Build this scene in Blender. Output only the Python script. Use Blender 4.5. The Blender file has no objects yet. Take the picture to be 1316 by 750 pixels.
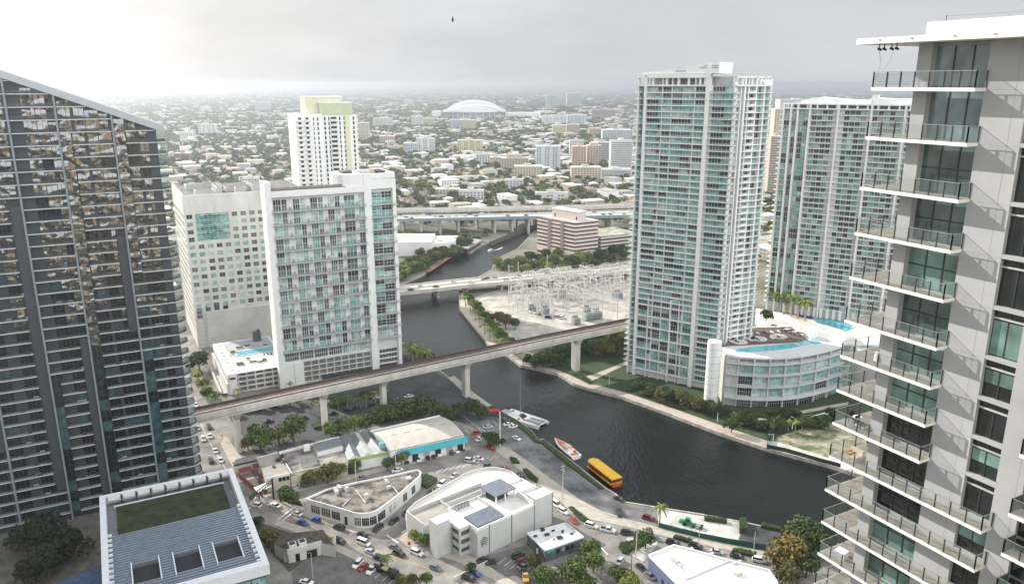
import bpy, math, random
import numpy as np
from math import sin, cos, pi, radians, sqrt
from mathutils import Vector
from mathutils.geometry import delaunay_2d_cdt
random.seed(7); rng = np.random.default_rng(7)
SC = bpy.context.scene; COL = SC.collection

# ------------------------------------------------------------------ camera
PITCH = radians(15); CH = 150.0; FPX = 1000.0
cd = bpy.data.cameras.new('camera'); cam = bpy.data.objects.new('camera', cd); COL.objects.link(cam)
cam.location = (0, 0, CH); cam.rotation_euler = (radians(90) - PITCH, 0, 0)
cd.sensor_width = 36; cd.lens = 36 * FPX / 1316; cd.clip_start = 1; cd.clip_end = 60000
SC.camera = cam

# ------------------------------------------------------------------ sun, sky, exposure
SUN_AZ, SUN_EL = 53.0, 29.0            # degrees left of the view, degrees above the horizon
sd = Vector((-sin(radians(SUN_AZ)) * cos(radians(SUN_EL)), cos(radians(SUN_AZ)) * cos(radians(SUN_EL)), sin(radians(SUN_EL))))
sl = bpy.data.lights.new('sun', 'SUN'); sl.energy = 5.0; sl.angle = radians(0.6); sl.color = (1.0, 0.95, 0.87)
so = bpy.data.objects.new('sun', sl); COL.objects.link(so)
so.rotation_euler = sd.to_track_quat('Z', 'Y').to_euler(); so.location = (-300, 300, 900)
W = bpy.data.worlds.new('World'); SC.world = W; W.use_nodes = True
wt = W.node_tree; wt.nodes.clear()
def wn(t, **k):
    n = wt.nodes.new(t)
    for a, b in k.items(): setattr(n, a, b)
    return n
wo = wn('ShaderNodeOutputWorld'); bg = wn('ShaderNodeBackground'); bg.inputs[1].default_value = 0.072
sky = wn('ShaderNodeTexSky', sky_type='NISHITA', sun_disc=False)
sky.sun_elevation = radians(SUN_EL); sky.sun_rotation = radians(-SUN_AZ)
sky.air_density = 1.5; sky.dust_density = 3.0
tc = wn('ShaderNodeTexCoord')
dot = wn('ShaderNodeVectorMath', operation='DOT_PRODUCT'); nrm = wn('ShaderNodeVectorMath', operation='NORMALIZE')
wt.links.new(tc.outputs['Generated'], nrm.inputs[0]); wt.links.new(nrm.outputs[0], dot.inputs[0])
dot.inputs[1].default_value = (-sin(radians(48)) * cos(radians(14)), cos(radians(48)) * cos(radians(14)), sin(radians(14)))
mp = wn('ShaderNodeMapping'); mp.inputs['Scale'].default_value = (1.6, 1.6, 5.5)
wt.links.new(nrm.outputs[0], mp.inputs[0])
cn = wn('ShaderNodeTexNoise'); cn.inputs['Scale'].default_value = 2.2; cn.inputs['Detail'].default_value = 7; cn.inputs['Roughness'].default_value = 0.55
wt.links.new(mp.outputs[0], cn.inputs['Vector'])
ma = wn('ShaderNodeMath', operation='MULTIPLY_ADD'); ma.inputs[1].default_value = 0.10; 
wt.links.new(cn.outputs[0], ma.inputs[0]); wt.links.new(dot.outputs['Value'], ma.inputs[2])
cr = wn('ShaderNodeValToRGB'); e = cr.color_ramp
e.elements[0].position = 0.0; e.elements[0].color = (2.3, 2.38, 2.42, 1)  # sky behind the camera brightened on purpose to light the facades facing it
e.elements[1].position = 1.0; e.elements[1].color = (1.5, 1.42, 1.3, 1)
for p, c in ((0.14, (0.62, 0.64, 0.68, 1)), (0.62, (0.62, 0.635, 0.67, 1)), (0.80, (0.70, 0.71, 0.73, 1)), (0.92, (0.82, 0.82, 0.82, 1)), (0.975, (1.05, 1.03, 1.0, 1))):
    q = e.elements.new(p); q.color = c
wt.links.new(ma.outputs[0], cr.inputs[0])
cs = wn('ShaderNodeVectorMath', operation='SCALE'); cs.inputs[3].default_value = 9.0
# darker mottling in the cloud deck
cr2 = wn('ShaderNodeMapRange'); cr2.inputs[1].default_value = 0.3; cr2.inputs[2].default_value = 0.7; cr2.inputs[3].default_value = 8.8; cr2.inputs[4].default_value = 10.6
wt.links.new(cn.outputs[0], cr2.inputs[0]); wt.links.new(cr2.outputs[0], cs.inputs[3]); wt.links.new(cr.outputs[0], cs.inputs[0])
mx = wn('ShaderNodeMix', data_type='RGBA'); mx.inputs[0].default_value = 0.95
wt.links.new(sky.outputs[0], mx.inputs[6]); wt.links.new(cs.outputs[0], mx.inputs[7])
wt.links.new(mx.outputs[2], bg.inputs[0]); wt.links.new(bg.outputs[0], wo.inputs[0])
SC.view_settings.view_transform = 'Standard'; SC.view_settings.look = 'None'
SC.view_settings.exposure = 0.62; SC.view_settings.gamma = 1; SC.view_settings.use_curve_mapping = False
SC.cycles.max_bounces = 5; SC.cycles.diffuse_bounces = 2; SC.cycles.glossy_bounces = 3; SC.cycles.transmission_bounces = 3
SC.cycles.transparent_max_bounces = 8; SC.cycles.volume_bounces = 0; SC.cycles.use_denoising = True
SC.cycles.caustics_reflective = False; SC.cycles.caustics_refractive = False
HAZE_DENSITY = 1.5e-4

# ------------------------------------------------------------------ survey: photo pixel (1316x750) -> point on a level plane of the place
def G(px, py, z=0.0):
    dx = (px - 658) / FPX; v = (375 - py) / FPX
    d = (dx, cos(PITCH) + v * sin(PITCH), -sin(PITCH) + v * cos(PITCH)); t = (z - CH) / d[2]
    return (d[0] * t, d[1] * t)
def PJ(x, y, z):
    z -= CH; dep = max(y * cos(PITCH) - z * sin(PITCH), .1); up = y * sin(PITCH) + z * cos(PITCH)
    return (658 + FPX * x / dep, 375 - FPX * up / dep, dep)
def ZAT(x, y, py):
    v = (375 - py) / FPX; s, c = sin(PITCH), cos(PITCH); return y * (v * c - s) / (c + v * s) + CH
AA = radians(27.9); A = (-sin(AA), cos(AA)); B = (cos(AA), sin(AA)); NA = (-A[0], -A[1]); NB = (-B[0], -B[1])
def P2(o, *dv):
    x, y = o
    for d, s in dv: x += d[0] * s; y += d[1] * s
    return (x, y)
def inpoly(x, y, pl):
    c = False; j = len(pl) - 1
    for i in range(len(pl)):
        xi, yi = pl[i]; xj, yj = pl[j]
        if (yi > y) != (yj > y) and x < (xj - xi) * (y - yi) / (yj - yi) + xi: c = not c
        j = i
    return c

# ------------------------------------------------------------------ materials
MATS = {}
def mat(name, col, rough=0.8, metal=0.0, var=0.12, scale=0.5, detail=4, bump=0.0, spec=0.5, alpha=1.0, col2=None, obj_rand=0.0, stretch=(1, 1, 1), coat=0.0, emit=None, objc=False, sharp=0.0):
    if name in MATS: return MATS[name]
    m = bpy.data.materials.new(name); m.use_nodes = True; nt = m.node_tree; b = nt.nodes['Principled BSDF']
    b.inputs['Roughness'].default_value = rough; b.inputs['Metallic'].default_value = metal
    b.inputs['Specular IOR Level'].default_value = spec; b.inputs['Alpha'].default_value = alpha
    if coat: b.inputs['Coat Weight'].default_value = coat; b.inputs['Coat Roughness'].default_value = 0.05
    c1 = tuple(col); c2 = tuple(col2) if col2 else tuple(max(0, v * (1 - var * 2)) for v in col)
    if col2 is None: c1 = tuple(min(1, v * (1 + var * .6)) for v in col)
    g = nt.nodes.new('ShaderNodeNewGeometry'); t2 = nt.nodes.new('ShaderNodeTexCoord'); mpn = nt.nodes.new('ShaderNodeMapping'); mpn.inputs['Scale'].default_value = stretch
    nt.links.new(t2.outputs['Object'] if objc else g.outputs['Position'], mpn.inputs[0])
    n = nt.nodes.new('ShaderNodeTexNoise'); n.inputs['Scale'].default_value = scale; n.inputs['Detail'].default_value = detail; n.inputs['Roughness'].default_value = 0.65
    nt.links.new(mpn.outputs[0], n.inputs['Vector'])
    r = nt.nodes.new('ShaderNodeValToRGB'); r.color_ramp.elements[0].position = 0.32 + sharp; r.color_ramp.elements[1].position = 0.68 - sharp
    r.color_ramp.elements[0].color = (*c2, 1); r.color_ramp.elements[1].color = (*c1, 1)
    nt.links.new(n.outputs[0], r.inputs[0]); out = r.outputs[0]
    if obj_rand:
        oi = nt.nodes.new('ShaderNodeObjectInfo'); h = nt.nodes.new('ShaderNodeHueSaturation')
        mr = nt.nodes.new('ShaderNodeMapRange'); mr.inputs[3].default_value = 1 - obj_rand; mr.inputs[4].default_value = 1 + obj_rand
        nt.links.new(oi.outputs['Random'], mr.inputs[0]); nt.links.new(mr.outputs[0], h.inputs['Value']); nt.links.new(out, h.inputs['Color']); out = h.outputs[0]
    nt.links.new(out, b.inputs['Base Color'])
    if bump:
        bn = nt.nodes.new('ShaderNodeBump'); bn.inputs['Strength'].default_value = bump; bn.inputs['Distance'].default_value = 0.3
        nt.links.new(n.outputs[0], bn.inputs['Height']); nt.links.new(bn.outputs[0], b.inputs['Normal'])
    if emit: b.inputs['Emission Color'].default_value = (*emit, 1); b.inputs['Emission Strength'].default_value = 1
    MATS[name] = m; return m
def tree_of(m): return m.node_tree, m.node_tree.nodes['Principled BSDF']

def glass(name, col, rough=0.06, wav=0.0, wscale=0.6, spec=0.8, var=0.3, stretch=(1, 1, 1)):
    if name in MATS: return MATS[name]
    m = mat(name, col, rough, 0, var, 0.35, 2, 0, spec)
    if wav:
        nt, b = tree_of(m); g = nt.nodes.new('ShaderNodeNewGeometry'); n = nt.nodes.new('ShaderNodeTexNoise'); n.inputs['Scale'].default_value = wscale; n.inputs['Detail'].default_value = 1
        mpn = nt.nodes.new('ShaderNodeMapping'); mpn.inputs['Scale'].default_value = stretch
        nt.links.new(g.outputs['Position'], mpn.inputs[0]); nt.links.new(mpn.outputs[0], n.inputs['Vector'])
        bn = nt.nodes.new('ShaderNodeBump'); bn.inputs['Strength'].default_value = 1; bn.inputs['Distance'].default_value = wav
        nt.links.new(n.outputs[0], bn.inputs['Height']); nt.links.new(bn.outputs[0], b.inputs['Normal'])
    return m
WHITE = mat('white_painted_concrete', (0.74, 0.74, 0.72), 0.7, var=0.05, scale=0.12)
WHITE2 = mat('white_stucco', (0.68, 0.68, 0.66), 0.8, var=0.07, scale=0.2)
CREAMW = mat('weathered_white_wall', (0.60, 0.59, 0.55), 0.85, var=0.12, scale=0.15, stretch=(1, 1, .25))
GREYST = mat('grey_stucco', (0.37, 0.375, 0.38), 0.85, var=0.05, scale=0.35)
LGREY = mat('light_grey_concrete', (0.46, 0.455, 0.44), 0.85, var=0.12, scale=0.3)
SLABW = mat('white_slab_edge', (0.80, 0.79, 0.77), 0.6, var=0.04)
DECKF = mat('balcony_tile', (0.33, 0.31, 0.27), 0.8, var=0.18, scale=0.9)
DKMET = mat('dark_metal', (0.045, 0.05, 0.052), 0.45, 0.4)
BLKM = mat('black_metal', (0.02, 0.02, 0.022), 0.5)
GALV = mat('galvanised_steel', (0.42, 0.43, 0.44), 0.45, 0.6)
GTEAL = glass('teal_glass', (0.22, 0.42, 0.39), 0.10)
GTEAL2 = glass('pale_teal_glass', (0.43, 0.57, 0.53), 0.15)
GDARK = glass('dark_glass', (0.018, 0.024, 0.027), 0.06)
GMID = glass('smoky_glass', (0.09, 0.135, 0.135), 0.08)
GCUR = glass('curtained_glass', (0.42, 0.47, 0.45), 0.15)
RAILG = mat('railing_glass', (0.48, 0.62, 0.60), 0.05, alpha=0.28, var=0.02, spec=0.6)
RAILG2 = mat('clear_railing_glass', (0.22, 0.28, 0.265), 0.04, alpha=0.13, var=0.02, spec=0.6)

# ------------------------------------------------------------------ mesh builder
ORG = {}
class MB:
    def __init__(s): s.v = []; s.f = []; s.m = []; s.mats = []
    def mi(s, m):
        if m not in s.mats: s.mats.append(m)
        return s.mats.index(m)
    def hexa(s, p, m):      # 8 points: bottom 4 (ccw), top 4
        b = len(s.v); s.v += p; i = s.mi(m)
        for q in ((3, 2, 1, 0), (4, 5, 6, 7), (0, 1, 5, 4), (1, 2, 6, 5), (2, 3, 7, 6), (3, 0, 4, 7)):
            s.f.append(tuple(b + k for k in q)); s.m.append(i)
    def box(s, x0, x1, y0, y1, z0, z1, m):
        s.hexa([(x0, y0, z0), (x1, y0, z0), (x1, y1, z0), (x0, y1, z0), (x0, y0, z1), (x1, y0, z1), (x1, y1, z1), (x0, y1, z1)], m)
    def fb(s, F, s0, s1, z0, z1, d0, d1, m):    # box in facade coordinates F=(origin,u,n)
        o, u, n = F
        def pt(a, d, z): return (o[0] + u[0] * a + n[0] * d, o[1] + u[1] * a + n[1] * d, z)
        c = [(s0, d0), (s1, d0), (s1, d1), (s0, d1)]
        s.hexa([pt(a, d, z0) for a, d in c] + [pt(a, d, z1) for a, d in c], m)
    def prism(s, pl, z0, z1, m, mt=None, cap=True):
        ar = sum(pl[i][0] * pl[(i + 1) % len(pl)][1] - pl[(i + 1) % len(pl)][0] * pl[i][1] for i in range(len(pl)))
        if ar < 0: pl = pl[::-1]
        n = len(pl); b = len(s.v); s.v += [(x, y, z0) for x, y in pl] + [(x, y, z1) for x, y in pl]; i = s.mi(m); it = s.mi(mt or m)
        for k in range(n):
            k2 = (k + 1) % n; s.f.append((b + k, b + k2, b + n + k2, b + n + k)); s.m.append(i)
        if cap: s.f.append(tuple(b + n + k for k in range(n))); s.m.append(it); s.f.append(tuple(b + k for k in range(n))[::-1]); s.m.append(i)
    def poly(s, pts, m):
        b = len(s.v); s.v += list(pts); s.f.append(tuple(range(b, b + len(pts)))); s.m.append(s.mi(m))
    def bar(s, p, q, w, m, h=None):
        p = Vector(p); q = Vector(q); d = (q - p)
        if d.length < 1e-6: return
        d.normalize(); up = Vector((0, 0, 1)) if abs(d.z) < .95 else Vector((1, 0, 0))
        a = d.cross(up).normalized() * (w / 2); c = a.cross(d).normalized() * ((h or w) / 2)
        s.hexa([tuple(p - a - c), tuple(p + a - c), tuple(q + a - c), tuple(q - a - c), tuple(p - a + c), tuple(p + a + c), tuple(q + a + c), tuple(q - a + c)], m)
    def cyl(s, x, y, z0, z1, r0, r1, m, n=8, cap=True):
        b = len(s.v); i = s.mi(m)
        for r, z in ((r0, z0), (r1, z1)): s.v += [(x + r * cos(2 * pi * k / n), y + r * sin(2 * pi * k / n), z) for k in range(n)]
        for k in range(n): k2 = (k + 1) % n; s.f.append((b + k, b + k2, b + n + k2, b + n + k)); s.m.append(i)
        if cap: s.f.append(tuple(b + n + k for k in range(n))); s.m.append(i)
    def build(s, name, parent=None, origin=None, smooth=False):
        if not s.v: return None
        o = ORG.get(parent.name, (0, 0, 0)) if parent else origin
        v = np.array(s.v, dtype=np.float64)
        if o is None:
            mn = v.min(0); mxx = v.max(0); o = ((mn[0] + mxx[0]) / 2, (mn[1] + mxx[1]) / 2, mn[2])
        me = bpy.data.meshes.new(name); me.from_pydata((v - np.array(o)).tolist(), [], s.f)
        for mm in s.mats: me.materials.append(mm)
        if len(s.mats) > 1: me.polygons.foreach_set('material_index', s.m)
        if smooth: me.polygons.foreach_set('use_smooth', [True] * len(me.polygons))
        ob = bpy.data.objects.new(name, me); COL.objects.link(ob)
        if parent: ob.parent = parent; ORG[ob.name] = o
        else: ob.location = o; ORG[ob.name] = o
        return ob
def tag(o, label, cat, group=None, kind=None):
    if label: o['label'] = label
    if cat: o['category'] = cat
    if group: o['group'] = group
    if kind: o['kind'] = kind
    return o
def thing(name, label, cat, loc, group=None):
    o = bpy.data.objects.new(name, None); COL.objects.link(o); o.location = loc; o.empty_display_size = 1
    ORG[o.name] = tuple(loc); return tag(o, label, cat, group)
def struct(o, kind='structure'): o['kind'] = kind; return o
def copytree(o, loc, rz=0, sc=1, label=None, group=None):
    r = o.copy(); COL.objects.link(r); r.location = loc; r.rotation_euler = (0, 0, rz)
    r.scale = (sc, sc, sc) if not isinstance(sc, tuple) else sc
    if label: r['label'] = label
    if group: r['group'] = group
    for ch in o.children:
        c = ch.copy(); COL.objects.link(c); c.parent = r
        for g in ch.children:
            d = g.copy(); COL.objects.link(d); d.parent = c
    return r
class Many:
    """Countable parts of one thing: the ones that show largest are objects, the rest one 'stuff' part."""
    def __init__(s, name, limit=100): s.name = name; s.items = []; s.limit = limit
    def add(s, fn, pos, size): s.items.append((size / max(PJ(*pos)[2], 1) * (1 if -200 < PJ(*pos)[0] < 1500 and -100 < PJ(*pos)[1] < 850 else .1), fn))
    def win(s, F, s0, s1, z0, z1, d, m, fr=None, mull=0, bars=0, fw=0.07):
        def fn(mb):
            mb.fb(F, s0, s1, z0, z1, d - .12, d, m)
            if fr:
                for k in range(mull):
                    x = s0 + (s1 - s0) * (k + 1) / (mull + 1); mb.fb(F, x - fw / 2, x + fw / 2, z0, z1, d + .003, d + .05, fr)
                for k in range(bars):
                    z = z0 + (z1 - z0) * (k + 1) / (bars + 1); mb.fb(F, s0, s1, z - fw / 2, z + fw / 2, d + .004, d + .045, fr)
        o, u, n = F; c = (s0 + s1) / 2; s.add(fn, (o[0] + u[0] * c + n[0] * d, o[1] + u[1] * c + n[1] * d, z1), sqrt((s1 - s0) * (z1 - z0)))
    def finish(s, parent):
        s.items.sort(key=lambda t: -t[0]); out = []
        for _, fn in s.items[:s.limit]:
            mb = MB(); fn(mb); out.append(mb.build(s.name, parent))
        if len(s.items) > s.limit:
            mb = MB()
            for _, fn in s.items[s.limit:]: fn(mb)
            out.append(struct(mb.build(s.name, parent), 'stuff'))
        return out
# ------------------------------------------------------------------ ground, water, streets
near = [(-400, 430), (-90, 440)]
RB = [G(*p) for p in [(1316, 760), (1060, 695), (1004, 681), (950, 670), (900, 660.5), (840, 651), (803.5, 645), (790, 634), (778, 627), (749, 604), (721, 582), (697, 564), (692, 566), (683, 554), (665, 540), (627, 522), (602, 509), (593, 501), (576, 485), (555, 467), (530, 450), (505, 432)]]
RB += [(-105, 480), (-128, 545)] + [G(*p) for p in [(516, 364.5), (543, 353), (557, 341), (588, 323), (604, 324), (618, 315), (628, 311.6), (647, 303), (662, 291), (672, 286)]] + [(45, 905), (130, 985)]
RB += [(160, 950)] + [(75, 840)] + [G(*p) for p in [(688, 296), (673, 311.6), (665, 320), (635, 334), (633, 346), (618, 354), (590, 374), (591, 398), (628.5, 442.8), (651, 455), (669.5, 469), (692, 473.5), (718, 480), (738.6, 493), (759, 499), (800, 509.6), (860, 531), (920, 554), (985, 575.6), (1064, 596.6), (1090, 605), (1200, 640), (1330, 672)]]
RB += [(330, 150)]
outer = [(-3500, -900), (3500, -900), (3500, 4500), (-3500, 4500)]
def cdt(outer, holes):
    vs = [Vector(p) for p in outer]; es = [(i, (i + 1) % len(outer)) for i in range(len(outer))]
    for h in holes:
        b = len(vs); vs += [Vector(p) for p in h]; es += [(b + i, b + (i + 1) % len(h)) for i in range(len(h))]
    r = delaunay_2d_cdt(vs, es, [], 0, 1e-4); V, Fc = r[0], r[2]; out = []
    for f in Fc:
        cx = sum(V[i].x for i in f) / len(f); cy = sum(V[i].y for i in f) / len(f)
        if inpoly(cx, cy, outer) and not any(inpoly(cx, cy, h) for h in holes): out.append(tuple(f))
    return [(v.x, v.y, 0.0) for v in V], out
def gmat():
    m = bpy.data.materials.new('city_ground'); m.use_nodes = True; nt = m.node_tree; b = nt.nodes['Principled BSDF']; b.inputs['Roughness'].default_value = 0.95; b.inputs['Specular IOR Level'].default_value = 0.1
    g = nt.nodes.new('ShaderNodeNewGeometry'); L = nt.links.new
    def noise(s, d=5, r=.6):
        n = nt.nodes.new('ShaderNodeTexNoise'); n.inputs['Scale'].default_value = s; n.inputs['Detail'].default_value = d; n.inputs['Roughness'].default_value = r; L(g.outputs['Position'], n.inputs['Vector']); return n
    def ramp(src, stops):
        r = nt.nodes.new('ShaderNodeValToRGB'); r.color_ramp.elements[0].position = stops[0][0]; r.color_ramp.elements[0].color = (*stops[0][1], 1); r.color_ramp.elements[1].position = stops[-1][0]; r.color_ramp.elements[1].color = (*stops[-1][1], 1)
        for p, c in stops[1:-1]: q = r.color_ramp.elements.new(p); q.color = (*c, 1)
        L(src, r.inputs[0]); return r
    v = nt.nodes.new('ShaderNodeTexVoronoi'); v.inputs['Scale'].default_value = 0.035; L(g.outputs['Position'], v.inputs['Vector'])
    sp = nt.nodes.new('ShaderNodeSeparateColor'); L(v.outputs['Color'], sp.inputs[0])
    roofs = ramp(sp.outputs[0], [(0.0, (.045, .06, .035)), (0.55, (.07, .085, .05)), (0.62, (.24, .22, .19)), (0.8, (.30, .28, .25)), (0.9, (.22, .15, .11)), (1.0, (.5, .49, .47))]); roofs.color_ramp.interpolation = 'CONSTANT'
    n1 = noise(0.02); tr = ramp(n1.outputs[0], [(.3, (.10, .105, .065)), (.5, (.17, .165, .13)), (.7, (.30, .285, .255))])
    n2 = noise(0.0016, 3); big = ramp(n2.outputs[0], [(.38, (0, 0, 0)), (.6, (1, 1, 1))])
    dist = nt.nodes.new('ShaderNodeVectorMath'); dist.operation = 'LENGTH'; L(g.outputs['Position'], dist.inputs[0])
    mr = nt.nodes.new('ShaderNodeMapRange'); mr.inputs[1].default_value = 2500; mr.inputs[2].default_value = 5000; mr.inputs[3].default_value = 0.0; mr.inputs[4].default_value = 1; L(dist.outputs['Value'], mr.inputs[0])
    m1 = nt.nodes.new('ShaderNodeMix'); m1.data_type = 'RGBA'; L(mr.outputs[0], m1.inputs[0]); L(tr.outputs[0], m1.inputs[6]); L(roofs.outputs[0], m1.inputs[7])
    green = nt.nodes.new('ShaderNodeMix'); green.data_type = 'RGBA'; mm = nt.nodes.new('ShaderNodeMath'); mm.operation = 'MULTIPLY'; L(big.outputs[0], mm.inputs[0]); L(mr.outputs[0], mm.inputs[1]); L(mm.outputs[0], green.inputs[0])
    L(m1.outputs[2], green.inputs[6]); green.inputs[7].default_value = (.035, .05, .03, 1)
    L(green.outputs[2], b.inputs['Base Color']); return m
V, Fc = cdt(outer, [RB]); gb = MB(); gb.v = V; gb.f = Fc; gm = gmat(); gb.mats = [gm]; gb.m = [0] * len(Fc)
R = 40000; b0 = len(gb.v); gb.v += [(x, y, 0.0) for x, y in outer] + [(-R, -3000, 0), (R, -3000, 0), (R, R, 0), (-R, R, 0)]
for k in range(4): k2 = (k + 1) % 4; gb.f.append((b0 + k, b0 + 4 + k, b0 + 4 + k2, b0 + k2)); gb.m.append(0)
struct(gb.build('ground', origin=(0, 0, 0)))
# sea walls of the river
sw = MB(); SWM = mat('seawall_concrete', (0.42, 0.40, 0.36), .85, var=.25, scale=.4)
n = len(RB)
for i in range(n):
    p, q = RB[i], RB[(i + 1) % n]
    if math.hypot(p[0] - q[0], p[1] - q[1]) > .5:
        sw.bar((p[0], p[1], -1.85), (q[0], q[1], -1.85), 0.7, SWM, 4.2)
struct(sw.build('river_seawall', origin=(0, 0, 0)))
wm = bpy.data.materials.new('river_water'); wm.use_nodes = True; nt = wm.node_tree; b = nt.nodes['Principled BSDF']
b.inputs['Base Color'].default_value = (.004, .0075, .0065, 1); b.inputs['Roughness'].default_value = .2; b.inputs['IOR'].default_value = 1.42; b.inputs['Specular IOR Level'].default_value = .5
g = nt.nodes.new('ShaderNodeNewGeometry'); mpn = nt.nodes.new('ShaderNodeMapping'); mpn.inputs['Rotation'].default_value = (0, 0, .6); mpn.inputs['Scale'].default_value = (1, .45, 1); nt.links.new(g.outputs['Position'], mpn.inputs[0])
h = None
for s, w in ((0.22, 1.0), (0.75, .5), (2.2, .22)):
    nn = nt.nodes.new('ShaderNodeTexNoise'); nn.inputs['Scale'].default_value = s; nn.inputs['Detail'].default_value = 3; nn.inputs['Distortion'].default_value = .6; nt.links.new(mpn.outputs[0], nn.inputs['Vector'])
    k = nt.nodes.new('ShaderNodeMath'); k.operation = 'MULTIPLY_ADD'; k.inputs[1].default_value = w; nt.links.new(nn.outputs[0], k.inputs[0])
    if h: nt.links.new(h.outputs[0], k.inputs[2])
    else: k.inputs[2].default_value = 0
    h = k
bn = nt.nodes.new('ShaderNodeBump'); bn.inputs['Strength'].default_value = 1; bn.inputs['Distance'].default_value = .5; nt.links.new(h.outputs[0], bn.inputs['Height']); nt.links.new(bn.outputs[0], b.inputs['Normal'])
w = MB(); w.poly([(-600, 60, -1.3), (900, 60, -1.3), (900, 1200, -1.3), (-600, 1200, -1.3)], wm)
struct(w.build('river_water', origin=(0, 0, 0)))

ASPH = mat('asphalt', (0.15, 0.145, 0.14), .9, var=.22, scale=.25, detail=6)
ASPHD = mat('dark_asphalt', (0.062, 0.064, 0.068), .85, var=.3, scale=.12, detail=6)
ASPHL = mat('sun_bleached_asphalt', (0.24, 0.225, 0.205), .9, var=.22, scale=.10, detail=10, sharp=.06)
PAVE = mat('pavement_concrete', (0.40, 0.365, 0.31), .9, var=.12, scale=.4)
CONC = mat('pale_concrete_pad', (0.50, 0.49, 0.46), .9, var=.18, scale=.2, detail=6)
GRASS = mat('lawn', (0.036, 0.062, 0.022), .95, var=.3, scale=.5, detail=6)  # base tone darkened to carry the tall tower's shade
DIRT = mat('bare_earth', (0.34, 0.30, 0.22), .95, col2=(.07, .09, .035), scale=.12, detail=9, sharp=.1)
PAINT = mat('road_paint', (0.75, 0.75, 0.72), .7, var=.1, scale=2)
YPAINT = mat('yellow_paint', (0.6, 0.42, 0.05), .7, var=.1, scale=2)
BRICK = mat('brick_paving', (0.16, 0.085, 0.06), .9, var=.2, scale=1)
def sheet(name, pix, z, m, kind='structure', world=False, thick=None):
    pl = pix if world else [G(*p) for p in pix]
    mb = MB(); mb.prism(pl, 0.0 if thick is None else z - thick, z, m, cap=True) if thick is None else mb.prism(pl, z - thick, z, m)
    return struct(mb.build(name, origin=(0, 0, 0)), kind)
def flat(name, pix, z, m, world=False):
    pl = pix if world else [G(*p) for p in pix]
    ar = sum(pl[i][0] * pl[(i + 1) % len(pl)][1] - pl[(i + 1) % len(pl)][0] * pl[i][1] for i in range(len(pl)))
    if ar < 0: pl = pl[::-1]
    vs = [Vector(p) for p in pl]; r = delaunay_2d_cdt(vs, [(i, (i + 1) % len(pl)) for i in range(len(pl))], [], 1, 1e-4)
    mb = MB(); mb.v = [(v.x, v.y, z) for v in r[0]]; mb.f = [tuple(f) for f in r[2]]; mb.mats = [m]; mb.m = [0] * len(mb.f)
    return struct(mb.build(name, origin=(0, 0, 0)))
# near neighbourhood: bleached asphalt everywhere south of the river, darker lots and raised pavements on top
flat('street', [(1320, 830), (1040, 712), (984, 706), (905, 688), (846, 677), (815, 668), (770, 655), (742, 640), (700, 610), (665, 583), (640, 567), (600, 545), (560, 545), (480, 545), (400, 560), (300, 580), (290, 530), (275, 500), (225, 500), (180, 620), (120, 800), (300, 900)], .004, ASPHL)
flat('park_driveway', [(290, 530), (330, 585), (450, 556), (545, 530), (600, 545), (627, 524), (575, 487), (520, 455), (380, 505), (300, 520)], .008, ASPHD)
flat('riverside_lot', [(632, 567), (600, 545), (590, 530), (625, 524), (664, 542), (682, 556), (691, 568), (697, 566), (748, 606), (777, 629), (789, 636), (803, 647), (845, 653), (842, 676), (815, 668), (770, 655), (742, 640), (700, 610), (665, 583)], .012, mat('patched_asphalt', (0.19, .19, .19), .9, col2=(.06, .062, .067), scale=.07, detail=10, sharp=.09))
flat('concrete_yard', [(845, 653), (905, 663), (955, 671), (948, 697), (895, 688), (846, 677)], .012, CONC)
flat('tarmac_yard', [(955, 671), (1004, 682), (1050, 697), (1040, 714), (984, 706), (948, 697)], .012, ASPHD)
flat('corner_parking_lot', [(432, 703), (482, 726), (511, 747), (560, 775), (380, 790), (375, 735), (395, 716)], .010, ASPH)
flat('office_parking_lot', [(612, 716), (676, 700), (690, 725), (720, 740), (700, 760), (640, 745)], .010, ASPH)
flat('road', [(603, 577), (625, 570), (662, 592), (716, 640), (745, 668), (820, 690), (905, 712), (1040, 745), (1040, 770), (905, 730), (790, 705), (745, 690), (706, 650), (665, 615), (640, 597), (600, 585)], .010, ASPHL)
flat('dirt_lot', [(318, 665), (392, 690), (400, 712), (372, 735), (340, 700)], .010, mat('dark_earth', (.10, .09, .075), .95, var=.4, scale=.4))
flat('plaza', [(0, 640), (150, 600), (150, 790), (-60, 790), (-60, 640)], .020, mat('shade_toned_paving', (.11, .10, .09), .9, var=.3, scale=.3))  # deep shade below the glass tower is put into the paving colour
def slab(name, pix, m=PAVE, z=.13): return sheet(name, pix, z, m, thick=z + .05)
slab('riverside_pavement', [(636, 566), (665, 583), (700, 609), (744, 641), (772, 656), (815, 669), (853, 679), (905, 692), (970, 706), (1030, 716), (1028, 724), (968, 713), (902, 700), (850, 688), (812, 678), (758, 667), (735, 658), (718, 642), (672, 607), (632, 575)])
slab('north_pavement', [(360, 627), (440, 612), (541, 588), (604, 573), (605, 577), (541, 593), (440, 618), (362, 636)])
slab('south_pavement', [(392, 655), (424, 667), (456, 678), (478, 681), (512, 668), (512, 674), (480, 686), (454, 684), (420, 673), (388, 661)])
slab('corner_pavement', [(520, 684), (530, 676), (580, 706), (612, 716), (640, 735), (700, 770), (680, 775), (635, 745), (584, 720), (524, 702), (512, 692)])
slab('street_pavement', [(283, 570), (290, 560), (318, 598), (345, 640), (392, 652), (390, 656), (340, 645), (302, 605)])
slab('lot_pavement', [(358, 667), (413, 684), (432, 698), (484, 722), (530, 745), (520, 750), (478, 729), (428, 706), (405, 692), (352, 674)])
slab('south_kerb_island', [(806, 690), (823, 686), (850, 690), (836, 712), (826, 722), (800, 706)], CONC)
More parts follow.
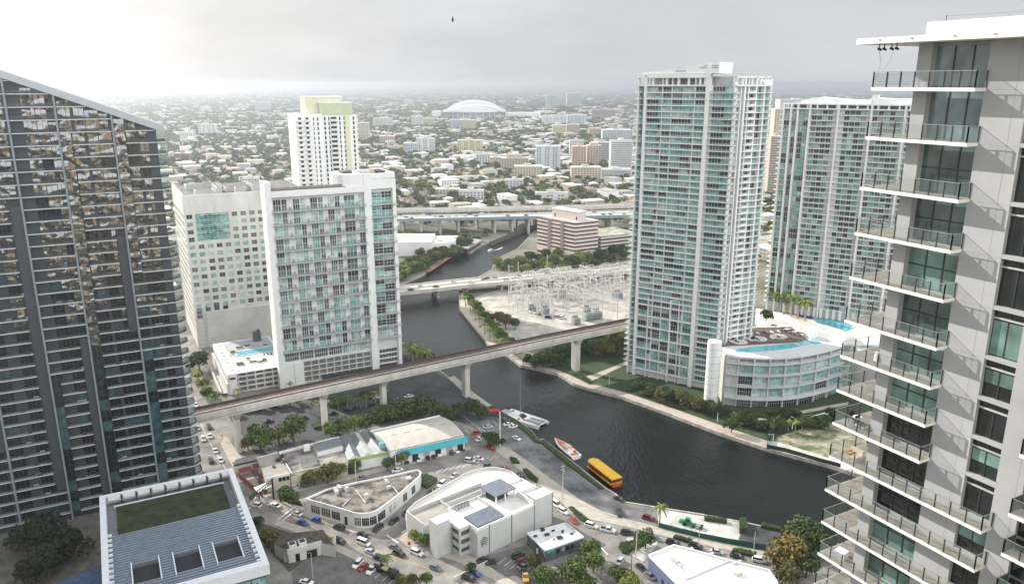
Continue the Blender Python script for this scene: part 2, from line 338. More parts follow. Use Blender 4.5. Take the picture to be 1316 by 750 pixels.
# ladder crossings and lane paint
def stripe(mb, p, q, w, m=PAINT, z=.018):
    a = G(*p); c = G(*q); mb.bar((a[0], a[1], z), (c[0], c[1], z), w, m, .008)
pm = MB()
for a, c in (((320, 654), (331, 634)), ((357, 667), (377, 652)), ((362, 669), (382, 654)), ((516, 684), (528, 676)), ((497, 687), (512, 697)),
             ((770, 700), (781, 712)), ((764, 705), (776, 716)), ((600, 640), (612, 632))): stripe(pm, a, c, .45)
for k in range(11): stripe(pm, (560 + k * 8.5, 608.5 - k * 2.2), (569 + k * 8.5, 601.5 - k * 2.1), .16)
for i in range(9): stripe(pm, (525 + 8 * i, 598 - 2.1 * i), (520 + 8 * i, 590 - 2.1 * i), .14)
for i in range(7): stripe(pm, (604 + 9 * i, 541 + 6 * i), (596 + 9 * i, 536 + 6 * i), .14)
for i in range(8): stripe(pm, (590 + 7 * i, 563 - 2.4 * i), (585 + 7 * i, 557 - 2.4 * i), .14)
for i in range(6): stripe(pm, (640 + 8 * i, 724 + 3 * i), (650 + 8 * i, 716 + 3 * i), .14)
for i in range(7): stripe(pm, (455 + 9 * i, 732 + 3.5 * i), (466 + 9 * i, 722 + 3.5 * i), .14)
prev = None
for p in [(280, 612), (340, 657), (400, 677), (455, 698), (500, 712), (560, 733), (640, 765)]:
    if prev: stripe(pm, prev, p, .14, YPAINT)
    prev = p
prev = None
for p in [(252, 530), (268, 566), (296, 612)]:
    if prev: stripe(pm, prev, p, .14, PAINT)
    prev = p
struct(pm.build('road_markings', origin=(0, 0, 0)))
# north bank: riverside walk, lawns, empty lot, terraces
flat('substation_yard', [(600, 385), (640, 372), (700, 357), (800, 348), (960, 338), (960, 440), (800, 425), (705, 442), (672, 447), (640, 420), (600, 398)], .012, mat('crushed_stone', (.50, .46, .41), .95, col2=(.25, .235, .215), scale=.12, detail=9, sharp=.05))
flat('lawn', [(672, 462), (700, 448), (800, 425), (830, 430), (1000, 470), (1100, 505), (1240, 560), (1240, 630), (1064, 592), (985, 572), (920, 548), (860, 526), (800, 505), (760, 490), (739, 484), (718, 476), (690, 470)], .008, GRASS)
flat('vacant_lot', [(1000, 560), (1058, 543), (1130, 545), (1250, 590), (1200, 632), (1064, 592), (990, 574)], .014, DIRT)
flat('garden_path', [(930, 552), (957, 545), (1010, 535), (1090, 520), (1090, 516), (1010, 531), (950, 542), (922, 549)], .02, PAVE)
flat('garden_path', [(735, 488), (765, 480), (790, 470), (808, 462), (810, 466), (792, 474), (768, 486), (745, 494)], .02, PAVE)
slab('promenade', [(636, 443), (655, 452), (672, 464), (694, 469.5), (722, 477), (742, 487), (762, 494), (800, 503), (860, 523), (925, 546), (985, 566), (985, 575), (920, 553.4), (860, 530.4), (800, 509), (759, 498.5), (738.6, 492.5), (718, 479.5), (692, 473), (669.5, 468.5), (651, 454.5), (629, 442.5)], mat('promenade_paving', (.42, .35, .30), .9, var=.12, scale=.6))
slab('promenade', [(985, 566), (1000, 568), (1064, 588), (1100, 598), (1250, 645), (1240, 650), (1090, 604.6), (1064, 596), (985, 575)], CONC)
slab('promenade', [(592, 376), (600, 374), (603, 390), (640, 432), (648, 443), (636, 443), (629, 442.4), (591.5, 397.6)], mat('walk_paving', (.5, .44, .36), .9, var=.1))
slab('promenade', [(576, 485), (584, 483), (600, 497), (612, 507), (632, 521), (627, 522), (602, 509), (593, 501)], PAVE)
flat('street', [(-60, 640), (190, 590), (215, 480), (225, 430), (255, 430), (270, 500), (245, 560), (200, 640), (0, 700)], .016, ASPHL)
# ================================================================== LARGE BUILDINGS
# ---- dark glass tower on the left
LTW = glass('rippled_tower_glass', (0.02, 0.027, 0.03), 0.03, wav=1.1, wscale=0.24, spec=1.0, stretch=(1, 1, 1.3))
LTD = glass('dark_tower_glass', (0.014, 0.02, 0.023), 0.05, wav=0.12, wscale=0.5, spec=.5)
LTT = glass('teal_tower_glass', (0.04, 0.085, 0.095), 0.06, wav=.15, wscale=.5)
for mm in (LTW,):
    mm.node_tree.nodes['Principled BSDF'].inputs['IOR'].default_value = 2.0
CHAR = mat('charcoal_cladding', (0.035, 0.041, 0.048), .6, var=.08, scale=.2)
FINM = mat('grey_fin', (0.20, 0.225, 0.25), .5, .2, var=.06)
RAILD = mat('smoked_railing_glass', (0.05, 0.06, 0.065), 0.05, alpha=0.30, var=0.02, spec=0.6)
SLABG = mat('slab_edge_grey', (0.46, 0.47, 0.48), .6, var=.05)
LOG = (-156.4, 246.9); FL = (LOG, B, NA)
lt = thing('glass_tower', 'dark glass apartment tower with sloping grey roof edge filling the left side', 'tower', (*LOG, 0))
def ltop(s): return 153.9 - .398 * s
mb = MB(); 
S0, S1 = -48, 41.7
for (s0, s1) in ((S0, S1),):      # dark core with sloped top
    o, u, n = FL
    def pt(s, d, z): return (o[0] + u[0] * s + n[0] * d, o[1] + u[1] * s + n[1] * d, z)
    mb.hexa([pt(s0, -24, 0), pt(s1, -24, 0), pt(s1, -1.7, 0), pt(s0, -1.7, 0), pt(s0, -24, ltop(s0) - 1), pt(s1, -24, ltop(s1) - 1), pt(s1, -1.7, ltop(s1) - 1), pt(s0, -1.7, ltop(s0) - 1)][::1], CHAR)
mb.build('wall', lt)
mb = MB(); s0, s1 = S0, 44.2; t = 2.3
mb.hexa([pt(s0, -25, ltop(s0) - t), pt(s1, -25, ltop(s1) - t), pt(s1, .5, ltop(s1) - t), pt(s0, .5, ltop(s0) - t), pt(s0, -25, ltop(s0)), pt(s1, -25, ltop(s1)), pt(s1, .5, ltop(s1)), pt(s0, .5, ltop(s0))], mat('zinc_roof_edge', (.36, .38, .40), .5, .3, var=.05))
mb.build('roof', lt)
fins = [-45.5, -31.5, -15.6, 0, 13.1, 28.8]
for s in fins:
    mb = MB(); mb.fb(FL, s - .28, s + .28, 0, ltop(s) - t, -1.6, .28, FINM); mb.build('fin', lt)
z0 = 78.9 - 19 * 4.0
wins = Many('window'); slabs = Many('balcony')
bands = {0: (-3.6, 112, 12), 13.1: (10.2, 66, 0), 28.8: (25.6, 100, 66), -15.6: (-19, 120, 30)}
rl = random.Random(3)
edges = fins + [S1]
for bi in range(len(edges) - 1):
    a, b_ = edges[bi] + .3, edges[bi + 1] - .3
    band = bands.get(edges[bi + 1]) or (bands.get(28.8) if False else None)
    flushw = 3.2 if bi in (4, 5) else (2.6 if bi == 3 else 0)
    for k in range(0, 40):
        z = z0 + 4.0 * k
        if z + 3.4 > ltop(a) - t and z > ltop(a) - t: continue
        bb = b_
        if z > ltop(b_) - t - .2: bb = (153.9 - t - z) / .398     # the slope cuts the floor short
        if bb - a < 1: continue
        zt = min(z + 3.65, 400)
        bx = bb
        if band and (z < band[1] and z > band[2]) and bb == b_: bx = band[0]
        fl = flushw if (bi == 4 and z < 132) or (bi == 5 and (z < 56 or z > 84)) or (bi == 3 and z < 52) else 0
        # slab edge with a glass balustrade
        def fn(m, a=a + fl, bx=bx, z=z, bi=bi):
            m.fb(FL, a, bx, z - .28, z, -1.6, -.02, SLABG)
            m.fb(FL, a + .05, bx - .05, z, z + 1.05, -.14, -.10, RAILD)
        cx = pt((a + bx) / 2, 0, z)
        slabs.add(fn, cx, 6)
        # flush glass column
        if fl:
            zz = min(z + 3.8, ltop(a + fl) - t)
            if zz - z > .6: wins.win(FL, a + .1, a + fl - .1, z, zz, -.12, LTW if z > 62 else (LTT if rl.random() < .45 else LTD), CHAR, 1, 1, .12)
        # recessed glazing with dark piers
        x = a + fl + .25; i = 0
        while x < bx - 1.0:
            w_ = (3.4, 2.9, 3.8, 2.4)[(i + bi) % 4]; w_ = min(w_, bx - x - .1)
            zz = min(zt, ltop(x + w_) - t - .1)
            if zz - z > .7 and (i + bi) % 5 != 3:
                up = z > 84 or (z > 68 and rl.random() < .4)
                r = rl.random()
                mm = LTW if (up and r < .86) else (LTT if r < .18 else LTD)
                wins.win(FL, x, x + w_, z + .02, zz, -1.55, mm, CHAR, 2 if w_ > 3 else 1, 0, .10)
            x += w_ + (.22 if i % 3 else 1.0); i += 1
wins.finish(lt); slabs.finish(lt)
# dark full-height piers between the bays
for s, (a, zt, zb) in bands.items():
    mb = MB(); mb.fb(FL, a + .2, s - .3, zb, zt, -1.7, -.25, CHAR); mb.build('pier', lt)
mb = MB(); mb.fb(FL, 39.0, 41.7, 0, ltop(41.7) - t, -1.7, -.7, CHAR); mb.build('pier', lt)
eb = Many('end_balcony')
for k in range(1, 34):
    z = z0 + 4.0 * k
    if z > 133: continue
    def fn(m, z=z):
        o, u, n = FL
        q = [(41.5, -.05), (44.4, -2.6), (44.4, -9), (41.5, -9)]
        m.prism([(o[0] + u[0] * s + n[0] * d, o[1] + u[1] * s + n[1] * d) for s, d in q], z - .28, z, SLABG)
        a = pt(41.6, -.15, z); c = pt(44.3, -2.65, z); m.bar((a[0], a[1], z + .5), (c[0], c[1], z + .5), .05, GMID, 1.0); e_ = pt(44.3, -8.9, z); m.bar((c[0], c[1], z + .5), (e_[0], e_[1], z + .5), .05, GMID, 1.0)
    eb.add(fn, pt(43, -2, z), 4)
eb.finish(lt)
# furniture on the balconies (countable, but far past what can be told apart at this size)
fm = Many('sofa', 60)
FURW = mat('pale_cushion', (.42, .41, .38), .9); FURD = mat('dark_wicker', (.06, .055, .05), .9)
for i in range(90):
    bi = rl.choice([1, 2, 3, 4, 5]); a, b_ = edges[bi] + 1.5, edges[bi + 1] - 3.5; s = rl.uniform(a + 2, b_); k = rl.randint(2, 20); z = z0 + 4 * k; m_ = rl.choice([FURW, FURD, FURD])
    def fn(m, s=s, z=z, m_=m_):
        m.fb(FL, s, s + 1.5, z, z + .4, -1.3, -.55, m_); m.fb(FL, s, s + 1.5, z + .4, z + .75, -1.3, -1.1, m_)
    fm.add(fn, pt(s, -1, z), 1)
fm.finish(lt)
for s in (20, 34):      # planters with bushes on the roof slope
    pass

# ---- tower behind the camera whose sunlit flank the glass mirrors
bt = thing('beige_tower', 'sunlit beige apartment tower across the street from the dark glass tower', 'tower', (95, -120, 0))
mb = MB(); TAN = mat('tan_stucco', (.78, .60, .36), .8, var=.15, scale=.05); DKB = mat('brown_band', (.05, .04, .035), .4)
FB = ((40, -75), B, A)
mb.fb(FB, -10, 75, 0, 178, -30, 0, TAN); mb.build('wall', bt)
for k in range(48):
    mb = MB(); z = 4 + k * 3.6
    for j in range(9):
        if (j * 7 + k * 3) % 5: mb.fb(FB, -8 + j * 9.2, -8 + j * 9.2 + 4.4 + (j * k) % 3, z, z + 2.3, -.1, .05, DKB)
    mb.build('window_band', bt)

for k, (x, y, w_, d_, h_) in enumerate(((-30, -60, 34, 30, 92), (-95, -20, 40, 34, 60), (150, -60, 36, 40, 120), (20, -150, 60, 30, 120), (-150, -90, 50, 40, 110))):  # unseen towers added to darken what the glass tower mirrors
    t_ = thing('reflection_tower', 'dark %s office tower on the blocks behind the viewpoint' % ('slim', 'squat', 'tall', 'broad', 'far')[k], 'tower', (x, y, 0)); mb = MB(); mb.box(x - w_ / 2, x + w_ / 2, y - d_ / 2, y + d_ / 2, 0, h_, CHAR if k % 2 else MATS['brown_band']); mb.build('wall', t_)
    for j in range(int(h_ / 8)): mb = MB(); mb.box(x - w_ / 2 - .2, x + w_ / 2 + .2, y - d_ / 2 - .2, y + d_ / 2 + .2, 5 + j * 8, 6.2 + j * 8, LGREY if j % 3 else GMID); mb.build('floor_band', t_)

# ---- white office block with small square windows
WG = P2(G(245, 449)); FW = (WG, B, NA)
wb = thing('office_block', 'white office block with a grid of small square windows and one big glazed opening', 'office building', (*WG, 0))
mb = MB(); mb.fb(FW, 4.3, 75, 0, 88, -62, 0, CREAMW); mb.build('wall', wb)
mb = MB(); mb.fb(FW, 10.4, 70, 0, 21.5, .01, 1.2, mat('plain_render', (.56, .56, .52), .9, var=.13, scale=.06)); mb.build('blank_wall', wb)
mb = MB(); RFD = mat('dark_roof_membrane', (.17, .165, .155), .95, var=.3, scale=.15)
mb.fb(FW, 5.5, 74, 88.0, 88.25, -61, -1.2, RFD); mb.build('roof', wb)
for q in ((4.3, 75, 88, 89.6, -.8, 0), (4.3, 5.3, 88, 89.6, -62, -.81)):
    mb = MB(); mb.fb(FW, *q, CREAMW); mb.build('parapet', wb)
for q in ((12, 22, 88.3, 91, -14, -6), (24, 27, 88.3, 92, -30, -8), (30, 48, 88.3, 90.6, -26, -16), (34, 40, 88.3, 91.5, -12, -7), (44, 52, 88.3, 92.4, -30, -9), (10, 30, 88.3, 91, -46, -34)):
    mb = MB(); mb.fb(FW, *q, LGREY); mb.fb(FW, q[0] + .6, q[1] - .6, q[3], q[3] + .15, q[4] + .6, q[5] - .6, RFD); mb.build('roof_unit', wb)
ws = Many('window'); rw = random.Random(11)
for r in range(13):
    z = 77.4 - 4.36 * r - 1.1
    for c in range(9):
        s = 5.6 + c * 4.86
        if r < 4 and 8 < s < 28.5: continue
        m_ = rw.choice([GTEAL, GTEAL2, GDARK, GDARK, GMID, GTEAL2])
        ws.win(FW, s - .1, s + 2.9, z, z + 2.35, .03, m_, GREYST, 1, 1 if rw.random() < .6 else 0, .14)
for c in range(4): ws.win(FW, 5.6 + c * 4.86, 8.4 + c * 4.86, 21.8 if c else 18.0, 24.0, .03, GDARK, GREYST, 1)
FS = (P2(WG, (B, 4.3)), A, NB)
for r in range(16):
    for c in range(12): ws.win(FS, 2.5 + c * 4.9, 5.0 + c * 4.9, 76 - r * 4.36, 78.2 - r * 4.36, .03, rw.choice([GTEAL2, GMID, GCUR]))
ws.finish(wb)
mb = MB()
mb.fb(FW, 10.1, 28.1, 63.4, 78.8, -.1, .06, GTEAL)
for k in range(1, 8): mb.fb(FW, 10.1 + k * 2.25 - .08, 10.1 + k * 2.25 + .08, 63.4, 78.8, .061, .12, GREYST)
for k in range(1, 9): mb.fb(FW, 10.1, 28.1, 63.4 + k * 1.7 - .1, 63.4 + k * 1.7 + .1, .062, .115, GTEAL2 if k % 2 else GDARK)
for k in range(12): mb.fb(FW, 12.5 + rw.random() * 3, 18 + rw.random() * 7, 64.5 + k * 1.15, 64.95 + k * 1.15, .063, .08, GDARK)
mb.build('curtain_wall', wb)
# ladder frame low on the corner
mb = MB()
for k in range(9): mb.fb(FW, 5.6, 9.0, 2 + k * 2.6, 2.3 + k * 2.6, .0, .12, LGREY)
for s in (5.4, 9.0): mb.fb(FW, s, s + .25, 1, 24, .0, .14, LGREY)
mb.build('ladder_frame', wb)
# red hoarding strip behind the dark tower
# ---- podium with roof pool beside the residential tower
PG = G(295, 507); FPp = (PG, B, NA); PH = 10.6
pd = thing('parking_podium', 'low white parking podium with a pool terrace on its roof', 'parking garage', (*PG, 0))
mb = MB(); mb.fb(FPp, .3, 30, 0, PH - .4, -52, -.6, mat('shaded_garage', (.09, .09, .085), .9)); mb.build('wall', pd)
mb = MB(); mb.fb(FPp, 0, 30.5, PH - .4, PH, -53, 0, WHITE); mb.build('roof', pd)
mb = MB(); mb.fb(FPp, 0, 4.2, 0, PH - .41, -.59, 0, WHITE); mb.build('wall_panel', pd)
mb = MB()
for k in range(4): mb.fb(FPp, 4.2, 30, .2 + k * 2.6, 1.05 + k * 2.6, -.55, -.02, CREAMW)
for k in range(7): mb.fb(FPp, 4.5 + k * 4.2, 5.1 + k * 4.2, 0, PH - .42, -.56, .02, CREAMW)
mb.build('garage_front', pd)
mb = MB()
for k in range(7):
    for j in range(3):
        for i in range(4): mb.fb(FPp, 5.3 + k * 4.2 + i * .95, 5.45 + k * 4.2 + i * .95, 1.1 + j * 2.6, 2.75 + j * 2.6, -.5, -.4, GREYST)
mb.build('garage_grille', pd)
FPl = (PG, A, NB)
mb = MB(); mb.fb(FPl, 0, 53, 7.9, PH - .41, -.5, .02, WHITE); mb.fb(FPl, 0, 53, 6.4, 7.2, -.5, .05, mat('pale_green_glazing', (.25, .36, .31), .3)); mb.fb(FPl, 0, 53, 0, 5.8, -.5, .9, CREAMW); mb.build('side_wall', pd)
# red round-cornered emblem on the white panel
EMB = mat('dark_red_emblem', (.22, .03, .035), .6, var=.1)
mb = MB(); o, u, n = FPp
pts = []
for k in range(20):
    a_ = 2 * pi * k / 20; pts.append((2.1 + 1.55 * math.copysign(abs(cos(a_)) ** .6, cos(a_)), 8.2 + .62 * math.copysign(abs(sin(a_)) ** .8, sin(a_))))
b_i = len(mb.v); 
for dd in (.02, .12): mb.v += [(o[0] + u[0] * s + n[0] * dd, o[1] + u[1] * s + n[1] * dd, z) for s, z in pts]
mi_ = mb.mi(EMB); mb.f.append(tuple(range(20, 40))); mb.m.append(mi_)
for k in range(20): mb.f.append((k, (k + 1) % 20, 20 + (k + 1) % 20, 20 + k)); mb.m.append(mi_)
mb.build('emblem', pd)
POOLW = mat('pool_water', (0.10, 0.42, 0.50), .06, var=.08, scale=.6, bump=.1)
DKTILE = mat('terrace_tile', (.52, .50, .47), .8, var=.08)
z = PH
mb = MB(); mb.fb(FPp, 5, 29.5, z + .02, z + .05, -52, -24, mat('grey_terrace_tile', (.36, .37, .40), .8, var=.1)); mb.build('terrace', pd)
pl_ = MB(); pl_.fb(FPp, 9, 28.8, z + .06, z + .14, -33, -26, POOLW); pl_.fb(FPp, 8.5, 9, z + .02, z + .3, -33.4, -25.6, WHITE); pl_.fb(FPp, 8.5, 29.2, z + .02, z + .3, -25.99, -25.6, WHITE); pl_.fb(FPp, 8.5, 29.2, z + .02, z + .3, -33.4, -33.0, WHITE)
pl_.build('pool', pd)
mb = MB(); mb.fb(FPp, 21, 25, z + .05, z + 5.2, -50, -46, mat('dark_blue_box', (.09, .11, .13), .6)); mb.fb(FPp, 21.6, 23, z + 5.2, z + 6, -49.5, -48, GALV); mb.fb(FPp, 23.4, 24.6, z + 5.2, z + 6.3, -49.5, -47.5, DKMET); mb.build('plant_room', pd)
for k in range(8):
    mb = MB(); mb.fb(FPp, 1.2, 3.6, z, z + .55, -50 + k * 6, -47.2 + k * 6, WHITE); mb.build('skylight', pd)
for s, d, w_, l_ in ((6, -34, 3, 3), (10, -40, 4, 2.5), (14.5, -41, 3.4, 2.6), (6, -14, 4, 4.5), (12.5, -13, 4, 1.5), (16, -11, 4, 1.2), (19, -14, 2.4, 3), (24, -37, 2.4, 1.8), (12, -19, 2, 1.6)):
    mb = MB(); mb.fb(FPp, s, s + w_, z + .05, z + .5, d, d + l_, WHITE); mb.fb(FPp, s + .2, s + w_ - .2, z + .5, z + .95, d + .2, d + l_ - .2, mat('roof_planting', (.07, .11, .035), .9, var=.5, scale=1.5, bump=.5)); mb.build('planter', pd)
for k in range(9):
    mb = MB(); s = 10 + k * 1.9; mb.fb(FPp, s, s + .7, z + .05, z + .35, -22.5, -20.6, DKMET if k > 5 else WHITE); mb.fb(FPp, s, s + .7, z + .35, z + .75, -20.9, -20.6, DKMET if k > 5 else WHITE); mb.build('sun_lounger', pd)
# side ramp wall with parked cars
mb = MB(); mb.fb(FPl, 0, 38, 0, 2.6, 3.5, 4.1, CREAMW); mb.fb(FPl, 0, 38, 1.0, 1.2, .9, 3.5, LGREY); mb.build('ramp', pd)

# ---- residential tower with stacked two-level glazing
RO = G(365, 500); FR = (RO, B, NA)
rt = thing('apartment_tower', 'white apartment slab with stacked teal windows and thin balconies behind the railway viaduct', 'tower', (*RO, 0))
mb = MB(); mb.fb(FR, -.8, 46.8, 0, 99.4, -14, -1.5, WHITE2); mb.fb(FR, 46.8, 63.2, 0, 104, -23, -1.5, WHITE2); mb.build('wall', rt)
mb = MB(); mb.fb(FR, -1.6, 1.3, 0, 104.5, -11, .1, WHITE); mb.build('end_wall', rt)
mb = MB(); mb.fb(FR, 46.8, 50.6, 0, 103.6, -1.5, .1, WHITE); mb.fb(FR, 61.8, 63.6, 0, 103.2, -1.5, .1, WHITE); mb.fb(FR, 50.6, 61.8, 98.4, 103.4, -1.49, .05, WHITE); mb.build('pier', rt)
mb = MB(); mb.fb(FR, 1.3, 46.8, 97.3, 100.2, -13.5, .25, WHITE); mb.fb(FR, 1.8, 46.5, 100.2, 100.5, -13, -1.0, mat('dark_roof_slot', (.13, .12, .12), .9)); mb.fb(FR, 1.3, 46.8, 100.2, 101.6, -3.2, -2.2, mat('bronze_roof_rail', (.25, .21, .19), .6)); mb.build('roof', rt)
# curved drum at the top
mb = MB(); o, u, n = FR
dr = [(35 + 0, -3)]
dr = [(33.5, -14), (33.7, -8), (34.8, -4.2), (37, -1.4), (40, -.3), (46.8, -.2), (46.8, -18), (36, -18)]
mb.prism([(o[0] + u[0] * s + n[0] * d, o[1] + u[1] * s + n[1] * d) for s, d in dr], 100.21, 106.2, WHITE); mb.build('drum', rt)
mb = MB(); mb.fb(FR, 46.81, 63.4, 104.0, 106.2, -22.5, -21.9, WHITE); mb.fb(FR, 46.81, 63.4, 103.6, 106.2, -.9, .05, WHITE); mb.fb(FR, 62.8, 63.4, 104, 106.2, -21.89, -.91, WHITE); mb.build('parapet', rt)
for q in ((38, 43, 106.2, 107.4, -13, -6, RFD), (40, 45, 107.4, 107.9, -11, -8, GALV), (49, 53, 104.1, 106.4, -16, -8, GALV), (54, 56, 104.1, 107.2, -13, -10, mat('tan_unit', (.45, .36, .27), .8)), (57, 61, 104.1, 106.5, -17, -8, DKMET)):
    mb = MB(); mb.fb(FR, *q); mb.build('roof_unit', rt)
wn_ = Many('window'); bl = Many('balcony'); rr = random.Random(5)
PITCHR = 6.47
bays = [(2.2, 5.6), (6.2, 8.4), (11.6, 14.6), (15.2, 17.2), (20.0, 23.2), (23.8, 25.9), (28.6, 31.6), (32.2, 34.4), (36.8, 42.0), (44.2, 46.6)]
for r in range(12):
    z = 90.4 - PITCHR * r
    for (a, b_) in bays:
        cur = rr.random()
        for (p, q) in ((.15, 2.75), (3.0, 5.5)):
            if cur < .48: m_ = rr.choice([GTEAL2, GTEAL2, GTEAL])
            else: m_ = rr.choice([GDARK, GMID, GMID, GTEAL])
            wn_.win(FR, a, b_, z + p, z + q, -1.35, m_, WHITE, 2 if b_ - a > 2.9 else 1, 0, .14)
    for s in (5.9, 14.9, 23.5, 31.9):
        pass
    def fn(m, z=z):
        m.fb(FR, 1.0, 47.6, z - .35, z, -1.5, .75, SLABG)
        m.fb(FR, 1.1, 47.5, z + 1.0, z + 1.08, .66, .74, GALV); m.fb(FR, 1.1, 47.5, z + .02, z + 1.0, .69, .72, RAILG2)
        for s in (1.1, 9.9, 18.6, 27.3, 35.6, 43.4, 47.4): m.fb(FR, s, s + .08, z, z + 1.05, .64, .7, GALV)
        for s in (9.6, 18.2, 27.0, 35.3, 42.9): m.fb(FR, s, s + .9, z, z + 1.9, -1.3, -.4, GREYST)
    bl.add(fn, (o[0], o[1], z), 30)
    # right-hand stack behind the pier
    for k in range(2):
        zz = z + k * PITCHR / 2
        m_ = rr.choice([GTEAL2, GTEAL, GTEAL, GDARK, GMID])
        wn_.win(FR, 51.2, 55.9, zz + .1 + (0 if k else .2), zz + 3.0, -1.3, m_, WHITE, 1, 1, .12); wn_.win(FR, 56.3, 61.4, zz + .1, zz + 3.0, -1.3, rr.choice([m_, GDARK, GTEAL2]), WHITE, 2, 1, .12)
    def fn2(m, z=z):
        m.fb(FR, 50.2, 63.9, z - .3, z, -1.5, 1.0, SLABG); m.fb(FR, 50.3, 63.8, z + .02, z + 1.0, .93, .97, RAILG2)
    bl.add(fn2, (o[0], o[1], z), 12)
# lower glazed storey and the parking floors
zL = 90.4 - PITCHR * 12
for k in range(6):
    s = 2.2 + k * 7.45; m_ = GTEAL2 if k > 3 else GMID
    wn_.win(FR, s, s + 6.6, zL + 1.2, zL + 5.2, -1.35, m_, WHITE, 5, 1, .16)
zP = zL + .3
for r in range(4):
    z = zP - 2.75 * (r + 1)
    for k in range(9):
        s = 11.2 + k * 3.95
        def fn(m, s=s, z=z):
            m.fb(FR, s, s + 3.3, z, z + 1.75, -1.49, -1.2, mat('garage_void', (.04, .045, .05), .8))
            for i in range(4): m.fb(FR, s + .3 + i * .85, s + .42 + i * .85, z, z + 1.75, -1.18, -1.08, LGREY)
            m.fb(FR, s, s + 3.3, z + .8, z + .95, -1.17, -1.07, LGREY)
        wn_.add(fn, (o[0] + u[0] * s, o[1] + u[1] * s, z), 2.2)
    for k in range(1):
        wn_.win(FR, 51.5, 61.2, z + .3, z + 1.9, -1.3, GDARK, LGREY, 5, 1, .14)
mb = MB()
for r in range(5): mb.fb(FR, 10.6, 46.8, zP - .55 - 2.75 * r, zP - .02 - 2.75 * r, -1.5, -.9, CREAMW)
for k in range(10): mb.fb(FR, 10.6 + k * 3.95, 11.1 + k * 3.95, 0, zP - .6, -1.5, -.85, CREAMW)
mb.fb(FR, 1.3, 10.6, 0, zP - .4, -1.5, -.2, WHITE); mb.fb(FR, 5.9, 6.1, 0, zP - .4, -.19, -.1, GREYST); mb.build('garage_front', rt)
wn_.finish(rt); bl.finish(rt)
mb = MB(); mb.fb(FR, 20, 60, 0, 3.6, -1.48, 0, mat('dark_lobby', (.05, .055, .06), .4)); mb.build('lobby', rt)

# ---- white tower with lime green top behind it
YO = G(378, 372); YO = (-0.285 * 560 + 11, 545); FY = (YO, B, NA)
yt = thing('green_topped_tower', 'white tower with lime green crown behind the apartment slab', 'tower', (YO[0], YO[1], 0))
def yz(py): return ZAT(YO[0] + 10, YO[1], py)
ZT = yz(147); LIME = mat('lime_green_paint', (.60, .59, .42), .8, var=.05)
mb = MB(); mb.fb(FY, 0, 19, 0, ZT, -22, 0, WHITE); mb.fb(FY, 19, 44, 0, ZT - 1, -20, -2, WHITE); mb.build('wall', yt)
mb = MB(); mb.fb(FY, 9, 35, ZT, ZT + 11, -20, -5, LIME); mb.fb(FY, 17.5, 41, ZT - .99, ZT + 7, -17, -1.7, mat('green_paint', (.46, .50, .33), .8, var=.05)); mb.fb(FY, 9, 35, ZT + 11, ZT + 11.6, -20.2, -4.8, WHITE); mb.fb(FY, 17.5, 41, ZT + 7, ZT + 7.6, -17.2, -1.5, WHITE); mb.build('crown', yt)
mb = MB(); mb.fb(FY, 35.6, 38.6, 10, ZT - 1, -1.99, -1.55, LIME); mb.build('green_strip', yt)
yw = Many('window'); yb = Many('balcony')
for k in range(38):
    z = ZT - 4.6 - k * 3.25
    if z < 25: break
    for a, b_ in ((2.2, 4.2), (7.2, 9.2)): yw.win(FY, a, b_, z, z + 2.4, .03, GDARK)
    for a, b_ in ((12.3, 13.1), (15, 16.2)): yw.win(FY, a, b_, z, z + 2.2, .03, GMID)
    for a, b_ in ((20.5, 21.6), (23.5, 24.4), (25.2, 29.4), (31.2, 32.2), (34.3, 35.2), (36.2, 38.2), (41, 42.2)): yw.win(FY, a, b_, z, z + 2.3, -1.96, rr.choice([GDARK, GMID, GDARK]))
    def fn(m, z=z):
        m.fb(FY, .4, 5.4, z - .5, z + .9, .01, 1.2, WHITE2); m.fb(FY, 6.6, 10.4, z - .5, z + .9, .01, 1.2, WHITE2)
    yb.add(fn, (YO[0], YO[1], z), 4)
    def fn(m, z=z):
        m.fb(FY, 25, 29.8, z - .4, z + .8, -1.97, -.8, WHITE2)
    yb.add(fn, (YO[0], YO[1], z), 3)
    def fn(m, z=z):
        m.fb(FY, 44.01, 45.6, z - .4, z + .7, -14, -4, WHITE2)
    yb.add(fn, (YO[0], YO[1], z), 2)
yw.finish(yt); yb.finish(yt)
# ---- tall teal tower right of the middle
D1 = (-.8304, .5571); ND1 = (-.5571, -.8304)
CO = (101.58, 365.84); FI = (CO, D1, ND1); FJ = (CO, B, NA)
iv = thing('teal_tower', 'tallest white and teal glass tower standing on the river bend', 'tower', (*CO, 0))
IT = 148.6; PI_ = 2.95
mb = MB()
bk = P2(CO, (B, 22.5))
foot = [P2(CO, (D1, 0), (ND1, -1.6)), P2(CO, (D1, 12), (ND1, -1.2)), P2(CO, (D1, 30), (ND1, -1.0)), P2(CO, (D1, 47.6), (ND1, -1.6)), P2(CO, (D1, 50), (ND1, -26)), P2(CO, (B, 22.0), (A, 30)), P2(CO, (B, 22.0), (A, 1.2)), P2(CO, (B, .6), (A, 1.2))]
mb.prism(foot, 0, IT, WHITE2); mb.build('wall', iv)
iw = Many('window'); ib = Many('balcony'); ri = random.Random(21)
def pf(F, s, d, z): o, u, n = F; return (o[0] + u[0] * s + n[0] * d, o[1] + u[1] * s + n[1] * d, z)
nf = int((IT - 2) / PI_)
